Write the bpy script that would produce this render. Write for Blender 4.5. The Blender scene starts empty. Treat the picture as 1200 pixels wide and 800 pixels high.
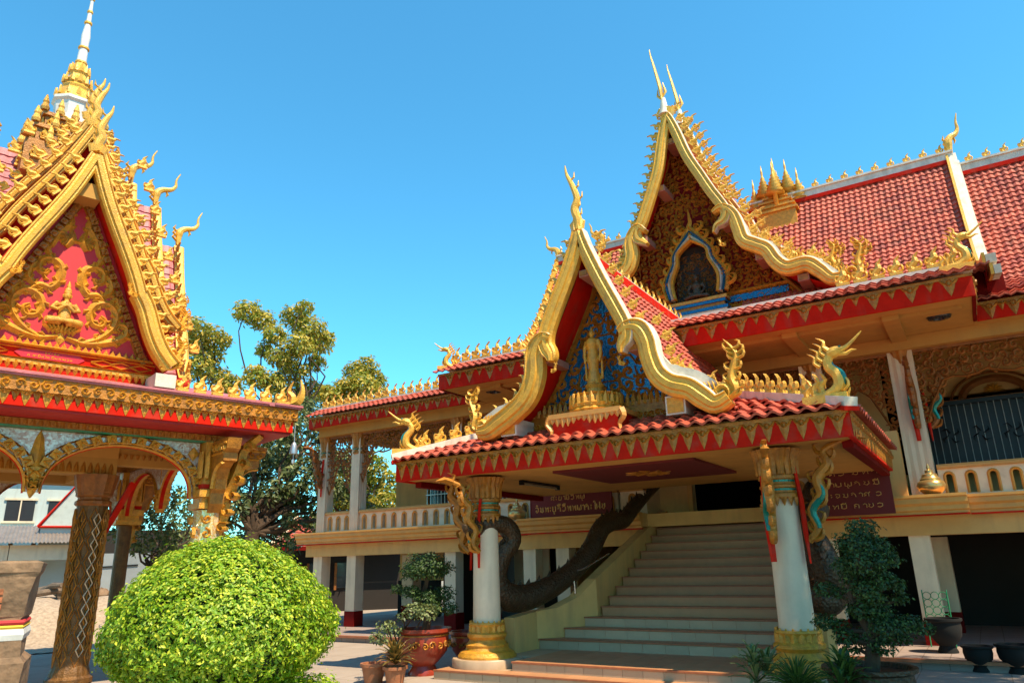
import bpy, math, random
import numpy as np
from math import sin, cos, pi, radians as R, sqrt, atan2, hypot
from mathutils import Vector, Matrix
from mathutils.geometry import tessellate_polygon

random.seed(7)
rng = np.random.default_rng(7)
scene = bpy.context.scene
col = scene.collection

# ------------------------------------------------------------------ camera, sky, sun, exposure
SUN_AZ, SUN_EL = -14.0, 58.5          # degrees; azimuth measured from +X towards +Y
CAM = Vector((0, 0, 1.8))
cam_d = bpy.data.cameras.new('camera')
cam_o = bpy.data.objects.new('camera', cam_d)
col.objects.link(cam_o)
cam_d.lens = 847 / 1200 * 36
cam_d.sensor_width = 36
cam_d.clip_end = 2000
PITCH, ROLL, YAW = R(16.95), R(1.45), R(31.8)
def _ray(r3, u3, f2):
    r = r3 * cos(ROLL) + u3 * sin(ROLL); u2 = -r3 * sin(ROLL) + u3 * cos(ROLL)
    fw = f2 * cos(PITCH) - u2 * sin(PITCH); u = f2 * sin(PITCH) + u2 * cos(PITCH)
    return Vector((r * cos(YAW) - fw * sin(YAW), r * sin(YAW) + fw * cos(YAW), u))
rx, ry, rz = _ray(1, 0, 0), _ray(0, 1, 0), -_ray(0, 0, 1)
cm = Matrix((rx, ry, rz)).transposed().to_4x4(); cm.translation = CAM
cam_o.matrix_world = cm
scene.camera = cam_o

world = bpy.data.worlds.new('World'); scene.world = world; world.use_nodes = True
nt = world.node_tree
bg = nt.nodes['Background']
sky = nt.nodes.new('ShaderNodeTexSky'); sky.sky_type = 'NISHITA'
sky.sun_disc = False
sky.sun_elevation = R(SUN_EL)
sky.sun_rotation = R(90 - SUN_AZ)
sky.air_density = 1.0; sky.dust_density = 0.0; sky.ozone_density = 1.0; sky.altitude = 0
tint = nt.nodes.new('ShaderNodeMix'); tint.data_type = 'RGBA'; tint.blend_type = 'MULTIPLY'; tint.inputs[0].default_value = 1
tint.inputs[7].default_value = (0.48, 1.31, 1.42, 1)      # the deep cyan-blue of the tropical sky
nt.links.new(sky.outputs[0], tint.inputs[6]); nt.links.new(tint.outputs[2], bg.inputs[0])
bg.inputs[1].default_value = 0.128

sl = bpy.data.lights.new('sun', 'SUN'); sl.energy = 5.0; sl.angle = R(0.53); sl.color = (1.0, 0.86, 0.62)
so = bpy.data.objects.new('sun', sl); col.objects.link(so)
sd = Vector((cos(R(SUN_EL)) * cos(R(SUN_AZ)), cos(R(SUN_EL)) * sin(R(SUN_AZ)), sin(R(SUN_EL))))
so.rotation_euler = sd.to_track_quat('Z', 'Y').to_euler()
so.location = (0, 0, 30)
scene.view_settings.view_transform = 'Standard'
scene.view_settings.look = 'None'
scene.view_settings.exposure = 0.72
scene.view_settings.gamma = 1.0
scene.render.engine = 'CYCLES'
scene.cycles.max_bounces = 6
scene.cycles.diffuse_bounces = 3

# ------------------------------------------------------------------ materials
MATS = {}
def mat(name, c, rough=0.6, metal=0.0, var=0.15, scale=6.0, bump=0.0, bscale=40.0, c2=None, attr=None, spec=0.5, kind='noise', trans=0.0, dirt=0.0):
    m = bpy.data.materials.new(name); m.use_nodes = True
    t = m.node_tree; b = t.nodes['Principled BSDF']
    b.inputs['Roughness'].default_value = rough
    b.inputs['Metallic'].default_value = metal
    b.inputs['Specular IOR Level'].default_value = spec
    if c2 is None: c2 = tuple(x * (1 - var * 2) for x in c)
    tc = t.nodes.new('ShaderNodeTexCoord')
    n = t.nodes.new('ShaderNodeTexNoise'); n.inputs['Scale'].default_value = scale; n.inputs['Detail'].default_value = 6
    n.inputs['Roughness'].default_value = 0.65
    t.links.new(tc.outputs['Object'], n.inputs['Vector'])
    mr = t.nodes.new('ShaderNodeMapRange'); mr.inputs[1].default_value = 0.3; mr.inputs[2].default_value = 0.7
    t.links.new(n.outputs[0], mr.inputs[0])
    mx = t.nodes.new('ShaderNodeMix'); mx.data_type = 'RGBA'
    mx.inputs[6].default_value = (*c2, 1); mx.inputs[7].default_value = (*c, 1)
    t.links.new(mr.outputs[0], mx.inputs[0])
    out = mx.outputs[2]
    if attr:      # per-leaf / per-piece colour attribute 'tone' multiplies
        a = t.nodes.new('ShaderNodeAttribute'); a.attribute_name = 'tone'
        m2 = t.nodes.new('ShaderNodeMix'); m2.data_type = 'RGBA'
        t.links.new(a.outputs['Fac'], m2.inputs[0])
        t.links.new(out, m2.inputs[6]); m2.inputs[7].default_value = (*attr, 1)
        out = m2.outputs[2]
    oi = t.nodes.new('ShaderNodeObjectInfo')
    hs = t.nodes.new('ShaderNodeHueSaturation')
    m3 = t.nodes.new('ShaderNodeMapRange'); m3.inputs[3].default_value = 0.9; m3.inputs[4].default_value = 1.08
    t.links.new(oi.outputs['Random'], m3.inputs[0]); t.links.new(m3.outputs[0], hs.inputs['Value'])
    t.links.new(out, hs.inputs['Color']); out = hs.outputs[0]
    if dirt:      # rain streaks and grime: vertical-stretched noise
        mp = t.nodes.new('ShaderNodeMapping'); mp.inputs['Scale'].default_value = (2.2, 2.2, 0.35)
        n3 = t.nodes.new('ShaderNodeTexNoise'); n3.inputs['Scale'].default_value = 2.0; n3.inputs['Detail'].default_value = 8
        t.links.new(tc.outputs['Object'], mp.inputs[0]); t.links.new(mp.outputs[0], n3.inputs['Vector'])
        r3 = t.nodes.new('ShaderNodeMapRange'); r3.inputs[1].default_value = 0.5; r3.inputs[2].default_value = 0.8
        r3.inputs[4].default_value = dirt
        t.links.new(n3.outputs[0], r3.inputs[0])
        m4 = t.nodes.new('ShaderNodeMix'); m4.data_type = 'RGBA'
        t.links.new(r3.outputs[0], m4.inputs[0]); t.links.new(out, m4.inputs[6]); m4.inputs[7].default_value = (0.16, 0.11, 0.07, 1)
        out = m4.outputs[2]
    t.links.new(out, b.inputs['Base Color'])
    if bump:
        bn = t.nodes.new('ShaderNodeBump'); bn.inputs['Strength'].default_value = bump; bn.inputs['Distance'].default_value = 0.02
        n2 = t.nodes.new('ShaderNodeTexNoise' if kind == 'noise' else 'ShaderNodeTexVoronoi'); n2.inputs['Scale'].default_value = bscale
        t.links.new(tc.outputs['Object'], n2.inputs['Vector']); t.links.new(n2.outputs[0], bn.inputs['Height'])
        t.links.new(bn.outputs[0], b.inputs['Normal'])
    if trans:
        tr = t.nodes.new('ShaderNodeBsdfTranslucent'); t.links.new(out, tr.inputs['Color'])
        ms = t.nodes.new('ShaderNodeMixShader'); ms.inputs[0].default_value = trans
        t.links.new(b.outputs[0], ms.inputs[1]); t.links.new(tr.outputs[0], ms.inputs[2])
        t.links.new(ms.outputs[0], t.nodes['Material Output'].inputs['Surface'])
    MATS[name] = m
    return m
mat('gold', (0.84, 0.37, 0.03), 0.42, 0.15, 0.22, 14, 0.6, 60, dirt=0.5)
mat('gold_bright', (0.90, 0.46, 0.055), 0.38, 0.15, 0.14, 12, 0.45, 55, dirt=0.4)
mat('gold_old', (0.54, 0.20, 0.016), 0.48, 0.1, 0.28, 8, 0.5, 40)
mat('carved_wood', (0.36, 0.115, 0.018), 0.5, 0.15, 0.25, 8, 0.4, 40)
mat('red', (0.66, 0.014, 0.003), 0.75, 0, 0.16, 3, 0.1, 20, spec=0.1, dirt=0.4)
mat('red_dark', (0.19, 0.006, 0.004), 0.75, 0, 0.15, 3, spec=0.1)
mat('tile', (0.66, 0.14, 0.085), 0.65, 0, 0.2, 2.2, 0.4, 30, attr=(0.26, 0.05, 0.04), dirt=0.45, spec=0.3)
mat('tile_porch', (0.62, 0.11, 0.055), 0.55, 0, 0.22, 3, 0.4, 30, attr=(0.34, 0.07, 0.045), dirt=0.45, spec=0.3)
mat('pink_roof', (0.58, 0.16, 0.17), 0.5, 0, 0.15, 3, 0.3, 30, dirt=0.3)
mat('white', (0.82, 0.63, 0.43), 0.7, 0, 0.07, 3, 0.1, 60, dirt=0.3, spec=0.3)
mat('white_trim', (0.76, 0.66, 0.52), 0.6, 0, 0.12, 6, 0.2, 30, dirt=0.6)
mat('cream', (0.76, 0.42, 0.14), 0.7, 0, 0.08, 2, 0.08, 60, dirt=0.3, spec=0.2)
mat('soffit', (0.56, 0.29, 0.075), 0.8, 0, 0.08, 1.5, dirt=0.25, spec=0.1)
mat('orange_trim', (0.72, 0.32, 0.06), 0.45, 0, 0.1, 4, dirt=0.2)
mat('blue_glass', (0.008, 0.17, 0.36), 0.12, 0.3, 0.25, 20, 0.4, 25, kind='vor')
mat('teal', (0.01, 0.22, 0.15), 0.2, 0.2, 0.2, 12, 0.3, 30)
mat('green_line', (0.02, 0.25, 0.10), 0.4)
mat('stair_tile', (0.50, 0.235, 0.105), 0.5, 0, 0.08, 5, dirt=0.2)
mat('nosing', (0.42, 0.13, 0.05), 0.5, 0, 0.15, 10)
mat('plinth', (0.52, 0.35, 0.21), 0.45, 0, 0.08, 4, dirt=0.35)
mat('dark_bronze', (0.085, 0.045, 0.018), 0.5, 0.3, 0.3, 10, 0.8, 22, kind='vor')
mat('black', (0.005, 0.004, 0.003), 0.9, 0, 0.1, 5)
mat('room_dark', (0.022, 0.015, 0.011), 0.9, 0, 0.1, 2)  # near-black: the darkness of unlit rooms is put into the colour
mat('iron', (0.02, 0.02, 0.022), 0.4, 0.5)
mat('brown_door', (0.13, 0.035, 0.012), 0.45, 0, 0.2, 4)
mat('sign_red', (0.14, 0.004, 0.003), 0.7, 0, 0.05, 3)
mat('sign_gold', (0.85, 0.50, 0.16), 0.4, 0.3, 0.1, 20)
mat('text_yellow', (0.85, 0.60, 0.02), 0.5)
mat('banner_red', (0.65, 0.01, 0.03), 0.5)
mat('pediment_pink', (0.60, 0.016, 0.022), 0.55, 0, 0.06, 3)
mat('bell', (0.72, 0.45, 0.16), 0.28, 0.7, 0.08, 5)
mat('leaf_bush', (0.24, 0.44, 0.008), 0.45, 0, 0.15, 5, attr=(0.72, 0.72, 0.05), trans=0.30)
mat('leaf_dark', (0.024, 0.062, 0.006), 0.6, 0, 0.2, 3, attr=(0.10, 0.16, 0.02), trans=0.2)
mat('leaf_tree', (0.20, 0.28, 0.018), 0.5, 0, 0.2, 1, attr=(0.75, 0.50, 0.06), trans=0.4)
mat('leaf_mid', (0.055, 0.10, 0.015), 0.5, 0, 0.2, 1, attr=(0.32, 0.34, 0.12), trans=0.25)
mat('leaf_croton', (0.06, 0.08, 0.02), 0.35, 0, 0.2, 6, attr=(0.42, 0.22, 0.05), trans=0.15)
mat('bark', (0.09, 0.05, 0.025), 0.9, 0, 0.25, 5, 0.8, 14)
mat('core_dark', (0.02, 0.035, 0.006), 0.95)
mat('niche_blue', (0.03, 0.16, 0.42), 0.4)
mat('pot_red', (0.36, 0.045, 0.02), 0.3, 0, 0.2, 6)
mat('terracotta', (0.42, 0.15, 0.06), 0.7, 0, 0.2, 8, 0.2, 40)
mat('soil', (0.05, 0.03, 0.02), 0.95, 0, 0.3, 20, 0.5, 40)
mat('cloth_pink', (0.62, 0.10, 0.36), 0.8)
mat('stone_old', (0.34, 0.20, 0.11), 0.9, 0, 0.35, 4, 0.9, 12, dirt=0.6)
mat('brick', (0.45, 0.15, 0.06), 0.9, 0, 0.2, 8, 0.6, 30)
mat('dark_gilt', (0.22, 0.095, 0.02), 0.5, 0.25, 0.3, 8, 0.6, 40)
mat('wood_grey', (0.22, 0.15, 0.10), 0.85, 0, 0.3, 6, 0.5, 20)
mat('white_house', (0.50, 0.54, 0.50), 0.7, 0, 0.06, 1, dirt=0.3)
mat('grey_door', (0.28, 0.30, 0.31), 0.5, 0, 0.08, 2)
mat('metal_roof', (0.33, 0.27, 0.23), 0.5, 0.3, 0.2, 3)
mat('glass_dark', (0.03, 0.035, 0.04), 0.08, 0, 0.05, 2)
mat('silver', (0.62, 0.62, 0.62), 0.3, 0.7)
mat('grille_paint', (0.34, 0.32, 0.29), 0.5)
mat('purlin', (0.50, 0.22, 0.15), 0.6, dirt=0.2)
mat('soffit_red', (0.42, 0.012, 0.010), 0.6)
mat('lamp_grey', (0.30, 0.24, 0.15), 0.4)
mat('cloth_red', (0.55, 0.03, 0.03), 0.8); mat('cloth_white', (0.75, 0.73, 0.68), 0.8); mat('cloth_yellow', (0.75, 0.50, 0.04), 0.8)
mat('rattan', (0.45, 0.20, 0.10), 0.5)
mat('steel', (0.6, 0.6, 0.6), 0.2, 0.9)
mat('spire_white', (0.76, 0.70, 0.64), 0.45, 0, 0.12, 6, dirt=0.35)

def mosaic(name, ca, cb, cell=30, metal=0.5):
    m = bpy.data.materials.new(name); m.use_nodes = True; t = m.node_tree; b = t.nodes['Principled BSDF']
    tc = t.nodes.new('ShaderNodeTexCoord'); vo = t.nodes.new('ShaderNodeTexVoronoi'); vo.inputs['Scale'].default_value = cell
    t.links.new(tc.outputs['Object'], vo.inputs['Vector'])
    sep = t.nodes.new('ShaderNodeSeparateColor'); t.links.new(vo.outputs['Color'], sep.inputs[0])
    mx = t.nodes.new('ShaderNodeMix'); mx.data_type = 'RGBA'
    mx.inputs[6].default_value = (*ca, 1); mx.inputs[7].default_value = (*cb, 1)
    t.links.new(sep.outputs[0], mx.inputs[0]); t.links.new(mx.outputs[2], b.inputs['Base Color'])
    b.inputs['Metallic'].default_value = metal; b.inputs['Roughness'].default_value = 0.18
    nm = t.nodes.new('ShaderNodeBump'); nm.inputs['Strength'].default_value = 0.8; nm.inputs['Distance'].default_value = 0.03
    t.links.new(sep.outputs[1], nm.inputs['Height']); t.links.new(nm.outputs[0], b.inputs['Normal'])
    MATS[name] = m
mosaic('mirror_mosaic', (0.80, 0.72, 0.62), (0.50, 0.24, 0.16), 30, 0.15)
mosaic('gold_mosaic', (0.80, 0.42, 0.07), (0.80, 0.66, 0.45), 34, 0.4)

def ground_mat(name, ca, cb, scale, bstr, bsc, slab=None):
    m = mat(name, ca, 0.85, 0, 0.1, scale, bstr, bsc, c2=cb)
    if slab:
        t = m.node_tree; b = t.nodes['Principled BSDF']
        tc = t.nodes.new('ShaderNodeTexCoord'); br = t.nodes.new('ShaderNodeTexBrick')
        br.inputs['Scale'].default_value = 1.0; br.inputs['Brick Width'].default_value = slab; br.inputs['Row Height'].default_value = slab
        br.inputs['Mortar Size'].default_value = 0.008; br.offset = 0
        br.inputs['Color1'].default_value = (1, 1, 1, 1); br.inputs['Color2'].default_value = (0.93, 0.92, 0.9, 1); br.inputs['Mortar'].default_value = (0.55, 0.5, 0.45, 1)
        t.links.new(tc.outputs['Object'], br.inputs['Vector'])
        src = b.inputs['Base Color'].links[0].from_socket
        mx = t.nodes.new('ShaderNodeMix'); mx.data_type = 'RGBA'; mx.blend_type = 'MULTIPLY'; mx.inputs[0].default_value = 1
        t.links.new(src, mx.inputs[6]); t.links.new(br.outputs[0], mx.inputs[7]); t.links.new(mx.outputs[2], b.inputs['Base Color'])
ground_mat('paving', (0.40, 0.315, 0.25), (0.33, 0.25, 0.195), 1.2, 0.2, 60, 1.2)
ground_mat('gravel', (0.46, 0.34, 0.235), (0.24, 0.165, 0.11), 9, 1.0, 25)
ground_mat('earth', (0.30, 0.24, 0.17), (0.22, 0.18, 0.12), 0.6, 0.3, 10)
ground_mat('terrace_floor', (0.32, 0.24, 0.21), (0.25, 0.18, 0.155), 2, 0.1, 40, 0.4)

# ------------------------------------------------------------------ scene graph helpers
WM = {}
def F(x, y, z, yaw=0.0):
    """frame standing at (x,y,z): local a to the right, b up, c towards the viewer of that face"""
    return Matrix.Translation((x, y, z)) @ Matrix.Rotation(R(yaw), 4, 'Z') @ Matrix.Rotation(R(90), 4, 'X')
def T(x, y, z, yaw=0.0, s=1.0):
    return Matrix.Translation((x, y, z)) @ Matrix.Rotation(R(yaw), 4, 'Z') @ Matrix.Diagonal((s, s, s, 1))
I4 = Matrix.Identity(4)
def put(o, parent, M):
    col.objects.link(o)
    if parent is not None:
        o.parent = parent
        o.matrix_local = WM[parent.name].inverted() @ M
    else:
        o.matrix_local = M
    WM[o.name] = M.copy()
    return o
def tag(o, label=None, cat=None, group=None, kind=None):
    if label: o['label'] = label
    if cat: o['category'] = cat
    if group: o['group'] = group
    if kind: o['kind'] = kind
    return o
def empty(name, M, label=None, cat=None, group=None):
    o = bpy.data.objects.new(name, None); o.empty_display_size = 0.2
    put(o, None, M)
    return tag(o, label, cat, group)
def inst(o, parent, M, label=None):
    c = o.copy(); put(c, parent, M)
    if label: c['label'] = label
    return c
def children(o): return [c for c in col.objects if c.parent == o]
def copy_tree(root, M, label=None, parent=None):
    base = WM[root.name]
    c = root.copy(); put(c, parent, M)
    if label: c['label'] = label
    for ch in children(root):
        copy_tree(ch, M @ base.inverted() @ WM[ch.name], None, c)
    return c

class MB:
    def __init__(s): s.v = []; s.f = []; s.m = []; s.cur = 0; s.X = None
    def add(s, vs, fs):
        n = len(s.v)
        if s.X is not None: vs = [tuple(s.X @ Vector(p)) for p in vs]
        s.v += [tuple(p) for p in vs]; s.f += [tuple(i + n for i in f) for f in fs]; s.m += [s.cur] * len(fs)
    def box(s, x0, y0, z0, x1, y1, z1):
        s.add([(x0, y0, z0), (x1, y0, z0), (x1, y1, z0), (x0, y1, z0), (x0, y0, z1), (x1, y0, z1), (x1, y1, z1), (x0, y1, z1)],
              [(0, 3, 2, 1), (4, 5, 6, 7), (0, 1, 5, 4), (1, 2, 6, 5), (2, 3, 7, 6), (3, 0, 4, 7)])
        return s
    def bar(s, p, q, w, h, up=(0, 0, 1)):
        p, q = Vector(p), Vector(q); d = (q - p).normalized(); up = Vector(up)
        sd_ = d.cross(up); sd_ = sd_.normalized() if sd_.length > 1e-6 else Vector((1, 0, 0)); u = sd_.cross(d).normalized()
        vs = []
        for e in (p, q):
            for a, b in ((-1, -1), (1, -1), (1, 1), (-1, 1)): vs.append(e + sd_ * (a * w / 2) + u * (b * h / 2))
        s.add(vs, [(3, 2, 1, 0), (4, 5, 6, 7), (0, 1, 5, 4), (1, 2, 6, 5), (2, 3, 7, 6), (3, 0, 4, 7)]); return s
    def poly(s, pts, c0, c1):
        """extrude a 2D outline (a,b) between c0 and c1"""
        n = len(pts)
        tri = tessellate_polygon([[Vector((a, b, 0)) for a, b in pts]])
        vs = [(a, b, c0) for a, b in pts] + [(a, b, c1) for a, b in pts]
        ar = sum(pts[i][0] * pts[(i + 1) % n][1] - pts[(i + 1) % n][0] * pts[i][1] for i in range(n))
        fs = []
        for t in tri:
            a, b, c = t
            x = (pts[b][0] - pts[a][0]) * (pts[c][1] - pts[a][1]) - (pts[b][1] - pts[a][1]) * (pts[c][0] - pts[a][0])
            if x < 0: a, b = b, a
            fs.append((a + n, b + n, c + n)); fs.append((c, b, a))
        for i in range(n):
            j = (i + 1) % n
            fs.append((i, j, j + n, i + n) if ar > 0 else (j, i, i + n, j + n))
        s.add(vs, fs); return s
    def tube(s, path, rad, n=8, sq=(1, 1), cap=True):
        P = [Vector(p) for p in path]; m = len(P)
        if not hasattr(rad, '__len__'): rad = [rad] * m
        vs = []; fs = []; ref = None
        for i, p in enumerate(P):
            d = (P[min(i + 1, m - 1)] - P[max(i - 1, 0)]).normalized()
            if ref is None:
                ref = Vector((0, 0, 1)) if abs(d.z) < 0.9 else Vector((1, 0, 0))
            a = ref - d * ref.dot(d); a.normalize(); ref = a; b = d.cross(a)
            for k in range(n):
                t = 2 * pi * k / n; vs.append(p + (a * cos(t) * sq[0] + b * sin(t) * sq[1]) * rad[i])
        for i in range(m - 1):
            for k in range(n):
                k2 = (k + 1) % n; fs.append((i * n + k, i * n + k2, (i + 1) * n + k2, (i + 1) * n + k))
        if cap: fs.append(tuple(range(n - 1, -1, -1))); fs.append(tuple((m - 1) * n + k for k in range(n)))
        s.add(vs, fs); return s
    def lathe(s, prof, n=24, ctr=(0, 0, 0), rib=0.0, sq=0.0, rot=0.0, axis='z'):
        """prof list of (r,z); rib = alternate radius ripple; sq = number of sides when square (uses n=4)"""
        vs = []; fs = []; m = len(prof)
        for r, z in prof:
            for k in range(n):
                t = 2 * pi * k / n + rot; rr = r * (1 + (rib if k % 2 else -rib))
                vs.append((ctr[0] + rr * cos(t), ctr[1] + rr * sin(t), ctr[2] + z))
        for i in range(m - 1):
            for k in range(n):
                k2 = (k + 1) % n; fs.append((i * n + k, i * n + k2, (i + 1) * n + k2, (i + 1) * n + k))
        fs.append(tuple(range(n - 1, -1, -1))); fs.append(tuple((m - 1) * n + k for k in range(n)))
        s.add(vs, fs); return s
    def ribbon(s, path, wid, h, c=0.0, back=None):
        """tapered ridge-shaped ribbon along a 2D path in the (a,b) plane, ridge height h above c"""
        m = len(path)
        if not hasattr(wid, '__len__'): wid = [wid] * m
        vs = []; fs = []; bk = c - (h if back is None else back)
        for i, (a, b) in enumerate(path):
            p0 = path[max(i - 1, 0)]; p1 = path[min(i + 1, m - 1)]
            dx, dy = p1[0] - p0[0], p1[1] - p0[1]; L = hypot(dx, dy) or 1; nx, ny = -dy / L, dx / L; w = wid[i] / 2
            hh = h * (0.35 + 0.65 * min(1, wid[i] / (max(wid) + 1e-9)))
            vs += [(a + nx * w, b + ny * w, c), (a, b, c + hh), (a - nx * w, b - ny * w, c), (a, b, bk)]
        for i in range(m - 1):
            o = i * 4
            for k in range(4):
                k2 = (k + 1) % 4; fs.append((o + k, o + 4 + k, o + 4 + k2, o + k2))
        fs.append((0, 1, 2, 3)); e = (m - 1) * 4; fs.append((e + 3, e + 2, e + 1, e))
        s.add(vs, fs); return s
    def ellipsoid(s, c, r, nu=12, nv=8):
        vs = []; fs = []
        for j in range(nv + 1):
            ph = -pi / 2 + pi * j / nv
            for i in range(nu):
                th = 2 * pi * i / nu; vs.append((c[0] + r[0] * cos(ph) * cos(th), c[1] + r[1] * cos(ph) * sin(th), c[2] + r[2] * sin(ph)))
        for j in range(nv):
            for i in range(nu):
                i2 = (i + 1) % nu; fs.append((j * nu + i, j * nu + i2, (j + 1) * nu + i2, (j + 1) * nu + i))
        s.add(vs, fs); return s
    def mesh(s, name, mats, smooth=False):
        me = bpy.data.meshes.new(name)
        me.from_pydata(s.v, [], s.f)
        if not isinstance(mats, (list, tuple)): mats = [mats]
        for m in mats: me.materials.append(MATS[m])
        if len(mats) > 1: me.polygons.foreach_set('material_index', s.m)
        if smooth:
            me.polygons.foreach_set('use_smooth', [True] * len(me.polygons))
        me.update()
        return me
    def build(s, name, mats, parent=None, M=I4, smooth=False, sharp=None, stuff=None):
        me = s.mesh(name, mats, smooth)
        if smooth: me.set_sharp_from_angle(angle=R(sharp or 40))
        o = put(bpy.data.objects.new(name, me), parent, M)
        if name in FINE: o['kind'] = 'stuff'
        if (mats[0] if isinstance(mats, (list, tuple)) else mats) in ('tile', 'tile_porch') and 'tone' not in me.attributes and len(me.polygons) > 20:
            npol = len(me.polygons); q = np.repeat(rng.random(npol // 8 + 1), 8)[:npol] ** 2.0; a_ = me.attributes.new('tone', 'FLOAT', 'FACE'); a_.data.foreach_set('value', q.astype(np.float32))
        return o
FINE = {'capital_petals', 'dorsal_fins', 'window_grille', 'iron_grille', 'bead_row', 'carved_frieze', 'fascia_scrolls', 'frieze_carving', 'column_lattice', 'sign_lettering', 'pediment_carving', 'carved_panel', 'flame_border', 'band_carving', 'pediment_scrolls', 'ceiling_rosette', 'flower_boss', 'gilt_relief', 'bracket_carving', 'lotus_seat', 'leaf_rosette', 'spire_rings'}

def smoothpath(pts, n=6):
    P = [pts[0]] + list(pts) + [pts[-1]]; out = []
    for i in range(1, len(P) - 2):
        p0, p1, p2, p3 = (Vector(P[j]) for j in (i - 1, i, i + 1, i + 2))
        for k in range(n):
            t = k / n
            out.append(0.5 * ((2 * p1) + (p2 - p0) * t + (2 * p0 - 5 * p1 + 4 * p2 - p3) * t * t + (3 * p1 - p0 - 3 * p2 + p3) * t ** 3))
    out.append(Vector(P[-2]))
    return [tuple(p) for p in out]
def taper(n, w0, w1, w2=0.01, mid=0.4):
    out = []
    for i in range(n):
        t = i / (n - 1); out.append(w0 + (w1 - w0) * t / mid if t < mid else w1 + (w2 - w1) * ((t - mid) / (1 - mid)) ** 1.3)
    return out
def spiral(cx, cy, r, turns, a0, hand=1, n=16, rend=0.12):
    out = []
    for i in range(n):
        t = i / (n - 1); rr = r * (1 - (1 - rend) * t ** 0.85); a = a0 + hand * turns * 2 * pi * t
        out.append((cx + rr * cos(a), cy + rr * sin(a)))
    return out
def inside(p, poly):
    x, y = p; r = False; n = len(poly)
    for i in range(n):
        x1, y1 = poly[i]; x2, y2 = poly[(i + 1) % n]
        if (y1 > y) != (y2 > y) and x < (x2 - x1) * (y - y1) / (y2 - y1) + x1: r = not r
    return r
def scrollfill(mb, poly, step, seed=1, mirror=None, w=0.3, h=0.5, c=0.0, keepout=None, jitter=0.15, leaf=True):
    """fill an outline with interlocking carved scrolls; mirror = axis a-coordinate for symmetric carving"""
    rr = random.Random(seed)
    xs = [p[0] for p in poly]; ys = [p[1] for p in poly]
    y = min(ys) + step * 0.4; row = 0
    while y < max(ys):
        x = (mirror if mirror is not None else min(xs)) + step * (0.5 if row % 2 else (0.0 if mirror is None else 0.62))
        while x < max(xs):
            px_, py_ = x + rr.uniform(-1, 1) * jitter * step, y + rr.uniform(-1, 1) * jitter * step
            a0 = rr.uniform(0, 6.28); hd = rr.choice((-1, 1)); sc = step * rr.uniform(0.44, 0.62)
            for sg in ((1, -1) if mirror is not None else (1,)):
                cx = px_ if sg == 1 else 2 * mirror - px_
                if not inside((cx, py_), poly) or (keepout and keepout(cx, py_)): continue
                aa = a0 if sg == 1 else pi - a0
                sp = spiral(cx, py_, sc, 1.15, aa, hd * sg, 11)
                tail = (cx + sc * 1.5 * cos(aa - hd * sg * 0.5), py_ + sc * 1.5 * sin(aa - hd * sg * 0.5))
                path = [tail] + sp
                mb.ribbon(path, taper(len(path), step * w * 0.25, step * w, step * w * 0.45, 0.35), step * h * 0.35, c, 0.02)
                if leaf:
                    la = aa + hd * sg * 1.6
                    q = [(cx + sc * cos(la), py_ + sc * sin(la)), (cx + sc * 1.35 * cos(la + .25), py_ + sc * 1.35 * sin(la + .25)), (cx + sc * 1.65 * cos(la + .1), py_ + sc * 1.65 * sin(la + .1))]
                    mb.ribbon(q, [step * w * .5, step * w * .8, 0.005], step * h * 0.28, c, 0.02)
            x += step
        y += step * 0.86; row += 1

# --- tile sheet: real corrugated rows, each overlapping the next
def tilesheet(mb, prof, x0, x1, tw=0.19, row=0.25, amp=0.02, lift=0.035, seg=4, xr=None):
    """prof: [(y,z),...] from the bottom edge to the top; local x along the eave. xr(t)->(xa,xb) clips rows (t 0..1 up the slope)"""
    L = [0]
    for i in range(1, len(prof)): L.append(L[-1] + hypot(prof[i][0] - prof[i - 1][0], prof[i][1] - prof[i - 1][1]))
    def at(d):
        d = min(max(d, 0), L[-1])
        for i in range(1, len(L)):
            if d <= L[i] + 1e-9:
                t = (d - L[i - 1]) / (L[i] - L[i - 1] or 1); a, b = prof[i - 1], prof[i]
                dx, dz = b[0] - a[0], b[1] - a[1]; l = hypot(dx, dz)
                return a[0] + dx * t, a[1] + dz * t, (-dz / l, dx / l)
    nr = max(1, round(L[-1] / row)); rh = L[-1] / nr
    for r in range(nr):
        d0, d1 = r * rh, min((r + 1) * rh + 0.02, L[-1])
        y0, z0, n0 = at(d0 + 1e-4); y1, z1, n1 = at(d1)
        a, b = (x0, x1) if xr is None else xr((r + 0.5) / nr)
        if b - a < tw * 0.5: continue
        jr = [random.uniform(-.004, .004) for _ in range(97)]
        k0 = math.floor(a / tw * seg); k1 = math.ceil(b / tw * seg); vs = []; fs = []
        for k in range(k0, k1 + 1):
            x = min(max(k * tw / seg, a), b); w = amp * cos(2 * pi * x / tw) + jr[k % 97]
            sg = 1 if n0[1] >= 0 else -1
            vs += [(x, y0 + sg * n0[0] * (lift + w - 0.03), z0 + sg * n0[1] * (lift + w - 0.03)), (x, y0 + sg * n0[0] * (lift + w), z0 + sg * n0[1] * (lift + w)), (x, y1 + sg * n1[0] * (0.004 + w), z1 + sg * n1[1] * (0.004 + w))]
        for k in range(k1 - k0):
            o = k * 3; fs += [(o, o + 3, o + 4, o + 1), (o + 1, o + 4, o + 5, o + 2)]
        mb.add(vs, fs)
    return mb

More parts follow.
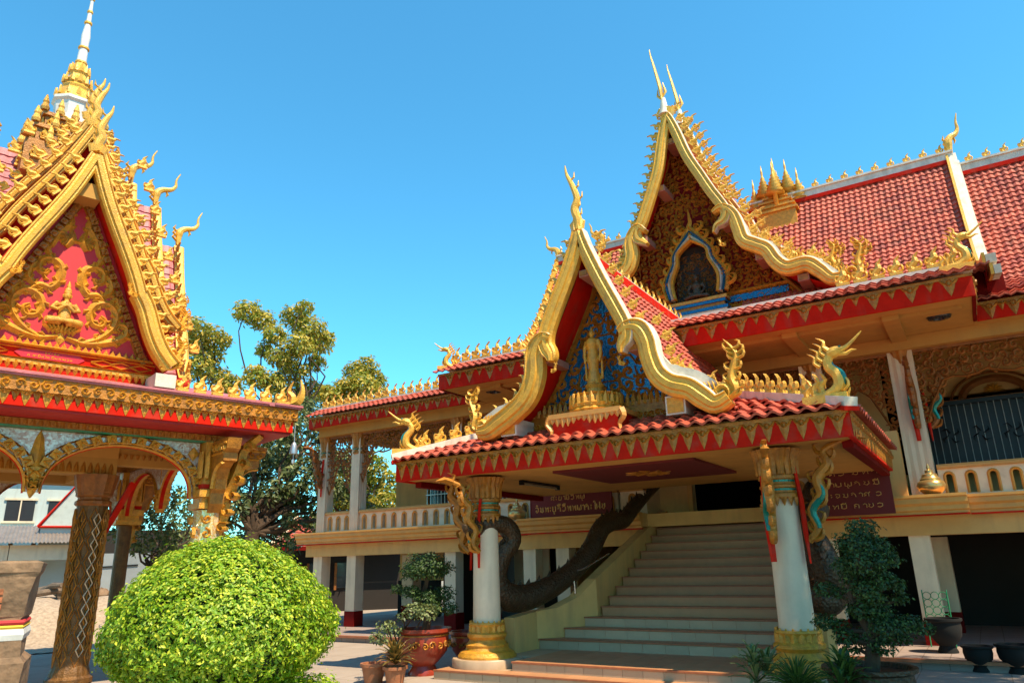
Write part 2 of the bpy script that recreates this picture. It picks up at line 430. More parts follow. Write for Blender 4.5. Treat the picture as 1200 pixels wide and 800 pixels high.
# ------------------------------------------------------------------ reusable ornament meshes
def flame_mesh(name='crest_flame', lean=1, mats='gold_bright', s=1.0):
    mb = MB()
    p = smoothpath([(-.03 * lean, 0), (-.06 * lean, .09), (.03 * lean, .19), (.02 * lean, .28), (.10 * lean, .38)], 2)
    mb.ribbon(p, taper(len(p), .16, .15, .012, .35), .045)
    p = smoothpath([(.02 * lean, .04), (.11 * lean, .08), (.10 * lean, .17), (.045 * lean, .15)], 2)
    mb.ribbon(p, taper(len(p), .08, .06, .02), .04)
    p = smoothpath([(-.03 * lean, .06), (-.12 * lean, .10), (-.11 * lean, .19), (-.05 * lean, .18)], 2)
    mb.ribbon(p, taper(len(p), .07, .055, .02), .04)
    mb.box(-.11, -.02, -.05, .11, .035, .05)
    if s != 1: mb.v = [(a * s, b * s, c * s) for a, b, c in mb.v]
    return mb.mesh(name, mats)
ME = {'fr': flame_mesh(lean=1), 'fl': flame_mesh(lean=-1)}
def flame(parent, M, lean=1, name='crest_flame'):
    return put(bpy.data.objects.new(name, ME['fr' if lean > 0 else 'fl']), parent, M)
def drop_mesh(w, h, mats='gold'):
    mb = MB()
    mb.ribbon([(0, 0), (0, -.30 * h), (0, -.5 * h), (0, -.72 * h), (0, -h)], [w * .95, w * .62, w * .5, w * .3, .004], .03, 0, .002)
    mb.ribbon([(-w * .48, 0), (-w * .3, -.16 * h), (-w * .12, -.3 * h)], [w * .1, w * .22, .01], .034, 0, .002)
    mb.ribbon([(w * .48, 0), (w * .3, -.16 * h), (w * .12, -.3 * h)], [w * .1, w * .22, .01], .034, 0, .002)
    mb.ribbon(spiral(0, -.22 * h, w * .17, 1, 0, 1, 9, 1.0), w * .09, .045, 0.01, .002)
    return mb.mesh('leaf_drop', mats)
ME['drop_p'] = drop_mesh(.225, .29, 'gold_old'); ME['drop_h'] = drop_mesh(.29, .30, 'gold_old'); ME['drop_s'] = drop_mesh(.16, .17, 'gold_old')
ME['drop_v'] = drop_mesh(.20, .24, 'gold')
def drops(parent, M, a0, a1, step, key, b, alt=None):
    n = max(1, int((a1 - a0) / step)); st = (a1 - a0) / n
    for i in range(n):
        put(bpy.data.objects.new('leaf_drop', ME[key]), parent, M @ Matrix.Translation((a0 + (i + .5) * st, b, 0.004)))
        if alt and i < n - 1:
            put(bpy.data.objects.new('leaf_drop', ME[alt]), parent, M @ Matrix.Translation((a0 + (i + 1) * st, b, 0.004)))

def swan_horn(parent, M, h=1.0, k=1, w=.075, name='horn_finial'):
    mb = MB()
    P = smoothpath([(0, -.05), (0, .14), (.02 * k, .28), (.12 * k, .37), (.27 * k, .42), (.36 * k, .53), (.36 * k, .68), (.43 * k, .86)], 4)
    n = len(P); mb.tube([(a * h, b * h, 0) for a, b in P], [w * (.8 + .5 * min(1, i / 6)) if i < 6 else w * 1.3 * (1 - (i - 6) / (n - 6)) + .006 for i in range(n)], 8)
    mb.ribbon([(.18 * k * h, .38 * h), (.22 * k * h, .28 * h), (.19 * k * h, .22 * h)], [.05, .06, .01], .03)
    for q in range(3):
        mb.ribbon([((-.04) * k * h, (.06 + q * .1) * h), (-.12 * k * h, (.13 + q * .1) * h), (-.08 * k * h, (.22 + q * .1) * h)], [.07, .06, .01], .03)
    return mb.build(name, 'gold_bright', parent, M, True)
def blade_horn(parent, M, h=1.7, k=1, name='horn_finial'):
    mb = MB()
    P = smoothpath([(0, 0), (-.01 * k, .12 * h), (-.02 * k, .25 * h), (-.06 * k, .45 * h), (-.11 * k, .70 * h), (-.15 * k, .88 * h), (-.16 * k, h)], 4); n = len(P)
    mb.tube([(a * h * .8, b, 0) for a, b in P], [.055 + .035 * min(1, i / 6) if i < 7 else .09 * (1 - (i - 7) / (n - 7)) ** .9 + .006 for i in range(n)], 8, (1, .6))
    mb.ribbon([(-.02, .06 * h), (.10 * k, .16 * h), (.05 * k, .34 * h)], [.06, .09, .01], .03); mb.ribbon([(.02, .02 * h), (-.12 * k, .13 * h), (-.10 * k, .24 * h)], [.05, .07, .01], .03)
    return mb.build(name, 'gold_bright', parent, M, True)
def chofa(parent, M, h=1.3, cone=True, bend=1, w=.13, name='horn_finial'):
    """slender sky-horn; local a,b plane"""
    mb = MB()
    pts = smoothpath([(0, 0), (.02 * bend, .12 * h), (-.03 * bend, .3 * h), (.015 * bend, .45 * h), (-.05 * bend, .68 * h), (-.12 * bend, .85 * h), (-.14 * bend, h)], 4)
    mb.tube([(a * h, b, 0) for a, b in pts], taper(len(pts), w * .55, w * .62, .008, .3), 8)
    for i, (a, b) in enumerate(pts[6:-6:3]):
        mb.ribbon([(a * h + .02 * bend, b - .03), (a * h + .10 * bend, b + .02), (a * h + .11 * bend, b + .12)], [.05, .045, .005], .02)
    for q in (0, 1, 2):
        mb.ribbon([(-.08 + .02 * q, -.02), (-.13 + .04 * q, .10 * h), (-.05, .17 * h)], [.09, .06, .01], .03, .02 * q)
        mb.ribbon([(.08 - .02 * q, -.02), (.13 - .04 * q, .10 * h), (.05, .17 * h)], [.09, .06, .01], .03, .02 * q)
    o = mb.build(name, 'gold_bright', parent, M, True)
    return o

def barge(parent, M, pts, w=.2, depth=.16, name='bargeboard', mats=('gold_bright', 'red', 'white_trim'), flip=1, ends=None):
    """moulded board swept along a curve in the (a,b) plane; outer side is on the left of travel * flip"""
    P = smoothpath(pts, 5); m = len(P)
    prof = [(-.5, -1, 1), (-.5, .25, 0), (-.36, .55, 0), (-.22, .55, 0), (-.16, .9, 0), (.10, 1.0, 0), (.2, .7, 0), (.38, .7, 0), (.44, .95, 0), (.5, .9, 0), (.56, .6, 2), (.56, -1, 2)]
    vs = []; k = len(prof)
    wid = [w] * m if ends is None else [w * (ends[0] + (1 - ends[0]) * min(1, (i / m) / .22)) * (ends[1] + (1 - ends[1]) * min(1, (1 - i / m) / .22)) for i in range(m)]
    for i, (a, b) in enumerate(P):
        p0, p1 = P[max(i - 1, 0)], P[min(i + 1, m - 1)]; dx, dy = p1[0] - p0[0], p1[1] - p0[1]; l = hypot(dx, dy) or 1
        nx, ny = -dy / l * flip, dx / l * flip
        ww = wid[i]
        for o, h, _ in prof: vs.append((a + nx * o * ww, b + ny * o * ww, h * depth / 2))
    mb = MB()
    for j in range(k):
        j2 = (j + 1) % k; mb.cur = prof[j2][2] if j < k - 1 else 1
        fs = []
        for i in range(m - 1):
            q = (i * k + j, i * k + j2, (i + 1) * k + j2, (i + 1) * k + j)
            fs.append(q if flip < 0 else q[::-1])
        if j == 0: base = len(mb.v); mb.v += vs
        mb.f += fs; mb.m += [mb.cur] * len(fs)
    mb.cur = 0
    mb.f += [tuple(range(k)), tuple((m - 1) * k + q for q in range(k - 1, -1, -1))]; mb.m += [0, 0]
    return mb.build(name, list(mats), parent, M)
def crest_along(parent, M, pts, step, off, side=1, s=1.0, lean=1, c=-.02, tilt=0.0, t0=0.0, t1=1.0):
    P = smoothpath(pts, 8); L = [0]
    for i in range(1, len(P)): L.append(L[-1] + hypot(P[i][0] - P[i - 1][0], P[i][1] - P[i - 1][1]))
    n = int(L[-1] * (t1 - t0) / step)
    for q in range(n + 1):
        d = L[-1] * t0 + q * step; i = 1
        while i < len(L) - 1 and L[i] < d: i += 1
        t = (d - L[i - 1]) / max(1e-6, L[i] - L[i - 1]); a = P[i - 1][0] + (P[i][0] - P[i - 1][0]) * t; b = P[i - 1][1] + (P[i][1] - P[i - 1][1]) * t
        dx, dy = P[i][0] - P[i - 1][0], P[i][1] - P[i - 1][1]; l = hypot(dx, dy); nx, ny = -dy / l * side, dx / l * side
        ang = atan2(ny, nx) - pi / 2
        flame(parent, M @ Matrix.Translation((a + nx * off, b + ny * off, c)) @ Matrix.Rotation(ang * (1 - tilt), 4, 'Z') @ Matrix.Scale(s * random.uniform(.93, 1.06), 4), lean)

def naga_finial(parent, M, s=1.0, lean=-1, name='naga_finial'):
    """swan-necked guardian head; looks towards lean*a"""
    k = lean
    mb = MB()
    neck = smoothpath([(-.25 * k, .02, 0), (-.05 * k, .04, 0), (.10 * k, .14, 0), (.10 * k, .30, 0), (0, .44, 0), (.02 * k, .56, 0), (.12 * k, .62, 0)], 4)
    mb.tube(neck, taper(len(neck), .06, .085, .05, .35), 8)
    head = smoothpath([(.02 * k, .60, 0), (.14 * k, .64, 0), (.24 * k, .66, 0), (.36 * k, .74, 0), (.50 * k, .86, 0)], 3)
    mb.tube(head, [.06, .075, .085, .075, .06, .045, .035, .03, .026, .022, .018, .014, .006][:len(head)], 8)
    jaw = [(.16 * k, .60, 0), (.26 * k, .58, 0), (.34 * k, .62, 0), (.40 * k, .61, 0)]
    mb.tube(jaw, [.04, .03, .02, .006], 6)
    for q in range(4):
        a0, b0 = .04 * k - q * .05 * k, .68 - q * .07
        mb.ribbon(smoothpath([(a0, b0 - .02), (a0 - .07 * k, b0 + .05), (a0 - .06 * k, b0 + .13), (a0 - .16 * k, b0 + .20)], 2), taper(7, .07, .06, .005), .03)
    for q, (a0, b0) in enumerate([(-.12 * k, .12), (-.22 * k, .10), (-.32 * k, .06)]):
        mb.ribbon(smoothpath([(a0, b0 - .1), (a0 - .03 * k, b0 + .05), (a0 + .05 * k, b0 + .14), (a0 - .02 * k, b0 + .26)], 2), taper(7, .10, .09, .005), .04)
    mb.ribbon(smoothpath([(.14 * k, .08), (.22 * k, .14), (.20 * k, .24), (.13 * k, .22)], 2), taper(7, .07, .05, .015), .04)
    mb.ribbon(smoothpath([(.12 * k, -.02), (.20 * k, .02), (.24 * k, .10)], 2), taper(5, .08, .05, .01), .04)
    mb.box(-.4, -.08, -.08, .2, .04, .08)
    mb.v = [(a * s, b * s, c * s) for a, b, c in mb.v]
    o = mb.build(name, 'gold_bright', parent, M, True)
    mb = MB()
    p = [(a + .045 * k, b, c) for a, b, c in neck[7:19]]
    mb.tube(p, taper(len(p), .03, .062, .02, .4), 8)
    mb.ellipsoid((.2 * k, .68, .07), (.02, .02, .02), 6, 4)
    mb.v = [(a * s, b * s, c * s) for a, b, c in mb.v]
    mb.build('glass_scales', 'teal', o, M, True)
    return o

# ------------------------------------------------------------------ setting: ground, yard, terrace
def structure(name, mb, m): return tag(mb.build(name, m), kind='structure')
g = MB(); g.add([(-400, -300, -.004), (400, -300, -.004), (400, 500, -.004), (-400, 500, -.004)], [(0, 1, 2, 3)]); structure('ground', g, 'earth')
g = MB(); g.add([(-34, -14, 0), (22, -14, 0), (22, 40, 0), (-34, 40, 0)], [(0, 1, 2, 3)]); structure('paved_yard', g, 'paving')
# raked gravel bank beyond the pavilion: gently uneven sheet
def _ss(t): t = min(1, max(0, t)); return t * t * (3 - 2 * t)
def mound(x, y):
    r = hypot(x, y); az = math.degrees(atan2(-x, y))
    return 1.02 * _ss((r - 23.3) / 3.0) * _ss((36 - r) / 4) * _ss((az - 51.5) / 3.0) * _ss((78 - az) / 3) * (1 + .05 * sin(az * 1.9) + .04 * sin(r * 2.1 + az))
g = MB(); nx, ny = 110, 60; vs = []; fs = []
for j in range(ny + 1):
    for i in range(nx + 1):
        az = R(50 + 30 * i / nx); r = 21.5 + 15 * j / ny
        x, y = -r * sin(az), r * cos(az); vs.append((x, y, mound(x, y) + .012 + .02 * random.random()))
for j in range(ny):
    for i in range(nx): a = j * (nx + 1) + i; fs.append((a, a + nx + 1, a + nx + 2, a + 1))
g.add(vs, fs); tag(g.build('gravel_bank', 'gravel', None, I4, True), kind='structure')
TZ = .13
g = MB(); g.poly([(-17.4, 14.9), (-17.1, 14.4), (-16.4, 14.15), (9, 14.15), (9, 26), (-18.5, 26), (-18.5, 16.5), (-17.8, 15.6)], 0, TZ)
te = structure('terrace', g, 'terrace_floor')
g = MB()
pts = [(-18.5, 16.5), (-17.8, 15.6), (-17.4, 14.9), (-17.1, 14.4), (-16.4, 14.15), (-11, 14.15), (-5, 14.15), (2, 14.15), (9, 14.15)]
for a, b in zip(pts, pts[1:]): g.bar((a[0], a[1] - .03, TZ + .002), (b[0], b[1] - .03, TZ + .002), .10, .05)
g.build('kerb_edge', 'nosing', te)

# ------------------------------------------------------------------ temple hall
XC = -5.13
FZ = 2.8                                 # upper floor level
hall = empty('temple_hall', T(XC, 15, 0), 'two-storey temple hall with red tiled roofs, gilded gable and arched balustrades behind the porch', 'temple')
SPLIT = {'side_wall', 'ceiling_border', 'upper_wall', 'inner_wall', 'ceiling_beam', 'edge_beam', 'slab_ledge', 'kerb_line', 'doorway_trim', 'roof_deck', 'verge_block', 'inner_beam', 'inner_ceiling', 'ground_wall', 'dark_hall', 'base_moulding', 'grille_rail', 'soffit'}
def hb(name, m, *boxes, M=I4, parent=None):
    if name in SPLIT and len(boxes) > 1:
        return [hb(name, m, b, M=M, parent=parent) for b in boxes][0]
    mb = MB()
    for b in boxes: mb.box(*b)
    return mb.build(name, m, parent or hall, M)
# floors, slab edge mouldings
hb('floor_slab', 'cream', (-17.85, 16.25, 2.50, 9, 24, FZ - .01))
def moulding(name, x0, x1, y, z0, z1, m='orange_trim', side=None, par=None):
    mb = MB(); h = z1 - z0
    prof = [(0, 0), (-.10, 0), (-.10, .12), (-.14, .2), (-.14, .42), (-.20, .55), (-.20, .8), (-.24, .86), (-.24, 1), (0, 1)]
    vs = [(x0, y + a, z0 + b * h) for a, b in prof] + [(x1, y + a, z0 + b * h) for a, b in prof]; n = len(prof)
    mb.add(vs, [(i, i + 1, i + 1 + n, i + n) for i in range(n - 1)] + [tuple(range(n - 1, -1, -1)), tuple(range(n, 2 * n)), (n - 1, 0, n, 2 * n - 1)])
    return mb.build(name, m, par or hall)
sl1 = moulding('slab_cornice', -18.05, -9.75, 16.25, 2.47, FZ)
hb('red_line', 'red', (-18.04, 16.13, 2.44, -9.75, 16.24, 2.468), parent=sl1)
sl2 = moulding('slab_cornice', -9.745, -6.5, 15.95, 2.47, FZ + .02)
hb('red_line', 'red', (-9.74, 15.83, 2.44, -6.5, 15.94, 2.468), parent=sl2)
sl3 = moulding('slab_cornice', -3.8, -.12, 15.95, 2.47, FZ + .02)
hb('red_line', 'red', (-3.8, 15.83, 2.44, -.12, 15.94, 2.468), parent=sl3)
sl4 = moulding('slab_cornice', -.115, 9, 16.25, 2.47, FZ)
hb('red_line', 'red', (-.11, 16.13, 2.44, 9, 16.24, 2.468), parent=sl4)
hb('slab_ledge', 'cream', (-9.74, 15.95, 2.5, -6.5, 16.25, FZ + .01), (-3.8, 15.95, 2.5, -.12, 16.25, FZ + .01))
hb('edge_beam', 'cream', (-17.8, 16.3, 2.1, -6.45, 16.75, 2.5), (-3.8, 16.3, 2.1, 9, 16.75, 2.5))
# ground floor columns with red feet
def gcol(x, y, w=.36, par=hall):
    mb = MB(); mb.box(x - w / 2, y, TZ, x + w / 2, y + w, 2.1)
    c = mb.build('ground_column', 'white', par)
    f = MB(); f.box(x - w / 2 - .012, y - .012, TZ + .002, x + w / 2 + .012, y + w + .012, TZ + .42); f.build('column_foot', 'red_dark', c)
for x in (-17.35, -15.95, -12.3, -9.8, -8.85, -2.75, -1.05, 3.2, 6.5): gcol(x, 16.38)
for x in (-16.0, -12.9, -.9, 3.0): gcol(x, 19.0, .44)
# ground floor rooms: cream back wall with dark openings
bw = hb('ground_wall', 'cream', (-17.6, 20.5, 1.25, -14.0, 20.7, 2.5), (-14.6, 20.5, TZ, -13.4, 20.7, 2.5), (-17.6, 20.5, TZ, -17.2, 20.7, 1.25))
hb('window_frame', 'brown_door', (-17.0, 20.44, 1.45, -16.1, 20.5, 2.2), parent=bw)
hb('door_panel', 'brown_door', (-15.6, 20.4, TZ, -14.75, 20.48, 2.35), parent=bw)
hb('wall_dado', 'black', (-17.5, 20.3, TZ, -15.7, 20.42, 1.28))  # black panel across the opening under the cream wall
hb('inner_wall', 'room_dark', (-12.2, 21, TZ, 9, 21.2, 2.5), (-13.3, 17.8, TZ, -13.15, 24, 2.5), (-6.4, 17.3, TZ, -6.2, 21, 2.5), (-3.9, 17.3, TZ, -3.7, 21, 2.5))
hb('white_board', 'white', (-12.9, 20.6, 1.1, -11.6, 20.65, 2.3))
hb('side_wall', 'cream', (-9.3, 17.6, TZ, -9.1, 21, 2.5), (-3.75, 16.8, TZ, -3.1, 17.0, 2.5), (8.8, 16, TZ, 9, 24, 6))
# upper columns
cap_prof = [(.20, 0), (.22, .02), (.22, .07), (.19, .09), (.19, .14), (.23, .17), (.20, .22), (.24, .45), (.29, .62), (.30, .66)]
def ucol(x, y, w=.34, z0=FZ, z1=5.75, capital=True):
    mb = MB(); n = 7; pts = []
    for sx, sy, ex, ey in ((-1, -1, 1, -1), (1, -1, 1, 1), (1, 1, -1, 1), (-1, 1, -1, -1)):
        for i in range(n):
            t = i / n; dx, dy = ex - sx, ey - sy; inn = .07 if (i % 2 == 1) else 0
            px_, py_ = sx + dx * t, sy + dy * t; nxn, nyn = (-dy / 2, dx / 2)
            pts.append(((px_ + nxn * inn) * w / 2, (py_ + nyn * inn) * w / 2))
    mb.poly([(x + a, y + w / 2 + b) for a, b in pts], z0, z1)
    c = mb.build('upper_column', 'white', hall)
    cp = MB(); cp.lathe([(r * .95, z) for r, z in cap_prof], 28, (x, y + w / 2, 5.10), .035); cp.build('capital', 'gold_old', c)
    r_ = MB(); r_.lathe([(.215, 0), (.215, .03)], 20, (x, y + w / 2, 5.235)); r_.build('glass_ring', 'teal', cp and c)
    return c
UC = [-17.3, -15.9, -12.05, -9.5, -8.2, -2.55, -.80, 2.9, 6.2]
for x in UC: ucol(x, 16.35, .46 if x > -3 else .34)
hb('balcony_pier', 'cream', (-1.62, 16.05, FZ, -1.08, 16.5, 4.1))
# upper floor walls, set back
uw = hb('upper_wall', 'cream', (-16.2, 18.6, FZ, -14.9, 18.8, 6), (-14.9, 18.6, 4.7, -8.6, 18.8, 6), (-14.9, 18.6, FZ, -8.6, 18.8, 3.2), (-13.1, 18.6, 3.2, -12.3, 18.8, 4.7), (-10.6, 18.6, 3.2, -8.6, 18.8, 4.7))
for xa in (-14.9, -12.3):
    w_ = hb('window', 'glass_dark', (xa, 18.72, 3.2, xa + 1.8, 18.76, 4.7), parent=hall)
    mb = MB()
    for i in range(13): mb.box(xa + .04 + i * .14, 18.55, 3.22, xa + .065 + i * .14, 18.575, 4.68)
    mb.box(xa, 18.54, 3.9, xa + 1.8, 18.58, 3.93)
    mb.build('window_grille', 'silver', w_)
hb('upper_wall', 'cream', (-6.6, 17.4, FZ, -5.75, 17.6, 6), (-3.55, 17.4, FZ, -1.3, 17.6, 6), (-5.75, 17.4, 4.15, -3.55, 17.6, 6), (-8.6, 17.6, FZ, -8.45, 18.8, 6), (-8.45, 17.6, FZ, -6.6, 17.7, 6))
hb('doorway_trim', 'orange_trim', (-5.87, 17.34, FZ, -5.75, 17.41, 4.2), (-3.55, 17.34, FZ, -3.43, 17.41, 4.2))
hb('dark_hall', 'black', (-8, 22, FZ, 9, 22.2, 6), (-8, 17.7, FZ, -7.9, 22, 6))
hb('upper_wall', 'cream', (-1.3, 18.6, FZ, 9, 18.8, 3.45), (-1.3, 18.6, 5.1, 9, 18.8, 6))
# arch over the grille on the right
mb = MB()
for cx in (.75, 3.9):
    for r, w, z in ((.62, .16, 0), (.82, .06, 0)):
        mb.ribbon([(cx + r * cos(t), 4.92 + r * .72 * sin(t)) for t in np.linspace(0, pi, 17)], w, .06)
mb.box(-.6, 4.9, -.05, 9, 4.98, .06)
ar = mb.build('arch_ornament', 'carved_wood', hall, F(0, 18.5, 0))
mb = MB()
for cx in (.75, 3.9):
    for q in range(7):
        a = pi * q / 6; mb.ribbon([(cx, 5.1), (cx + .1 * cos(a), 5.1 + .1 * sin(a)), (cx + .2 * cos(a), 5.1 + .16 * sin(a))], [.03, .07, .005], .05)
mb.build('flower_boss', 'gold', ar, F(0, 18.5, 0))
mb = MB()
for i in range(66): mb.box(-.68 + i * .135, 18.0, 3.5, -.664 + i * .135, 18.016, 4.85)
gr = mb.build('iron_grille', 'grille_paint', hall)
hb('grille_rail', 'iron', (-.75, 17.99, 3.46, 9, 18.03, 3.52), (-.75, 17.99, 4.8, 9, 18.03, 4.88), (-.75, 18.1, 3.4, 9, 18.12, 4.9), parent=gr)
for i in range(13):
    b = MB(); b.X = F(-.2 + i * .55, 17.98, 4.15); 
    for q in range(4): b.ribbon([(.05 * cos(q * pi / 2), .05 * sin(q * pi / 2)), (.16 * cos(q * pi / 2 + .4), .16 * sin(q * pi / 2 + .4)), (.2 * cos(q * pi / 2 + .9), .2 * sin(q * pi / 2 + .9))], [.02, .03, .005], .012)
    b.X = None; b.build('iron_scroll', 'iron', gr)

# balustrades: wall with real arched openings, an orange arch frame round each
def arch_pts(w, h, n=8): return [(-w / 2, 0)] + [(-w / 2 * cos(pi * i / n), h - w / 2 + w / 2 * sin(pi * i / n)) for i in range(n + 1)] + [(w / 2, 0)]
AF = MB(); AF.ribbon(arch_pts(.155, .40), .055, .03, 0, .03); AFM = AF.mesh('arch_frame', 'orange_trim')
def balustrade(x0, x1, y, n, M=I4):
    """in facade frame at y; n arches"""
    mb = MB(); step = (x1 - x0) / n; w, h, b0, H = .15, .38, .05, .48
    for i in range(n):
        cx = x0 + (i + .5) * step; ap = [(cx + a, b0 + b) for a, b in arch_pts(w, h)]
        xl, xr = cx - step / 2, cx + step / 2
        k = len(ap)
        outer = [(xl, b0)] + [(xl + (xr - xl) * i2 / (k - 3), H) for i2 in range(k - 2)] + [(xr, b0)]
        for c, s_ in ((.07, 1), (-.07, -1)):
            vs = [(p[0], p[1], c) for p in ap] + [(p[0], p[1], c) for p in outer]
            fs = [(j, j + 1, k + j + 1, k + j) if s_ < 0 else (j, k + j, k + j + 1, j + 1) for j in range(k - 1)]
            mb.add(vs, fs)
        mb.add([(p[0], p[1], .07) for p in ap] + [(p[0], p[1], -.07) for p in ap], [(j, j + 1, k + j + 1, k + j) for j in range(k - 1)])
    mb.box(x0, 0, -.07, x1, b0, .07); mb.box(x0, H, -.07, x1, H + .04, .07)
    FR = F(0, y, FZ)
    o = mb.build('balustrade', 'white', hall, FR)
    for i in range(n): put(bpy.data.objects.new('arch_frame', AFM), o, FR @ Matrix.Translation((x0 + (i + .5) * step, b0, .07)))
    mb = MB(); mb.box(x0, H + .04, -.10, x1, H + .13, .12); mb.box(x0, H + .055, -.12, x1, H + .10, .14); mb.build('handrail', 'orange_trim', o, FR)
    return o
balustrade(-17.12, -16.08, 16.5, 3)
balustrade(-15.72, -12.25, 16.5, 9)
balustrade(-11.85, -9.7, 16.5, 5)
balustrade(-9.3, -7.15, 16.2, 5)
balustrade(-7.1, -6.5, 16.2, 1)
balustrade(-3.75, -2.8, 16.2, 2)
balustrade(-.53, 2.7, 16.5, 9)
balustrade(3.1, 6.0, 16.5, 8)
hb('balcony_pier', 'white', (-12.25, 16.38, FZ, -11.85, 16.7, 3.42))

# ceiling, beams, vents
cl = hb('soffit', 'soffit', (-10.9, 14.16, 6.0, .58, 24, 6.06), (-17.45, 15.92, 5.99, -10.9, 24, 6.05), (.58, 15.92, 5.99, 9, 24, 6.05))
hb('ceiling_beam', 'soffit', (-10.7, 14.6, 5.93, .4, 14.8, 6.0), (-17.4, 16.2, 5.74, 9, 16.8, 5.995), (-17.4, 17.9, 5.8, 9, 18.1, 5.995),
   *[(x - .14, 14.5, 5.9, x + .14, 16.2, 5.998) for x in (-9.5, -2.55, -.75)], *[(x - .14, 16.8, 5.8, x + .14, 24, 5.992) for x in UC])
for x, y in ((.02, 15.15), (-9.95, 15.1)):
    v_ = MB(); v_.lathe([(.21, 0), (.19, -.04), (.10, -.05), (.08, -.02)], 24, (x, y, 5.998)); v_.build('ceiling_vent', 'glass_dark', hall)

# carved valances between the columns
def valance(x0, x1, y, drop, seed, z1=5.74, mid=.5):
    w = x1 - x0; m = (x0 + x1) / 2
    poly = [(x0, z1), (x0, z1 - drop), (x0 + .10, z1 - drop - .25), (x0 + .26, z1 - drop + .15), (x0 + .36, z1 - drop * .75), (x0 + .5, z1 - drop * .55)]
    inner = [(x0 + .5 + (w - 1.0) * t, z1 - mid - .12 * abs(sin(t * pi * 3))) for t in np.linspace(.08, .92, 11)] if w > 1.7 else [(m, z1 - mid * .9)]
    poly += inner + [(2 * m - a, b) for a, b in reversed(poly[1:])] + [(x1, z1)]
    mb = MB(); scrollfill(mb, poly, .21, seed, m, .36, .5, 0, None, .12)
    pl = [p for p in poly[1:-1]]
    mb.ribbon(pl, .05, .04, 0, .03)
    mb.box(x0, z1 - .06, -.03, x1, z1, .05)
    return mb.build('carved_panel', 'carved_wood', hall, F(0, y, 0))
sd0 = 3
for a, b in zip(UC, UC[1:]):
    if b - a < .3 or (a == -8.2): continue
    valance(a + .17, b - .17, 16.42, 1.55 if b - a < 2 else 1.25, sd0, mid=.75 if b - a < 2 else .55); sd0 += 1
valance(-8.03, -2.75, 16.42, 1.0, 21, mid=.6)
# outward naga brackets on upper columns
def bracket(parent, M, h=1.3, name='naga_bracket', m='gold_old', red=True):
    """S-shaped bracket leaning out in +a from a column foot at (0,0) up to (w,h)"""
    mb = MB(); w = .52 * h
    body = smoothpath([(.04, 0, 0), (.14 * h, .12 * h, 0), (.10 * h, .30 * h, 0), (.22 * h, .45 * h, 0), (.20 * h, .62 * h, 0), (.32 * h, .76 * h, 0), (.30 * h, .90 * h, 0), (w * 1.1, 1.0 * h, 0)], 4)
    mb.tube([(a, b, 0) for a, b, _ in body], taper(len(body), .05, .085, .03, .5), 8)
    for i in range(2, len(body) - 3, 2):
        a, b, _ = body[i]; sg = 1 if i % 4 else -1
        mb.ribbon(smoothpath([(a, b - .05), (a + sg * .10, b - .02), (a + sg * .13, b + .08), (a + sg * .05, b + .11)], 2), taper(7, .07, .06, .01), .05)
    hd = body[-1]
    mb.ribbon([(hd[0] - .12, hd[1] - .04), (hd[0] + .04, hd[1]), (hd[0] + .2, hd[1] - .03)], [.12, .10, .01], .06)
    mb.ribbon([(hd[0] - .12, hd[1] - .04), (hd[0] - .16, hd[1] + .08), (hd[0] - .04, hd[1] + .12)], [.08, .06, .01], .05)
    for t in (.15, .4, .65):
        mb.ribbon(spiral(.09 * h + t * .22 * h, t * h + .02, .09, 1.2, 1.0, 1, 12), taper(12, .02, .05, .03), .05)
    o = mb.build(name, m, parent, M, True)
    g_ = MB(); seg = [(a + .03, b, .05) for a, b, _ in body[4:16]]
    g_.tube(seg, taper(len(seg), .03, .05, .02), 6); g_.build('glass_scales', 'teal', o, M, True)
    if red:
        r_ = MB(); r_.ribbon([(-.02, .75 * h), (.02, .4 * h), (.02, .1 * h), (.03, -.22 * h)], [.05, .07, .07, .02], .05, .04); r_.build('ribbon_tail', 'red', o, M)
        for q in range(6):
            pass
    return o
for x, yw in ((-17.3, 0), (-9.5, 0), (-2.55, 0), (-.75, 0)):
    bracket(hall, F(x + .05, 16.33, 4.15, -90), 1.2, 'carved_bracket', 'carved_wood')
bracket(hall, F(-.75 + .22, 16.5, 4.15, 0), 1.2, 'carved_bracket', 'carved_wood')
bracket(hall, F(-17.3 - .2, 16.5, 4.15, 180), 1.2, 'carved_bracket', 'carved_wood')

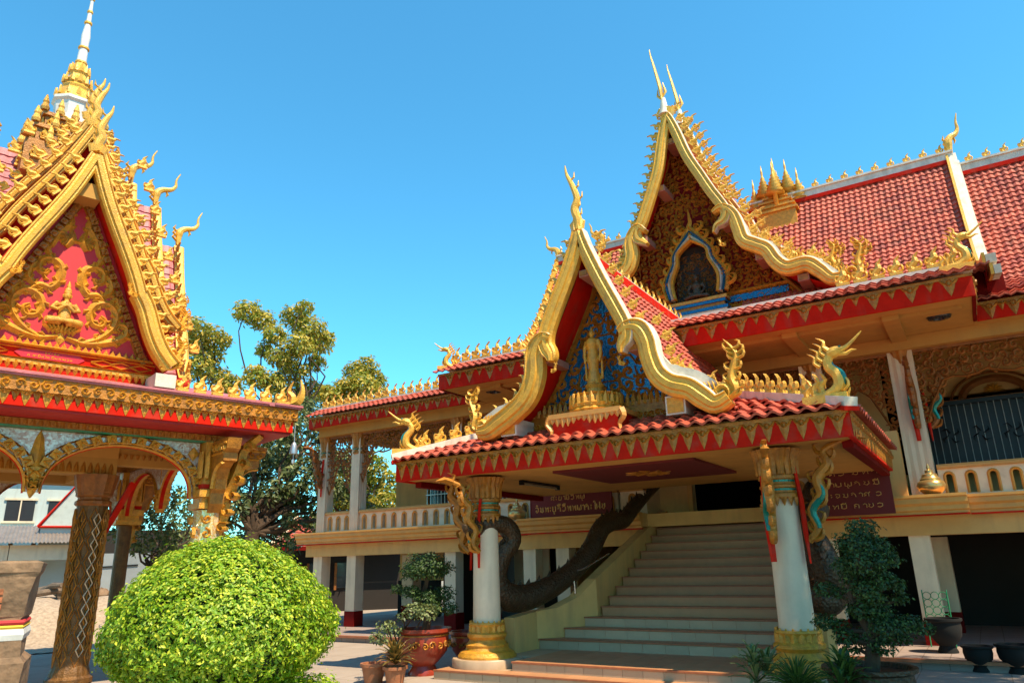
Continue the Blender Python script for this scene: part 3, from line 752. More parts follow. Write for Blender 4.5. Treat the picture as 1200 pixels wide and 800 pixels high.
# eaves: red fascia with gilded leaf drops, tile edge, white kerb and crest
def eave(x0, x1, y, z0, z1, step, key, alt, crest=True, back=.42, par=hall, tm='tile_porch', rise=.30, cs=1.0, ends=(True, True), lean=1, gap=None):
    mb = MB(); mb.box(x0, y, z0, x1, y + .06, z1)
    fa = mb.build('eave_fascia', 'red', par)
    mb = MB(); mb.box(x0 - .01, y - .025, z1 - .05, x1 + .01, y - .001, z1 - .001); mb.build('fascia_trim', 'gold_old', fa)
    drops(fa, F(0, y - .004, 0), x0 + .05, x1 - .05, step, key, z1 - .05, alt)
    mb = MB(); L = [(y - .13, z1 + .01), (y + back, z1 + .01 + rise)]
    tilesheet(mb, L, x0 - .08, x1 + .08, .19, .24, .022, .04)
    tl = mb.build('eave_tiles', tm, par); tl['kind'] = 'stuff'
    if crest:
        mb = MB(); mb.box(x0 - .05, y + back, z1 + rise - .12, x1 + .05, y + back + .12, z1 + rise + .07)
        wk = mb.build('roof_kerb', 'white_trim', par)
        hb('kerb_line', 'red', (x0 - .04, y + back - .012, z1 + rise - .11, x1 + .04, y + back - .001, z1 + rise - .02), parent=wk)
        n = int((x1 - x0 - .3) / .30)
        for i in range(n):
            if gap and gap[0] < x0 + .2 + i * (x1 - x0 - .4) / (n - 1) < gap[1]: continue
            flame(wk, F(x0 + .2 + i * (x1 - x0 - .4) / (n - 1), y + back + .06, z1 + rise + .1) @ Matrix.Scale(cs * random.uniform(.95, 1.05), 4), lean)
    return fa
EY, EX0, EX1 = 14.1, -10.95, .62
eave(EX0, EX1, EY, 5.98, 6.38, .58, 'drop_h', 'drop_s', gap=(-8.6, -1.75))
eave(-17.5, EX0 - .01, 15.85, 5.98, 6.33, .36, 'drop_h', 'drop_s', cs=.95)
eave(EX1 + .01, 9.0, 15.85, 5.98, 6.33, .36, 'drop_h', 'drop_s', crest=False)
for x, sgn in ((EX0, -1), (EX1, 1)):          # returns at the ends of the projecting eave
    mb = MB(); mb.box(min(x, x - sgn * .06), EY + .06, 5.98, max(x, x - sgn * .06), 15.86, 6.38)
    fr = mb.build('eave_fascia', 'red_dark', hall)
    drops(fr, F(x + sgn * .004, 0, 0, 90 * sgn), (EY if sgn > 0 else -15.8), (15.8 if sgn > 0 else -EY), .36, 'drop_h', 6.33)
mb = MB(); mb.box(-17.5, 15.91, 5.98, -17.44, 24, 6.33); mb.build('eave_fascia', 'red', hall)
hb('eave_infill', 'red_dark', (EX1 + .08, 15.95, 6.07, 1.2, 19, 7.1))
# corner finials on the hall eaves
naga_finial(hall, F(EX0 + .1, EY + .3, 6.62, 36), .76, -1)
naga_finial(hall, F(EX1 - .1, EY + .25, 6.62, 4), .88, 1)
# flat decks behind the kerbs
hb('roof_deck', 'tile_porch', (-17.4, 16.3, 6.35, EX0, 24, 6.5), (EX0 + .1, 14.6, 6.38, EX1 - .1, 24, 6.62))

# main steep roof over the centre and the lower roof to the right
RY = 19.0
def steep_roof(x0, x1, prof, zr, kerb=True, horn=(True, True), col_='tile', crest=True):
    mb = MB(); tilesheet(mb, prof, x0, x1, .135, .175, .019, .040)
    bk = [(2 * RY - y, z) for y, z in prof]
    mb.add([(x0, y, z) for y, z in bk] + [(x1, y, z) for y, z in bk], [(i, i + len(bk), i + 1 + len(bk), i + 1) for i in range(len(bk) - 1)])
    # per-tile tone
    o = mb.build('roof_tiles', col_, hall); o['kind'] = 'stuff'
    mb = MB(); mb.box(x0 - .05, RY - .11, zr - .05, x1 + .05, RY + .11, zr + .22); mb.box(x0 - .05, RY - .15, zr + .16, x1 + .05, RY + .15, zr + .21)
    rc = mb.build('ridge_cap', 'white_trim', hall)
    hb('ridge_line', 'red', (x0, RY - .14, zr - .12, x1, RY - .112, zr - .02), parent=rc)
    n = int((x1 - x0) / .36)
    for i in range(n): flame(rc, F(x0 + .3 + i * (x1 - x0 - .5) / (n - 1), RY, zr + .26) @ Matrix.Scale(.62, 4), 1)
    gw = MB()
    for x in (x0 + .05, x1 - .05):
        pl = [(x, y, z - .03) for y, z in prof] + [(x, 2 * RY - y, z - .03) for y, z in reversed(prof[:-1])]
        for i in range(len(prof) - 1): gw.add([pl[i], pl[i + 1], (x, RY, pl[i + 1][2]), (x, RY, pl[i][2])], [(0, 1, 2, 3)])
        gw.build('gable_wall', 'red', hall); gw = MB()
    return rc
PM = [(14.56, 6.64), (15.5, 6.82), (16.35, 7.12), (16.9, 7.6), (17.5, 8.35), (18.2, 9.45), (19.0, 10.9)]
PW = [(16.05, 6.55), (16.6, 6.9), (17.2, 7.6), (18.0, 8.75), (19.0, 10.5)]
steep_roof(-3.9, .95, PM, 10.9)
steep_roof(1.0, 9.0, PW, 10.5)
steep_roof(-9.9, -7.3, PM, 10.9)
# sloping end board of the main roof
def slope_board(x, prof, yaw, w=.16, par=hall, dz=.1):
    mb = MB()
    P = [(y, z + dz) for y, z in prof]
    for a, b in zip(P, P[1:]):
        mb.bar((x, a[0], a[1]), (x, b[0], b[1]), w, .16)
    o = mb.build('verge_board', 'white_trim' if w > .1 else 'gold_bright', par)
    mb = MB()
    for a, b in zip(P, P[1:]):
        mb.bar((x - w * .5 - .03, a[0], a[1] + .02), (x - w * .5 - .03, b[0], b[1] + .02), .05, .2)
    mb.build('verge_moulding', 'gold_bright', o)
    return o
slope_board(.98, PM, 0)
vb = slope_board(-9.93, PM, 0, .08, dz=.04)
for i in range(11):
    t = i / 10; y = 16.6 + 2.3 * t; z = float(np.interp(y, [p[0] for p in PM], [p[1] for p in PM])); flame(vb, F(-9.93, y, z + .12, 36) @ Matrix.Scale(.8, 4), -1)
slope_board(1.04, [(y, z) for y, z in PM], 0, .11, dz=-.12)
swan_horn(hall, F(.95, RY, 11.05, 20), 1.3, .6)
swan_horn(hall, F(-9.95, RY, 11.0, 0), 1.1, -1)
swan_horn(hall, F(-8.4, RY, 11.15, 0), .95, -1)

# ------------------------------------------------------------------ gables
def strip(parent, M, pts, o0, o1, c0, c1, flip, m, name='verge_kerb'):
    P = smoothpath(pts, 5); vs = []; fs = []
    for i, (a, b) in enumerate(P):
        p0, p1 = P[max(i - 1, 0)], P[min(i + 1, len(P) - 1)]; dx, dy = p1[0] - p0[0], p1[1] - p0[1]; l = hypot(dx, dy) or 1
        nx, ny = -dy / l * flip, dx / l * flip
        rmp = min(1, .15 + i / 9); o1_ = o0 + (o1 - o0) * rmp; c0_ = c1 + (c0 - c1) * rmp
        for o, c in ((o0, c0_), (o1_, c0_), (o1_, c1), (o0, c1)): vs.append((a + nx * o, b + ny * o, c))
    for i in range(len(P) - 1):
        for k in range(4): fs.append((i * 4 + k, i * 4 + (k + 1) % 4, i * 4 + 4 + (k + 1) % 4, i * 4 + 4 + k))
    mb = MB(); mb.add(vs, fs); return mb.build(name, m, parent, M)
def curled_finial(parent, M, s=1.0, k=1, name='flame_finial', tall=1.0):
    mb = MB()
    sp = spiral(0, .22, .20, 1.1, -pi / 2, k, 18, .15)
    mb.ribbon([(-.3 * k, .0)] + sp, taper(19, .08, .15, .06, .3), .10)
    st = smoothpath([(.10 * k, .08), (.27 * k, .22), (.22 * k, .5), (.34 * k, .75 * tall + .1), (.30 * k, 1.0 * tall), (.14 * k, 1.22 * tall)], 5)
    mb.ribbon(st, taper(len(st), .12, .20, .01, .3), .10)
    for i in range(3, len(st) - 4, 3):
        a, b = st[i]
        for sg in (1, -1):
            mb.ribbon(smoothpath([(a, b - .04), (a + sg * .12, b), (a + sg * .15, b + .10), (a + sg * .07, b + .13)], 2), taper(7, .08, .07, .01), .06)
    for q in range(4):
        a0 = -.30 * k + q * .08 * k
        mb.ribbon(smoothpath([(a0, .08), (a0 - .04 * k, .22), (a0 + .03 * k, .30), (a0 - .02 * k, .46)], 2), taper(7, .10, .09, .01), .06)
    mb.v = [(a * s, b * s, c * s) for a, b, c in mb.v]
    return mb.build(name, 'gold_bright', parent, M)
def cv(pts, side, k):
    return [(side * ((-side * 5.13 * (k - 1)) + k * d if True else 0), 1.8 + (z - 1.8) * k) for d, z in pts]

def roof_shell(parent, xc, prof, y0, y1, tilemat, tw=.2, row=.24, inner='red', yi=None):
    """both slopes of a gable roof; prof = [(half width, z)] apex first"""
    up = [(-h, z) for h, z in reversed(prof)]
    for yaw, (a, b) in ((90, (y0, y1)), (-90, (-y1, -y0))):
        mb = MB(); mb.X = T(xc, 0, 0, yaw); tilesheet(mb, up, a, b, tw, row, .02, .045); mb.X = None
        o = mb.build('roof_tiles', tilemat, parent); o['kind'] = 'stuff'
    mb = MB(); vs = []; fs = []; yy = yi if yi else y1
    for sg in (1, -1):
        n = len(mb.v)
        for h, z in prof: mb.v += [(xc + sg * max(h - .06, 0), y0, z - .10), (xc + sg * max(h - .06, 0), yy, z - .10)]
        for i in range(len(prof) - 1): mb.f.append((n + 2 * i, n + 2 * i + 1, n + 2 * i + 3, n + 2 * i + 2)); mb.m.append(0)
    return mb.build('gable_soffit', inner, parent)

# main gable over the centre of the hall
GY = 16.15; kM = 1.0287
mRA = cv([(0.03, 12.75), (0.22, 12.45), (0.37, 12.02), (0.59, 11.26), (0.85, 10.65), (1.07, 10.14), (1.28, 9.72), (1.36, 9.48), (1.28, 9.30), (1.12, 9.22), (1.04, 9.05)], 1, kM)
mRB = cv([(1.07, 9.55), (1.28, 9.63), (1.50, 9.42), (1.60, 9.02), (1.68, 8.69), (1.93, 8.50), (2.15, 8.33), (2.30, 8.02), (2.53, 7.80), (2.93, 7.80), (3.16, 7.60), (3.38, 7.35), (3.66, 7.35)], 1, kM)
mLA = cv([(-.30, 12.75), (-.10, 12.2), (0.02, 11.7), (0.16, 11.1), (0.42, 10.45), (0.68, 9.85), (.84, 9.6), (.84, 9.42), (.72, 9.3), (.60, 9.2)], -1, kM)
mLB = cv([(0.62, 9.55), (0.84, 9.70), (1.02, 9.42), (1.02, 9.0), (1.15, 8.68), (1.45, 8.5), (1.8, 8.35), (2.0, 8.0), (2.4, 7.8), (2.8, 7.75), (3.2, 7.4)], -1, kM)
mPROF = [(0, 12.85), (.35, 12.0), (.62, 11.2), (.95, 10.45), (1.3, 9.75), (1.6, 9.2), (2.0, 8.5), (2.6, 7.95), (3.4, 7.5)]
FG = F(XC, GY, 0)
gb = MB(); gb.box(-8.5, 16.6, 6.62, -1.9, 19, 7.0); gb.box(-8.3, 16.75, 7.0, -2.1, 19, 7.45)
gbase = gb.build('gable_base', 'red', hall)
hb('base_moulding', 'gold_old', (-8.5, 16.53, 6.62, -1.9, 16.6, 6.72), (-8.5, 16.53, 6.9, -1.9, 16.6, 7.0), (-8.3, 16.70, 7.08, -2.1, 16.75, 7.2), parent=gbase)
hb('base_moulding', 'blue_glass', (-8.3, 16.69, 7.22, -2.1, 16.75, 7.34), parent=gbase)
hb('base_moulding', 'cream', (-8.3, 16.68, 7.36, -2.1, 16.75, 7.44), parent=gbase)
for dy, dz, nm in ((0, 0, 'front'), (1.35, .42, 'rear')):
    FR = F(XC, GY + dy, dz)
    for A, B, fl in ((mRA, mRB, 1), (mLA, mLB, -1)):
        barge(hall, FR, A, .25, .2, flip=fl, ends=(.85, .22))
        barge(hall, FR @ Matrix.Translation((0, 0, -.012)), B, .31, .24, flip=fl, ends=(.3, .6))
        strip(hall, FR, B[2:-1], .13, .22, -.40, -.05, fl, 'white_trim')
        crest_along(hall, FR, [A[0]] + list(A[1:7]), .28, .20, fl, .82, fl, -.14, .35, .06)
        crest_along(hall, FR, B[2:], .28, .24, fl, .82, fl, -.14, .5)
    blade_horn(hall, FR @ Matrix.Translation((-.02 if dy == 0 else 0, 13.3, 0)), 1.75 if dy == 0 else 1.7)
    cn = MB(); cn.lathe([(.16, 12.9 + dz), (.13, 13.0 + dz), (.10, 13.15 + dz), (.06, 13.4 + dz)], 12, (XC, GY + dy, 0)); cn.build('horn_socket', 'white_trim', hall, I4, True)
    curled_finial(hall, FR @ Matrix.Translation((3.72, 7.42, -.05)), .8, 1); curled_finial(hall, FR @ Matrix.Translation((3.25, 7.75, -.15)), .62, 1)
    curled_finial(hall, FR @ Matrix.Translation((-3.5, 7.45, -.05)), .8, -1)
    k0 = curled_finial(hall, FR @ Matrix.Translation((1.10, 8.86, .02)), .0001 + .22, -1)
roof_shell(hall, XC, mPROF, GY + .12, GY + 1.35, 'tile', yi=16.98)
roof_shell(hall, XC, [(h, z + .42) for h, z in mPROF], GY + 1.47, 23, 'tile')
# pediment carving
PY = 16.95
ped = [(-2.55, 7.45), (2.55, 7.45), (1.75, 8.6), (1.15, 9.7), (.55, 11.1), (.06, 12.5), (-.06, 12.5), (-.55, 11.1), (-1.15, 9.7), (-1.75, 8.6)]
pd = MB(); pd.poly(ped, -.08, 0); pd_o = pd.build('pediment', 'red_dark', hall, F(XC, PY, 0))
niche_x = .2
def in_niche(a, b): return abs(a - niche_x) < .6 * (1 - max(0, b - 9.2) / 1.4) and 7.7 < b < 10.5
mb = MB(); scrollfill(mb, ped, .215, 5, 0, .44, .9, .0, in_niche, .16); mb.build('pediment_carving', 'gold_old', pd_o, F(XC, PY + .001, 0))
mb = MB()
for pts in ([(-2.3, 7.95), (2.3, 7.95)], [(-2.4, 7.6), (2.4, 7.6)]): mb.ribbon(pts, .10, .08)
mb.build('frieze_band', 'gold', pd_o, F(XC, PY, 0))
mb = MB(); mb.box(-2.3, 7.70, .005, 2.3, 7.86, .05); mb.build('frieze_band', 'blue_glass', pd_o, F(XC, PY, 0))
mb = MB()
for sg in (1, -1):
    mb.ribbon([(sg * 2.7, 7.45), (sg * 1.85, 8.6), (sg * 1.25, 9.7), (sg * .62, 11.1), (sg * .1, 12.5)], .12, .12)
mb.build('pediment_frame', 'gold_old', pd_o, F(XC, PY, 0))
# purlin ends under the verge
def purlins(par, FR, spots, d, w=.2, h=.2):
    for a, b in spots:
        mb = MB(); mb.cur = 0; mb.box(a - w / 2, b - h / 2, -d, a + w / 2, b + h / 2, -.1)
        p = mb.build('purlin_end', 'purlin', par, FR)
        mb = MB(); mb.box(a - w / 2 + .02, b - h / 2 + .02, -.1, a + w / 2 - .02, b + h / 2 - .02, -.08); mb.build('purlin_cap', 'gold_old', p, FR)
purlins(hall, FG, [(.02, 12.15), (1.15, 9.6), (-.95, 9.65), (1.9, 8.45), (-1.55, 8.55), (2.75, 7.72), (-2.6, 7.75), (-.35, 10.9)], .8, .24, .16)

# shrine niche in the main gable (stands on the base)
NX = XC + niche_x
shr = empty('gable_shrine', T(NX, 16.7, 7.0), 'painted niche with stepped colourful base set in the tall gable of the hall', 'shrine')
FN = F(NX, 16.62, 0)
mb = MB(); mb.box(-.55, 7.75, -.3, .55, 9.35, -.25); shn = mb.build('niche_back', 'room_dark', shr, FN)
mb = MB(); scrollfill(mb, [(-.5, 7.9), (.5, 7.9), (.5, 9.2), (-.5, 9.2)], .18, 4, 0, .4, .6, -.25); mb.build('frieze_carving', 'dark_gilt', shr, FN)
for sc, w, m, c in ((1.0, .10, 'white_trim', .0), (1.10, .08, 'blue_glass', .02), (1.22, .12, 'gold', .0), (.88, .07, 'gold_bright', .04)):
    mb = MB()
    P = smoothpath([(-.60 * sc, 7.95), (-.66 * sc, 8.4), (-.46 * sc, 8.85), (-.40 * sc, 9.15), (0, 9.55 + (sc - 1) * 1.1)], 4)
    P = P + [(-a, b) for a, b in reversed(P[:-1])]
    mb.ribbon(P, w, .09, c, .2); mb.build('arch_frame', m, shr, FN)
mb = MB()
for sg in (1, -1):
    for q in range(7):
        a, b = sg * (.78 - q * .11), 8.1 + q * .26
        mb.ribbon(smoothpath([(a, b), (a + sg * .16, b + .05), (a + sg * .2, b + .2), (a + sg * .08, b + .24)], 3), taper(10, .12, .1, .02), .08)
        mb.ribbon(spiral(a + sg * .05, b + .1, .09, 1.1, 0, sg, 10), .045, .09)
mb.ribbon([(0, 9.5), (-.04, 9.75), (.03, 9.95), (0, 10.3)], [.18, .16, .1, .01], .08)
mb.build('flame_border', 'gold', shr, FN)
for (w, z0, z1, m, d) in ((.95, 7.02, 7.22, 'pediment_pink', .34), (.90, 7.22, 7.30, 'gold_bright', .36), (.80, 7.30, 7.40, 'green_line', .28), (.72, 7.40, 7.50, 'white', .24), (.75, 7.50, 7.58, 'blue_glass', .26), (.66, 7.58, 7.68, 'gold_old', .2), (.70, 7.68, 7.76, 'blue_glass', .24), (.74, 7.76, 7.84, 'gold', .26)):
    mb = MB(); mb.box(-w, z0, -.3, w, z1 - .002, d - .2); mb.build('base_tier', m, shr, FN)

def remesh_fig(mb, name, m, parent, M, vox=.012, label=None, cat=None, group=None):
    o = mb.build(name, m, parent, M, True)
    md = o.modifiers.new('r', 'REMESH'); md.mode = 'VOXEL'; md.voxel_size = vox; md.use_smooth_shade = True
    if label: tag(o, label, cat, group)
    return o
def seated_figure(s=1.0, crown=True, pray=True):
    """cross-legged figure, local: x right, y back, z up, height about 1"""
    mb = MB(); L = lambda p, r, n=10: mb.tube([tuple(c * s for c in q) for q in p], [x * s for x in r], n)
    L([(0, 0, .05), (0, .0, .18), (0, .01, .30), (0, .01, .42), (0, .0, .50)], [.13, .12, .11, .145, .08], 14)
    for k in (1, -1):
        L([(.06 * k, 0, .08), (.24 * k, -.06, .07), (.30 * k, -.14, .06)], [.09, .085, .065])
        L([(.30 * k, -.14, .06), (.12 * k, -.22, .07), (-.08 * k, -.22, .08)], [.06, .05, .035])
        if pray:
            L([(.14 * k, 0, .46), (.24 * k, -.02, .33), (.14 * k, -.14, .30), (.015 * k, -.19, .40)], [.052, .045, .035, .025])
            L([(.014 * k, -.19, .38), (.008 * k, -.19, .50)], [.026, .012], 6)
        else:
            L([(.14 * k, 0, .46), (.22 * k, -.02, .30), (.16 * k, -.14, .17), (.0, -.2, .13)], [.05, .042, .034, .03])
        mb.ellipsoid((.075 * k * s, 0, .62 * s), (.014 * s, .02 * s, .045 * s), 6, 6)
    L([(0, 0, .50), (0, 0, .56)], [.045, .045])
    mb.ellipsoid((0, -.005 * s, .63 * s), (.068 * s, .075 * s, .09 * s), 14, 12)
    mb.ellipsoid((0, -.082 * s, .62 * s), (.012 * s, .018 * s, .025 * s), 6, 6)
    if crown: L([(0, 0, .69), (0, 0, .73), (0, 0, .75), (0, 0, .80), (0, 0, .84), (0, 0, .95)], [.078, .06, .066, .035, .04, .006], 12)
    else: L([(0, 0, .70), (0, 0, .73), (0, 0, .78)], [.045, .03, .005], 8)
    return mb
remesh_fig(seated_figure(.95, False, False), 'seated_figure', 'dark_bronze', None, T(NX, 16.72, 7.85), .016, 'dark seated Buddha image inside the painted niche of the tall gable', 'statue')

# cluster of tiered spires on the roof
ps = empty('spire_crown', T(-3.2, 19, 11), 'gilded crown of small tiered umbrella spires rising from the hall ridge', 'spire')
mb = MB()
for (w, z0, z1) in ((.50, 10.0, 10.5), (.56, 10.5, 10.56), (.44, 10.56, 10.66), (.5, 10.66, 10.71), (.36, 10.71, 10.84), (.42, 10.84, 10.89), (.28, 10.89, 11.0), (.32, 11.0, 11.05)): mb.box(-3.15 - w, 19 - w, z0, -3.15 + w, 19 + w, z1)
mb.build('stepped_base', 'gold', ps)
um = MB(); prof = [(.05, 0), (.045, .28)]
for q in range(6): r = .20 * (1 - q * .15); z = .28 + q * .085; prof += [(r, z), (r * .5, z + .06)]
prof += [(.02, .82), (.025, .86), (.004, 1.05)]
um.lathe(prof, 14); UM = um.mesh('tiered_umbrella', 'gold_bright', True)
for dx, dy, z in ((0, 0, 11.05), (-.30, -.05, 10.88), (.32, -.05, 10.88), (-.58, 0, 10.56), (.58, 0, 10.56), (.05, -.46, 10.7), (0, .46, 10.88)):
    put(bpy.data.objects.new('tiered_umbrella', UM), ps, T(-3.15 + dx, 19 + dy, z, 0, 1.25))

# ------------------------------------------------------------------ entrance porch
PX0, PX1, PY0, PYB, PZ0, PZ1 = -9.03, -1.22, 10.35, 15.5, 3.27, 3.63
porch = empty('entrance_porch', T(XC, 13, 0), 'gilded entrance porch on two round white columns with tiled hip roof and steep gable', 'porch')
def pb(name, m, *boxes, parent=None): return hb(name, m, *boxes, parent=parent or porch)
cs_ = pb('porch_ceiling', 'soffit', (PX0 + .06, PY0 + .06, PZ0 + .03, PX1 - .06, PYB, PZ0 + .12))
pb('ceiling_panel', 'sign_red', (-6.15, 11.15, PZ0 - .012, -3.62, 13.55, PZ0 + .031), parent=cs_)
mb = MB()
for q in range(8):
    t = q * pi / 4; mb.ribbon([(-4.85 + .05 * cos(t), 12.3 + .05 * sin(t)), (-4.85 + .28 * cos(t + .3), 12.3 + .28 * sin(t + .3)), (-4.85 + .42 * cos(t), 12.3 + .42 * sin(t))], [.05, .14, .01], .03)
mb.v = [(a, b, PZ0 - .015 - c) for a, b, c in mb.v]; mb.f = [f[::-1] for f in mb.f]
mb.build('ceiling_rosette', 'gold_old', cs_)
pb('ceiling_border', 'red_dark', (PX0 + .061, PY0 + .5, PZ0 - .08, PX0 + .2, PYB, PZ0 + .029), (PX1 - .2, PY0 + .5, PZ0 - .08, PX1 - .061, PYB, PZ0 + .029), parent=cs_)
for (a0, a1, FR, nm) in ((PX0, PX1, F(0, PY0, 0), 0), (PY0 + .06, PYB, F(PX1, 0, 0, 90), 1), (-PYB, -PY0 - .06, F(PX0, 0, 0, -90), 1)):
    mb = MB(); mb.box(a0, PZ0, -.06, a1, PZ1, 0)
    fa = mb.build('eave_fascia', 'red', porch, FR)
    mb = MB(); mb.box(a0, PZ1 - .05, .001, a1, PZ1 - .002, .03); mb.build('fascia_trim', 'gold_old', fa, FR)
    drops(fa, FR, a0 + .03, a1 - .03, .225, 'drop_p', PZ1 - .05)
# skirt: individually laid tiles on the front, sheets on the two sides
SK = .36; SD = 2.1
def tile_mesh(w=.22, l=.33):
    mb = MB(); vs = []; fs = []; n = 6
    for k in range(n + 1):
        x = -w / 2 + w * k / n; z = .028 * cos(2 * pi * (k / n))
        vs += [(x, 0, z - .02), (x, 0, z + .016), (x, l, z - .012)]
    for k in range(n):
        o = k * 3; fs += [(o, o + 3, o + 4, o + 1), (o + 1, o + 4, o + 5, o + 2)]
    mb.add(vs, fs); return mb.mesh('roof_tile', 'tile_porch', False)
TM = tile_mesh()
mb = MB()
mb.add([(PX0 - .05, PY0 - .1, PZ1 + .01), (PX1 + .05, PY0 - .1, PZ1 + .01), (PX1 - SD, PY0 + SD, PZ1 + .01 + SK * SD), (PX0 + SD, PY0 + SD, PZ1 + .01 + SK * SD)], [(0, 1, 2, 3)])
skirt = mb.build('skirt_roof', 'red_dark', porch)
ang = math.atan(SK); row = .30
for r in range(7):
    d = r * row; y = PY0 - .13 + d * cos(ang); z = PZ1 + .035 + d * sin(ang); ins = max(0, d * cos(ang) - .13)
    n = int((PX1 - PX0 - 2 * ins + .1) / .22)
    for i in range(n):
        x = (PX0 + PX1) / 2 + (i - (n - 1) / 2) * .22
        if d > .9 and abs(x - XC) < 1.6 - (0): continue
        put(bpy.data.objects.new('roof_tile', TM), skirt, Matrix.Translation((x, y, z + random.uniform(-.003, .004))) @ Matrix.Rotation(ang - .05, 4, 'X'))
for yaw, x0, M in ((90, 0, T(PX1, 0, 0, 90)), (-90, 0, T(PX0, 0, 0, -90))):
    mb = MB(); mb.X = M
    if yaw > 0: fx = lambda t: (PY0 + t * SD, PYB)
    else: fx = lambda t: (-PYB, -PY0 - t * SD)
    tilesheet(mb, [(-.12, PZ1 + .0), (SD, PZ1 + SK * SD)], 0, 0, .22, .30, .026, .05, 4, fx)
    mb.X = None; o = mb.build('skirt_tiles', 'tile_porch', porch); o['kind'] = 'stuff'
# hips with white kerb and crest flames
for sx, x0 in ((1, PX0), (-1, PX1)):
    p0 = Vector((x0 - sx * .06, PY0 - .06, PZ1 + .08)); p1 = Vector((x0 + sx * SD, PY0 + SD, PZ1 + .12 + SK * SD))
    mb = MB(); mb.bar(p0, p1, .20, .13); hp = mb.build('hip_kerb', 'white_trim', porch)
    mb = MB(); mb.bar(p0 + Vector((0, 0, -.09)), p1 + Vector((0, 0, -.09)), .23, .06); mb.build('kerb_line', 'red', hp)
    n = 8
    for i in range(1, n + 1):
        p = p0.lerp(p1, .10 + i * .098); flame(hp, F(p.x, p.y, p.z + .06, sx * 42) @ Matrix.Scale(.86, 4), sx if sx > 0 else -1)
    naga_finial(porch, F(x0 + sx * .18, PY0 + .2, PZ1 + .22, 40 if sx > 0 else -6), .88 if sx > 0 else .98, -sx)
# side kerbs running back
# columns
def pcol(x, y, zb):
    mb = MB(); mb.lathe([(.245, zb + .1), (.24, zb + .5), (.215, 2.62)], 36, (x, y, 0)); c = mb.build('porch_column', 'white', porch, I4, True)
    mb = MB()
    for z, s_ in ((0, 0),):
        mb.lathe([(.235, 2.56), (.27, 2.58), (.27, 2.63), (.235, 2.65), (.235, 2.70), (.27, 2.72), (.27, 2.75), (.235, 2.77), (.235, 2.82), (.275, 2.84), (.275, 2.88)], 32, (x, y, 0))
        mb.lathe([(.25, 2.88), (.265, 3.0), (.30, 3.15), (.335, 3.23), (.34, PZ0 - .01)], 44, (x, y, 0), .045)
    for q in range(16):
        t = 2 * pi * q / 16; M_ = F(x + .24 * sin(t), y - .24 * cos(t), 2.58, math.degrees(t)); mb.X = M_; mb.ribbon([(0, 0), (0, -.05), (0, -.12)], [.085, .07, .005], .03, .01, .01)
        M_ = F(x + .275 * sin(t), y - .275 * cos(t), 3.02, math.degrees(t)); mb.X = M_; mb.ribbon([(0, -.12), (0, .05), (0, .16), (0, .20)], [.08, .10, .06, .005], .03, .0, .01); mb.X = None
    mb.build('capital', 'gold_old', c, I4)
    for z in (2.675, 2.795):
        mb = MB(); mb.lathe([(.242, z), (.242, z + .045)], 24, (x, y, 0)); mb.build('glass_ring', 'teal', c)
    mb = MB(); mb.lathe([(.50, zb), (.50, zb + .03), (.46, zb + .09), (.38, zb + .12), (.36, zb + .16), (.37, zb + .2), (.33, zb + .23), (.30, zb + .28), (.34, zb + .33), (.34, zb + .37), (.27, zb + .42), (.28, zb + .47), (.31, zb + .52), (.30, zb + .55)], 36, (x, y, 0))
    for q in range(18):
        t = 2 * pi * q / 18; mb.X = F(x + .28 * sin(t), y - .28 * cos(t), zb + .40, math.degrees(t)); mb.ribbon([(0, 0), (0, .08), (0, .18)], [.10, .09, .02], .035, .0, .01); mb.X = None
    mb.build('column_base', 'gold', c, I4, True, 30)
    return c
c1 = pcol(-7.47, 11.0, .28); c2 = pcol(-2.36, 11.0, .28)
for x, y, yaw, h in ((-7.47 - .28, 10.95, 185, 1.35), (-7.47 + .1, 10.70, -115, 1.2), (-2.36 + .28, 10.95, -5, 1.35), (-2.36 - .1, 10.70, -75, 1.2)):
    bracket(porch, F(x, y, 1.98, yaw), h)

# porch gable
QY = 10.62
def side_(pts, sg): return [(sg * a, b) for a, b in pts]
pRA = side_([(0.0, 7.36), (0.07, 7.10), (0.18, 6.79), (0.37, 6.33), (0.60, 5.82), (0.73, 5.50), (0.75, 5.30), (0.67, 5.14), (0.66, 5.02)], 1)
pRB = side_([(0.66, 5.36), (0.80, 5.43), (0.98, 5.37), (1.09, 5.15), (1.13, 4.88), (1.23, 4.58), (1.43, 4.38), (1.71, 4.27), (1.91, 4.10), (2.10, 3.97), (2.31, 4.05)], 1)
pLA = side_([(0.0, 7.36), (0.07, 7.10), (0.24, 6.67), (0.50, 6.14), (0.71, 5.68), (0.75, 5.42), (0.66, 5.22), (0.65, 5.10)], -1)
pLB = side_([(0.66, 5.50), (0.82, 5.52), (0.97, 5.30), (1.01, 4.88), (1.18, 4.52), (1.52, 4.27), (1.78, 4.13), (2.0, 4.02), (2.2, 4.02)], -1)
pPROF = [(0, 7.05), (.28, 6.5), (.55, 5.98), (.80, 5.5), (1.0, 5.1), (1.22, 4.72), (1.55, 4.38), (1.9, 4.12), (2.3, 3.92)]
FQ = F(XC, QY, 0)
for A, B, fl in ((pRA, pRB, 1), (pLA, pLB, -1)):
    barge(porch, FQ, A, .25, .2, flip=fl, ends=(.85, .30)); barge(porch, FQ @ Matrix.Translation((0, 0, -.012)), B, .33, .24, flip=fl, ends=(.45, .6))
    strip(porch, FQ, B[4:-1], .14, .32, -.40, -.05, fl, 'white_trim')
    crest_along(porch, FQ, A[:6], .26, .19, fl, .62, fl, -.16, .35, .08)
    crest_along(porch, FQ, B[2:-1], .26, .24, fl, .62, fl, -.2, .5)
    h = A[-1]; curled_finial(porch, FQ @ Matrix.Translation((h[0] - fl * .02, h[1] - .20, .0)), .15, -fl, 'hook_scroll')
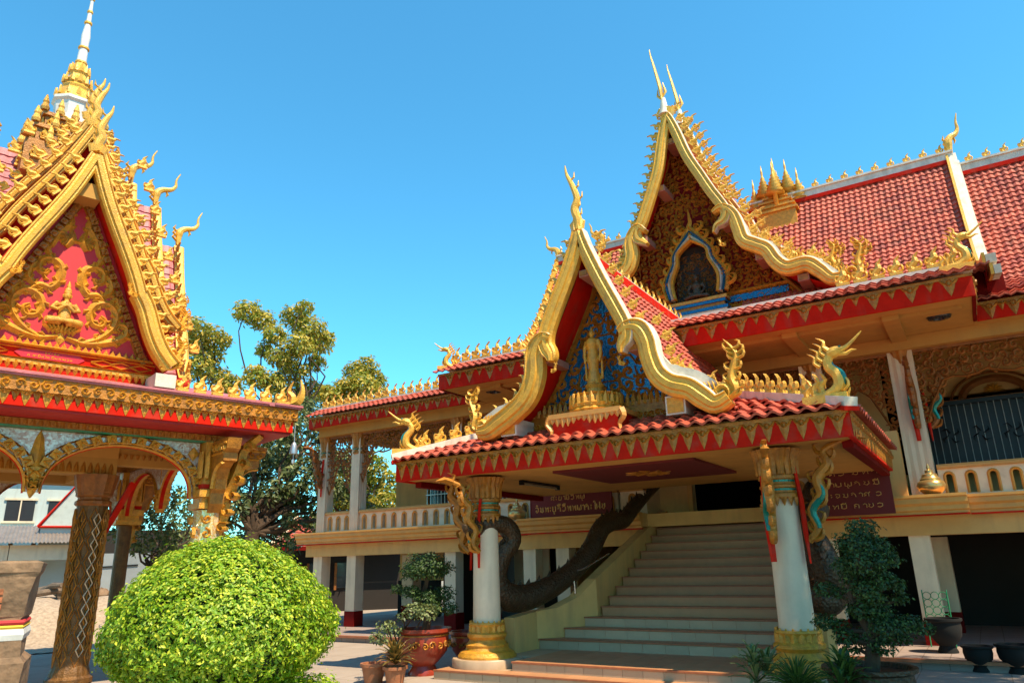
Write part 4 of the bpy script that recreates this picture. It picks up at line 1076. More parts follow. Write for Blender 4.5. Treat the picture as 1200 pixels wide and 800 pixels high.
chofa(porch, FQ @ Matrix.Translation((-.02, 7.42, 0)), 1.35, bend=1)
curled_finial(porch, FQ @ Matrix.Translation((2.20, 3.98, -.02)), .80, 1)
curled_finial(porch, FQ @ Matrix.Translation((-2.12, 3.98, -.02)), .75, -1)
roof_shell(porch, XC, pPROF, QY + .12, 16.0, 'tile_porch', .2, .2, yi=11.8)
pr = pb('porch_ridge', 'white_trim', (XC - .08, QY + .15, 6.98, XC + .08, 16.0, 7.10))
pb('kerb_line', 'red', (XC + .081, QY + .15, 6.86, XC + .14, 16.0, 7.02), (XC - .14, QY + .15, 6.86, XC - .081, 16.0, 7.02), parent=pr)
for i in range(15): flame(pr, F(XC, QY + .5 + i * .34, 7.11, 90) @ Matrix.Scale(.6, 4), -1)
VY = 11.45
tri = [(-1.95, 3.95), (1.95, 3.95), (1.38, 4.45), (.95, 5.0), (.55, 5.8), (.05, 6.8), (-.05, 6.8), (-.55, 5.8), (-.95, 5.0), (-1.38, 4.45)]
FV = F(XC, VY, 0)
mb = MB(); mb.poly(tri, -.06, 0); pv = mb.build('pediment', 'blue_glass', porch, FV)
mb = MB(); scrollfill(mb, [(-1.5, 4.38), (1.5, 4.38), (1.1, 4.8), (.8, 5.2), (.45, 5.9), (.05, 6.65), (-.05, 6.65), (-.45, 5.9), (-.8, 5.2), (-1.1, 4.8)], .25, 11, 0, .34, .8, 0, None, .05)
mb.build('pediment_carving', 'gold_old', pv, FV)
mb = MB()
for sg in (1, -1):
    mb.ribbon([(sg * 1.98, 4.0), (sg * 1.40, 4.48), (sg * .97, 5.04), (sg * .57, 5.82), (sg * .03, 6.85)], .14, .09, .02)
    mb.ribbon([(sg * 1.83, 4.0), (sg * 1.30, 4.42), (sg * .87, 5.0), (sg * .47, 5.80), (sg * .03, 6.65)], .05, .07, .02)
for i in range(30):
    t = (i + .5) / 30; 
    for sg in (1, -1):
        q = t * 4; P5 = [(1.95, 4.0), (1.38, 4.48), (.95, 5.04), (.55, 5.82), (.03, 6.85)]; k = min(3, int(q)); f_ = q - k
        a = P5[k][0] + (P5[k + 1][0] - P5[k][0]) * f_; b = P5[k][1] + (P5[k + 1][1] - P5[k][1]) * f_
        mb.ribbon([(sg * (a + .02), b), (sg * (a + .07), b + .06), (sg * (a + .07), b + .13)], [.07, .05, .005], .05, .03)
mb.build('pediment_frame', 'gold_old', pv, FV)
mb = MB(); mb.box(-1.9, 3.92, .02, 1.9, 4.36, .12)
fz = mb.build('frieze', 'gold_old', porch, FV)
mb = MB()
for i in range(34):
    a = -1.8 + i * 3.6 / 33
    mb.ribbon([(a, 4.30), (a, 4.42), (a + .01, 4.52)], [.10, .08, .005], .05, .1)
    mb.ribbon(spiral(a, 4.12, .07, 1.1, i, 1 if i % 2 else -1, 9), .035, .05, .12, .0)
mb.build('frieze_carving', 'gold', fz, FV)
for a, sg in ((1.45, 1), (-1.62, -1)):
    mb = MB(); mb.box(a - .16, 3.92, .13, a + .16, 4.22, .75); pe = mb.build('purlin_end', 'white_trim', porch, FV)
    mb = MB(); mb.box(a - .13, 3.95, .751, a + .13, 4.19, .77); mb.build('purlin_cap', 'gold', pe, FV)
purlins(porch, FQ, [(0, 6.62), (.82, 5.12), (-.80, 5.18)], .75, .18, .12)
# pedestal and standing Buddha on the skirt roof
ped_ = empty('statue_pedestal', T(XC - .1, 10.9, 3.75), 'red pedestal with scalloped gold edge under the standing gold statue on the porch roof', 'pedestal')
FP = F(-5.22, 10.62, 0)
mb = MB(); mb.box(-.60, 3.66, -.7, .60, 4.08, 0); mb.build('pedestal_block', 'red', ped_, FP)
mb = MB(); mb.box(-.66, 4.08, -.72, .66, 4.16, .04)
for i in range(13):
    a = -.6 + i * .1; d = .10 * abs(sin(i * pi / 6 + .4)) + .03; mb.ribbon([(a, 4.10), (a, 4.08 - d * .5), (a, 4.06 - d)], [.11, .10, .02], .03, .01, .008)
for sg in (1, -1): mb.ribbon(smoothpath([(sg * .66, 4.12), (sg * .70, 4.0), (sg * .62, 3.88), (sg * .66, 3.72)], 3), taper(10, .12, .10, .03), .06)
mb.build('drip_moulding', 'orange_trim', ped_, FP)
mb = MB(); mb.lathe([(.44, 4.16), (.47, 4.2), (.43, 4.24), (.46, 4.30), (.40, 4.34), (.38, 4.44), (.42, 4.48), (.16, 4.50), (.13, 4.60), (.17, 4.66), (.12, 4.70)], 36, (-5.20, 11.05, 0), .02)
for q in range(22):
    t = 2 * pi * q / 22; mb.X = F(-5.20 + .43 * sin(t), 11.05 - .43 * cos(t), 4.34, math.degrees(t)); mb.ribbon([(0, -.08), (0, .05), (0, .15)], [.11, .09, .005], .03); mb.X = None
mb.build('lotus_ring', 'gold', ped_)
def standing_figure(s=1.0):
    mb = MB(); L = lambda p, r, n=12, sq=(1, 1): mb.tube([tuple(c * s for c in q) for q in p], [x * s for x in r], n, sq)
    L([(0, 0, 0), (0, 0, .05), (0, 0, .25), (0, 0, .42), (0, 0, .52), (0, 0, .60), (0, .0, .70), (0, 0, .78), (0, 0, .815)], [.13, .12, .085, .105, .095, .09, .115, .10, .05], 16, (1, 1))
    for k in (1, -1):
        L([(.10 * k, 0, .77), (.145 * k, .0, .64), (.15 * k, -.01, .52), (.14 * k, -.03, .42), (.135 * k, -.04, .37)], [.04, .036, .03, .022, .014], 8)
        L([(.145 * k, .01, .60), (.15 * k, .02, .35), (.145 * k, .02, .08)], [.03, .02, .03], 6)
        L([(.045 * k, -.04, .02), (.045 * k, -.13, .015)], [.035, .02], 6)
        mb.ellipsoid((.052 * k * s, 0, .89 * s), (.008 * s, .014 * s, .035 * s), 6, 6)
    L([(0, 0, .80), (0, 0, .85)], [.032, .032])
    mb.ellipsoid((0, -.004, .89 * s), (.048 * s, .052 * s, .066 * s), 14, 12)
    mb.ellipsoid((0, -.055 * s, .885 * s), (.009 * s, .014 * s, .02 * s), 6, 6)
    L([(0, 0, .935), (0, 0, .96), (0, 0, .98), (0, 0, 1.03)], [.04, .028, .02, .003], 8)
    return mb
remesh_fig(standing_figure(1.02), 'standing_figure', 'gold', None, T(-5.20, 11.05, 4.69), .012, 'golden standing Buddha in long robe on the red pedestal above the porch eave', 'statue')

# ------------------------------------------------------------------ entrance stairs
st = empty('entrance_stairs', T(XC, 12, 0), 'broad flight of grey tiled stairs with brown nosings rising under the porch', 'staircase')
def slabstep(x0, x1, y0, y1, z0, z1, mats='stair_tile', tiles=False):
    mb = MB(); mb.box(x0, y0, z0, x1, y1, z1); o = mb.build('step', 'plinth' if tiles else mats, st)
    mb = MB(); mb.box(x0 - .01, y0 - .022, z1 - .022, x1 + .01, y0 + .02, z1 + .004); mb.build('nosing', 'nosing', o)
    return o
TL = {}
def tiles_on(o, x0, x1, y, z0, z1, tw=.33):
    n = max(1, round((x1 - x0) / tw)); w = (x1 - x0) / n; key = (round(w, 4), round(z1 - z0, 3))
    if key not in TL:
        mb = MB(); mb.box(-w / 2 + .003, -.005, 0, w / 2 - .003, .004, z1 - z0 - .03); TL[key] = mb.mesh('riser_tile', 'plinth')
    for i in range(n): put(bpy.data.objects.new('riser_tile', TL[key]), o, Matrix.Translation((x0 + (i + .5) * w, y - .003, z0 + .003)))
def treads_on(o, x0, x1, y0, y1, z, tw=.33):
    n = max(1, round((x1 - x0) / tw)); w = (x1 - x0) / n; key = ('t', round(w, 4), round(y1 - y0, 3))
    if key not in TL:
        mb = MB(); mb.box(-w / 2 + .003, .004, -.003, w / 2 - .003, y1 - y0 - .004, .003); TL[key] = mb.mesh('tread_tile', 'stair_tile')
    for i in range(n): put(bpy.data.objects.new('tread_tile', TL[key]), o, Matrix.Translation((x0 + (i + .5) * w, y0, z)))
s1 = slabstep(-8.02, -1.9, 10.25, 12.2, 0, .14, tiles=True); tiles_on(s1, -8.02, -1.9, 10.25, 0, .14); treads_on(s1, -8.0, -1.92, 10.27, 10.6, .14)
mb = MB(); mb.box(-8.03, 10.25, .0, -8.0, 12.2, .138); mb.build('nosing', 'plinth', s1)
s2 = slabstep(-6.72, -2.9, 10.60, 12.4, .1405, .28, tiles=True); tiles_on(s2, -6.72, -2.9, 10.60, .14, .28)
for j in range(5): treads_on(s2, -6.7, -2.92, 10.62 + j * .34, 10.96 + j * .34, .28)
for x in (-7.47, -2.36):
    mb = MB(); mb.lathe([(.60, .141), (.60, .26), (.585, .279)], 40, (x, 11.0, 0)); mb.build('column_plinth', 'plinth', st, I4, True)
mb = MB(); mb.box(-7.4, 11.3, .142, -6.73, 12.4, .276); mb.box(-3.19, 11.3, .142, -2.6, 12.4, .276); mb.build('step', 'plinth', st)
flare = {0: .80, 1: .45, 2: .20}
for k in range(15):
    y = 12.3 + .35 * k; z = .28 + .168 * (k + 1); f_ = flare.get(k, 0)
    x0, x1 = -6.40 - f_, -3.16 + f_
    o = slabstep(x0, x1, y, y + .60 if k < 14 else 17.6, z - .30, z)
    if k < 3: tiles_on(o, x0, x1, y, z - .168, z, .40)
    if k == 0:
        for j in range(1): treads_on(o, x0, x1, y + .02, y + .35, z, .4)
XS = -4.78
def cheek(side):
    pl = [(-7.25, 11.55), (-7.24, 12.3), (-6.95, 12.62), (-6.68, 12.95), (-6.45, 13.25), (-6.44, 15), (-6.43, 17.6)]
    top = [.86, .92, .97, 1.15, 1.45, 2.08, 3.0]
    mb = MB(); vs = []; w = .22
    for (x, y), z in zip(pl, top):
        xx = x if side < 0 else 2 * XS - x; o = -w if side < 0 else w
        vs += [(xx, y, .14), (xx, y, z), (xx + o, y, z), (xx + o, y, .14)]
    fs = []
    for i in range(len(pl) - 1):
        for k in range(4):
            q = (i * 4 + k, i * 4 + (k + 1) % 4, i * 4 + 4 + (k + 1) % 4, i * 4 + 4 + k); fs.append(q if side > 0 else q[::-1])
    fs.append((0, 1, 2, 3) if side < 0 else (3, 2, 1, 0)); mb.add(vs, fs)
    return mb.build('cheek_wall', 'cream', st)
cheek(-1); cheek(1)
# chrome handrails
for sg in (-1, 1):
    P = [(-6.75, 12.95, 1.2), (-6.75, 12.95, 1.58), (-6.62, 13.15, 1.66), (-6.45, 13.9, 1.92)]
    if sg > 0: P = [(2 * XS - x, y, z) for x, y, z in P]
    mb = MB(); mb.tube(smoothpath(P, 4), .018, 8); mb.build('handrail', 'steel', st, I4, True)

def stair_naga(side, label):
    P = [(-6.62, 17.3, 3.55), (-6.62, 16.5, 3.25), (-6.62, 15.7, 2.90), (-6.64, 15.15, 2.62), (-6.66, 14.6, 2.58), (-6.68, 14.1, 2.42), (-6.72, 13.6, 1.98), (-6.85, 13.1, 1.62), (-7.05, 12.5, 1.33), (-7.28, 11.9, 1.17), (-7.42, 11.45, 1.25), (-7.45, 11.25, 1.55), (-7.35, 11.3, 1.9), (-7.2, 11.45, 2.18), (-7.22, 11.3, 2.42), (-7.35, 10.98, 2.46), (-7.5, 10.75, 2.38)]
    Rr = [.12, .15, .17, .18, .20, .20, .20, .20, .21, .24, .25, .22, .19, .17, .16, .14, .11]
    if side > 0: P = [(2 * -4.72 - x, y + (.55 if i > 9 else 0), z) for i, (x, y, z) in enumerate(P)]
    pts = smoothpath([p + (r,) for p, r in zip(P, Rr)], 5)
    th = empty('stair_naga', T(P[9][0], P[9][1], .9), label, 'naga sculpture', 'naga sculptures flanking the stairs')
    mb = MB(); mb.tube([p[:3] for p in pts], [p[3] for p in pts], 14, (1, .92))
    mb.build('body', 'dark_bronze', th, I4, True)
    mb = MB()          # dorsal scales
    for i in range(4, len(pts) - 4, 2):
        a = Vector(pts[i][:3]); d = (Vector(pts[i + 1][:3]) - Vector(pts[i - 1][:3])).normalized(); r = pts[i][3]
        sdv = Vector((1, 0, 0)) if abs(d.x) < .8 else Vector((0, 1, 0)); up = sdv.cross(d).normalized()
        if up.z < 0 and i < 50: up = -up
        if i >= 50: up = up if up.y < 0 else -up
        b0 = a + up * r * .85; mb.add([b0 - d * .07 + sdv * .03, b0 - d * .07 - sdv * .03, b0 + d * .07, b0 + up * .12 - d * .08], [(0, 2, 3), (2, 1, 3), (1, 0, 3)])
    mb.build('dorsal_fins', 'dark_bronze', th)
    e = Vector(P[-1]); mb = MB()
    mb.tube(smoothpath([tuple(e + Vector((0, .15, .02))), tuple(e + Vector((0, -.05, .02))), tuple(e + Vector((0, -.25, -.03))), tuple(e + Vector((0, -.38, .05)))], 3), [.12, .15, .16, .15, .13, .11, .09, .07, .055, .03], 12)
    mb.tube([tuple(e + Vector((0, -.05, -.09))), tuple(e + Vector((0, -.2, -.16))), tuple(e + Vector((0, -.3, -.13)))], [.07, .055, .02], 8)
    for sx in (-1, 1):
        mb.ellipsoid(tuple(e + Vector((sx * .09, -.12, .09))), (.035, .04, .035), 8, 6)
    mb.X = F(e.x, e.y, e.z, 90 * 1)
    for q in range(5):
        mb.ribbon(smoothpath([(.05 * q - .05, .10), (.08 + .04 * q, .22), (.05 + .04 * q, .36 + .04 * q)], 3), taper(7, .12, .09, .01), .05)
    mb.X = None
    hd = mb.build('head', 'dark_bronze', th, I4, True)
    return th
stair_naga(-1, 'dark scaly naga serpent coiling down the left cheek wall of the stairs')
stair_naga(1, 'dark scaly naga serpent on the right cheek of the stairs behind the tall bonsai')

# ------------------------------------------------------------------ signs (stroke lettering cut as raised strips)
GL = {  # strokes in a 1 x 1 cell (x 0..0.7), Lao letters drawn as line strokes
 'ka': [[(.1, 0), (.1, .6), (.3, .75), (.5, .6), (.5, 0)], [(.1, .45), (.28, .35)]],
 'sa': [[(.35, .3), (.15, .3), (.1, .5), (.3, .7), (.55, .6), (.55, 0)], [(.55, .6), (.72, .85)], [(.1, .1), (.3, .25)]],
 'tha': [[(.1, .6), (.25, .7), (.25, .5), (.1, .3), (.2, 0), (.5, 0), (.6, .3), (.55, .72)]],
 'na': [[(.08, .7), (.2, .6), (.2, .1), (.4, 0), (.55, .1), (.55, .7)], [(.2, .25), (.08, .1)]],
 'ii': [[(.05, .85), (.3, 1.05), (.55, .85), (.05, .85)], [(.5, .85), (.5, 1.1)]],
 'wa': [[(.1, .1), (.3, 0), (.55, .2), (.55, .6), (.3, .75), (.1, .6)]],
 'tho': [[(.08, .7), (.2, .6), (.2, .0), (.45, .6), (.6, .7), (.6, 0)]],
 'nya': [[(.1, .75), (.1, .1), (.3, 0), (.35, .5), (.45, 0), (.65, .1), (.65, .75)]],
 'u': [[(.3, -.1), (.3, -.3), (.42, -.3)]],
 'cha': [[(.1, .65), (.3, .75), (.55, .6), (.55, .2), (.3, 0), (.15, .2), (.3, .35)]],
 'a': [[(.12, .1), (.22, .2), (.12, .28)], [(.12, .5), (.22, .6), (.12, .68)]],
 'aa': [[(.1, .6), (.25, .75), (.4, .6), (.4, 0)]],
 'ba': [[(.1, .75), (.1, .1), (.3, 0), (.55, .1), (.55, .75)], [(.1, .4), (.22, .4)]],
 'lo': [[(.1, .4), (.3, .5), (.1, .7), (.3, .8), (.5, .5), (.55, 0)]],
 'ai': [[(.35, 0), (.35, .95), (.2, 1.15), (.05, 1.0)]],
 'pha': [[(.1, .75), (.1, .0), (.33, .45), (.56, 0), (.56, 1.0)]],
 'nga': [[(.1, .7), (.25, .6), (.1, .2), (.35, 0), (.55, .3), (.5, .75)]],
 'mai': [[(.2, .95), (.35, 1.05), (.5, .9)]], 'sp': [],
 '0': [[(.1, .2), (.1, .55), (.3, .75), (.5, .55), (.5, .2), (.3, 0), (.1, .2)]], '-': [[(.15, .35), (.5, .35)]],
 '9': [[(.5, .1), (.2, .1), (.1, .4), (.3, .6), (.4, .4), (.5, .6), (.65, .8)]],
}
OV = ('ii', 'u', 'mai')
def lettering(seq, h, width=None):
    """returns strips: list of strokes laid out from 0; marks above/below do not advance"""
    x = 0; out = []; last = 0
    for gname in seq:
        off = last if gname in OV else x
        for s_ in GL[gname]: out.append([(off + a * .9, b) for a, b in s_])
        if gname not in OV: last = x; x += .42 if gname in ('a', 'ai', 'aa') else (.35 if gname == 'sp' else .72)
    sc = h; sx = (width / x) if width else h
    return [[(a * sx, b * sc) for a, b in s_] for s_ in out], x * sx
def sign_text(parent, M, seq, h, width, m, bold=.12, dpt=.012):
    st_, w = lettering(seq, h, width); mb = MB()
    for s_ in st_: mb.ribbon([(a - w / 2, b) for a, b in s_], h * bold, dpt, 0, .001)
    return mb.build('sign_lettering', m, parent, M)
sg_ = empty('sign_board', F(-8.32, 15.92, FZ), 'dark red name board with two lines of gold lettering, left of the stairs', 'sign')
mb = MB(); mb.box(-9.42, 2.84, 0, -7.22, 3.50, .05); mb.build('board', 'sign_red', sg_, F(0, 15.95, 0))
mb = MB()
for b in ((-9.44, 2.82, -7.20, 2.84), (-9.44, 3.50, -7.20, 3.52)): mb.box(b[0], b[1], -.01, b[2], b[3], .06)
mb.box(-9.44, 2.841, -.01, -9.42, 3.499, .06); mb.build('board_frame', 'red_dark', sg_, F(0, 15.95, 0))
sign_text(sg_, F(-8.38, 15.895, 3.22), ['sa', 'a', 'tha', 'aa', 'na', 'ii', 'wa', 'ii', 'tho', 'nya', 'u'], .13, .95, 'sign_gold', .2)
sign_text(sg_, F(-8.33, 15.895, 2.95), ['cha', 'mai', 'na', 'tho', 'a', 'ba', 'u', 'lo', 'ii', 'wa', 'ii', 'tho', 'tho', 'nya', 'aa', 'lo', 'a', 'ai', 'pha', 'nga'], .17, 1.95, 'sign_gold', .17)
sg2 = empty('sign_board', F(-1.95, 15.9, FZ), 'dark red board with four faded lines of lettering, right of the stairs', 'sign')
mb = MB(); mb.box(-2.72, 2.5, 0, -1.30, 3.5, .05); mb.build('board', 'sign_red', sg2, F(0, 15.6, 0))
for q, sq in enumerate((['ka', 'sa', 'wa', 'ii', 'sp', 'na', 'tho', 'lo'], ['tha', 'aa', 'ba', 'nya', 'u', 'lo', 'nga', 'na', 'ii'], ['pha', 'a', 'cha', 'na', 'lo', 'aa', 'sa', 'sp', 'wa'], ['na', 'tho', 'ba', 'ii', 'sp', 'ka', 'aa', 'nga', 'wa'])):
    sign_text(sg2, F(-2.0, 15.545, 3.26 - q * .21), sq, .10, 1.1, 'sign_gold', .16)

# urns on the ledge, tube lamp
def urn(x, y, z, label, s=1.0):
    u_ = empty('lidded_urn', T(x, y, z), label, 'urn', 'lidded brass urns on the balcony ledge')
    mb = MB(); mb.lathe([(.10 * s, 0), (.17 * s, .02 * s), (.25 * s, .10 * s), (.27 * s, .17 * s), (.24 * s, .25 * s), (.18 * s, .29 * s)], 32, (x, y, z)); mb.build('bowl', 'bell', u_, I4, True)
    mb = MB(); mb.lathe([(.19 * s, .285 * s), (.19 * s, .31 * s), (.15 * s, .35 * s), (.14 * s, .40 * s), (.08 * s, .43 * s), (.075 * s, .48 * s), (.03 * s, .51 * s), (.035 * s, .55 * s), (.01 * s, .62 * s)], 28, (x, y, z)); mb.build('lid', 'bell', u_, I4, True)
urn(-.66, 15.95, FZ + .025, 'lidded brass urn on the ledge beside the square white column, right', .92)
urn(-9.95, 16.08, FZ + .025, 'lidded brass urn on the ledge left of the red name board', .85)
lt = empty('tube_lamp', T(-7.28, 12.7, PZ0), 'thin unlit tube lamp fixed to the cream porch ceiling', 'lamp')
mb = MB(); mb.box(-7.31, 11.95, PZ0 - .02, -7.25, 13.4, PZ0 + .025); mb.build('lamp_batten', 'iron', lt)
mb = MB(); mb.tube([(-7.28, 12.0, PZ0 - .045), (-7.28, 13.35, PZ0 - .045)], .016, 8); mb.build('lamp_tube', 'lamp_grey', lt)
mb = MB(); mb.box(-7.32, 11.93, PZ0 - .07, -7.24, 12.0, PZ0 + .02); mb.box(-7.32, 13.35, PZ0 - .07, -7.24, 13.42, PZ0 + .02); mb.build('end_cap', 'iron', lt)

# ------------------------------------------------------------------ round-roofed pavilion on the left
PV = T(-14.815, 6.381, 0, 74)
pav = empty('shrine_pavilion', PV, 'ornate open pavilion with gilded arches, pink gable carving and tiered spire roof', 'pavilion')
EB, EA = -3.6, 3.85          # front eave (b) and side eave (a)
EZ = 4.62
def PF(a, b, z=0, yaw=0): return PV @ F(a, b, z, yaw)
def plb(name, m, *boxes, parent=None, M=PV): return hb(name, m, *boxes, parent=parent or pav, M=M)
sides = [(0, -EB, EA), (90, EA, -EB), (180, -EB, EA), (-90, EA, -EB)]       # yaw, distance of the face, half length
leafst = .27
for yaw, dist, half in sides:
    FRM = PV @ F(0, 0, 0, yaw) @ Matrix.Translation((0, 0, dist))
    hh = half - .083; mb = MB(); mb.box(-hh, 4.16, -.5, hh, EZ - .18, -.14); mb.box(-hh, 4.16, -.14, hh, 4.40, -.08)
    fa = mb.build('eave_fascia', 'red', pav, FRM)
    mb = MB(); mb.box(-half + .02, 4.38, -.10, half - .02, EZ - .03, -.03)
    bd = mb.build('fascia_trim', 'gold_old', fa, FRM)
    if yaw in (0, 90):
        mb = MB(); n = int(2 * half / .17)
        for i in range(n):
            a = -half + .1 + i * (2 * half - .2) / (n - 1); mb.ribbon(spiral(a, 4.48, .075, 1.2, i * 1.3, 1 if i % 2 else -1, 10), .04, .035, -.03, .001)
            mb.ribbon([(a - .06, 4.56), (a, 4.545), (a + .06, 4.56)], .03, .02, -.03, .001)
        mb.build('fascia_scrolls', 'gold', fa, FRM)
        drops(fa, FRM @ Matrix.Translation((0, 0, -.075)), -half + .05, half - .05, leafst, 'drop_v', 4.40, 'drop_s')
    mb = MB(); mb.box(-half - .03, EZ - .03, -.6, half + .03, EZ, 0); mb.box(-half - .05, EZ, -.5, half + .05, EZ + .035, .03)
    mb.build('eave_edge', 'pink_roof', pav, FRM)
    if yaw in (0, 90):
        wk = pav
        for sg in (-1, 1):
            n = 7
            for i in range(n):
                a = sg * (half - .35 - i * .29)
                if abs(a) < 1.7: continue
                flame(fa, FRM @ Matrix.Translation((a, EZ + .06, -.06)) @ Matrix.Scale(.82, 4), sg)
                flame_o = None
# upturned corners
for sx, sy, yw in ((1, -1, 45), (-1, -1, -45), (1, 1, 135), (-1, 1, -135)):
    mb = MB(); p = smoothpath([(-.6, .02), (-.25, .03), (0, .10), (.08, .30), (.04, .52)], 4)
    mb.ribbon(p, taper(len(p), .12, .17, .01, .5), .07)
    mb.ribbon(smoothpath([(-.12, .05), (-.10, .2), (-.18, .3), (-.10, .5)], 3), taper(10, .14, .12, .01), .05)
    mb.build('corner_flame', 'gold_bright', pav, PF(sx * (EA - .04), sy * (-EB - .04), EZ + .02, math.degrees(atan2(sy, sx))))
# skirt roof of the pavilion
mb = MB()
A, B, z0, z1 = EA, -EB, EZ + .01, EZ + .42
mb.add([(-A, -B, z0), (A, -B, z0), (A, B, z0), (-A, B, z0), (-A + 1.3, -B + 1.3, z1), (A - 1.3, -B + 1.3, z1), (A - 1.3, B - 1.3, z1), (-A + 1.3, B - 1.3, z1)],
       [(0, 1, 5, 4), (1, 2, 6, 5), (2, 3, 7, 6), (3, 0, 4, 7), (4, 5, 6, 7)])
mb.build('skirt_roof', 'pink_roof', pav, PV)
plb('pavilion_ceiling', 'soffit', (-CX, -CY, 4.12, CX, CY, 4.155)) if False else None
plb('pavilion_ceiling', 'soffit', (-2.6, -2.5, 4.12, 2.6, 2.5, 4.155))
plb('eave_soffit', 'soffit_red', (-3.75, -3.47, 4.125, 3.75, 3.47, 4.165))
# beams, arches, columns
BW, CX, CY = .30, 2.72, 2.6       # outer columns at (+-2.72, +-2.6)
for s_ in (1, -1):
    plb('ring_beam', 'gold_old', (-CX - .2, s_ * CY - .15, 3.99, CX + .2, s_ * CY + .15, 4.118))
    plb('ring_beam', 'gold_old', (s_ * CX - .15, -CY + .16, 3.99, s_ * CX + .15, CY - .16, 4.118))
ABm = MB(); ABm.box(-.052, -.05, -.02, .052, .05, .05); ABm.ribbon([(-.03, -.03), (.0, .03), (.03, -.03)], .03, .03, .05, .01); ABm.v = [(a * 1.35, b * 1.45, c * 1.2) for a, b, c in ABm.v]; ABM = ABm.mesh('arch_block', 'gold')
def arch_side(FRM, half, lite):
    """two arches meeting at a hanging pendant, mosaic spandrels above; FRM local a,b,c"""
    x_in, x_out = .10, half - .34; cx = (x_in + x_out) / 2; rx = (x_out - x_in) / 2; zc, ry_ = 3.02, .82
    top = 3.98
    for sg in (1, -1):
        ap = []
        for i in range(25):
            t = pi * i / 24; ap.append((sg * (cx - rx * cos(t)), zc + ry_ * sin(t) ** .85 if sin(t) > 0 else zc))
        # spandrel sheet
        poly = [(sg * (x_in - .10), top), (sg * (x_in - .10), zc)] + ap + [(sg * (x_out + .08), zc), (sg * (x_out + .08), top)]
        mb = MB(); mb.poly(poly, -.10, -.02); sp = mb.build('arch_spandrel', 'mirror_mosaic', pav, FRM)
        mb = MB(); mb.ribbon([(a, b) for a, b in ap], .05, .06, 0, .12); mb.build('arch_edge', 'gold', sp, FRM @ Matrix.Translation((0, -.0, -.03)))
        mb = MB(); mb.ribbon([(sg * cx + (a - sg * cx) * .985, b - .02) for a, b in ap], .03, .01, -.05, .07); mb.build('arch_lining', 'red', sp, FRM)
        mb = MB(); mb.ribbon([(a + (a - sg * cx) * .05, b + .035) for a, b in ap], .035, .05, .02, .04); mb.build('arch_bead', 'gold', sp, FRM)
        mb = MB(); mb.ribbon([(sg * cx + (a - sg * cx) * 1.16, zc + (b - zc) * 1.17 + .01) for a, b in ap[2:-2]], .03, .05, .0, .02); mb.build('arch_bead', 'gold_old', sp, FRM)
        if lite:
            for i in range(17):
                t = pi * (i + .5) / 17; a = sg * (cx - rx * 1.09 * cos(t)); b = zc + ry_ * 1.10 * sin(t) ** .85
                ang_ = atan2(b - zc, a - sg * cx) - pi / 2
                put(bpy.data.objects.new('arch_block', ABM), sp, FRM @ Matrix.Translation((a, b, 0)) @ Matrix.Rotation(ang_, 4, 'Z'))
        mb = MB(); q = (sg * (x_out - .02), 3.78); mb.ribbon([(q[0], q[1] - .12), (q[0], q[1]), (q[0], q[1] + .12)], [.01, .2, .01], .04); mb.build('spandrel_boss', 'gold', sp, FRM)
    mb = MB()
    mb.ribbon([(0, 3.98), (0, 3.85), (.0, 3.62), (0, 3.42), (0, 3.30)], [.01, .12, .20, .22, .10], .09, -.02)
    mb.ribbon([(0, 3.38), (0, 3.28), (0, 3.16), (0, 3.02), (0, 2.93)], [.16, .26, .24, .12, .02], .11, -.03)
    for sg in (1, -1): mb.ribbon(spiral(sg * .11, 3.30, .09, 1.1, pi / 2, sg, 11), .05, .12, -.03); mb.ribbon([(sg * .03, 3.1), (sg * .09, 3.2), (sg * .05, 3.3)], [.02, .06, .01], .14, -.03)
    mb.build('pendant', 'gold', pav, FRM)
    mb = MB(); mb.box(-half, 3.985, -.02, half, 4.0, .165); mb.build('green_line', 'green_line', pav, FRM)
    mb = MB(); n = int(2 * half / .1)
    for i in range(n): a = -half + (i + .5) * 2 * half / n; mb.ribbon([(a, 4.02), (a, 4.10)], [.08, .05], .03, .155, .001)
    o = mb.build('bead_row', 'gold_old', pav, FRM)
arch_side(PV @ F(0, 0, 0, 0) @ Matrix.Translation((0, 0, CY)), CX, True)
arch_side(PV @ F(0, 0, 0, 90) @ Matrix.Translation((0, 0, CX)), CY, True)
arch_side(PV @ F(0, 0, 0, 180) @ Matrix.Translation((0, 0, CY)), CX, False)
arch_side(PV @ F(0, 0, 0, -90) @ Matrix.Translation((0, 0, CX)), CY, False)
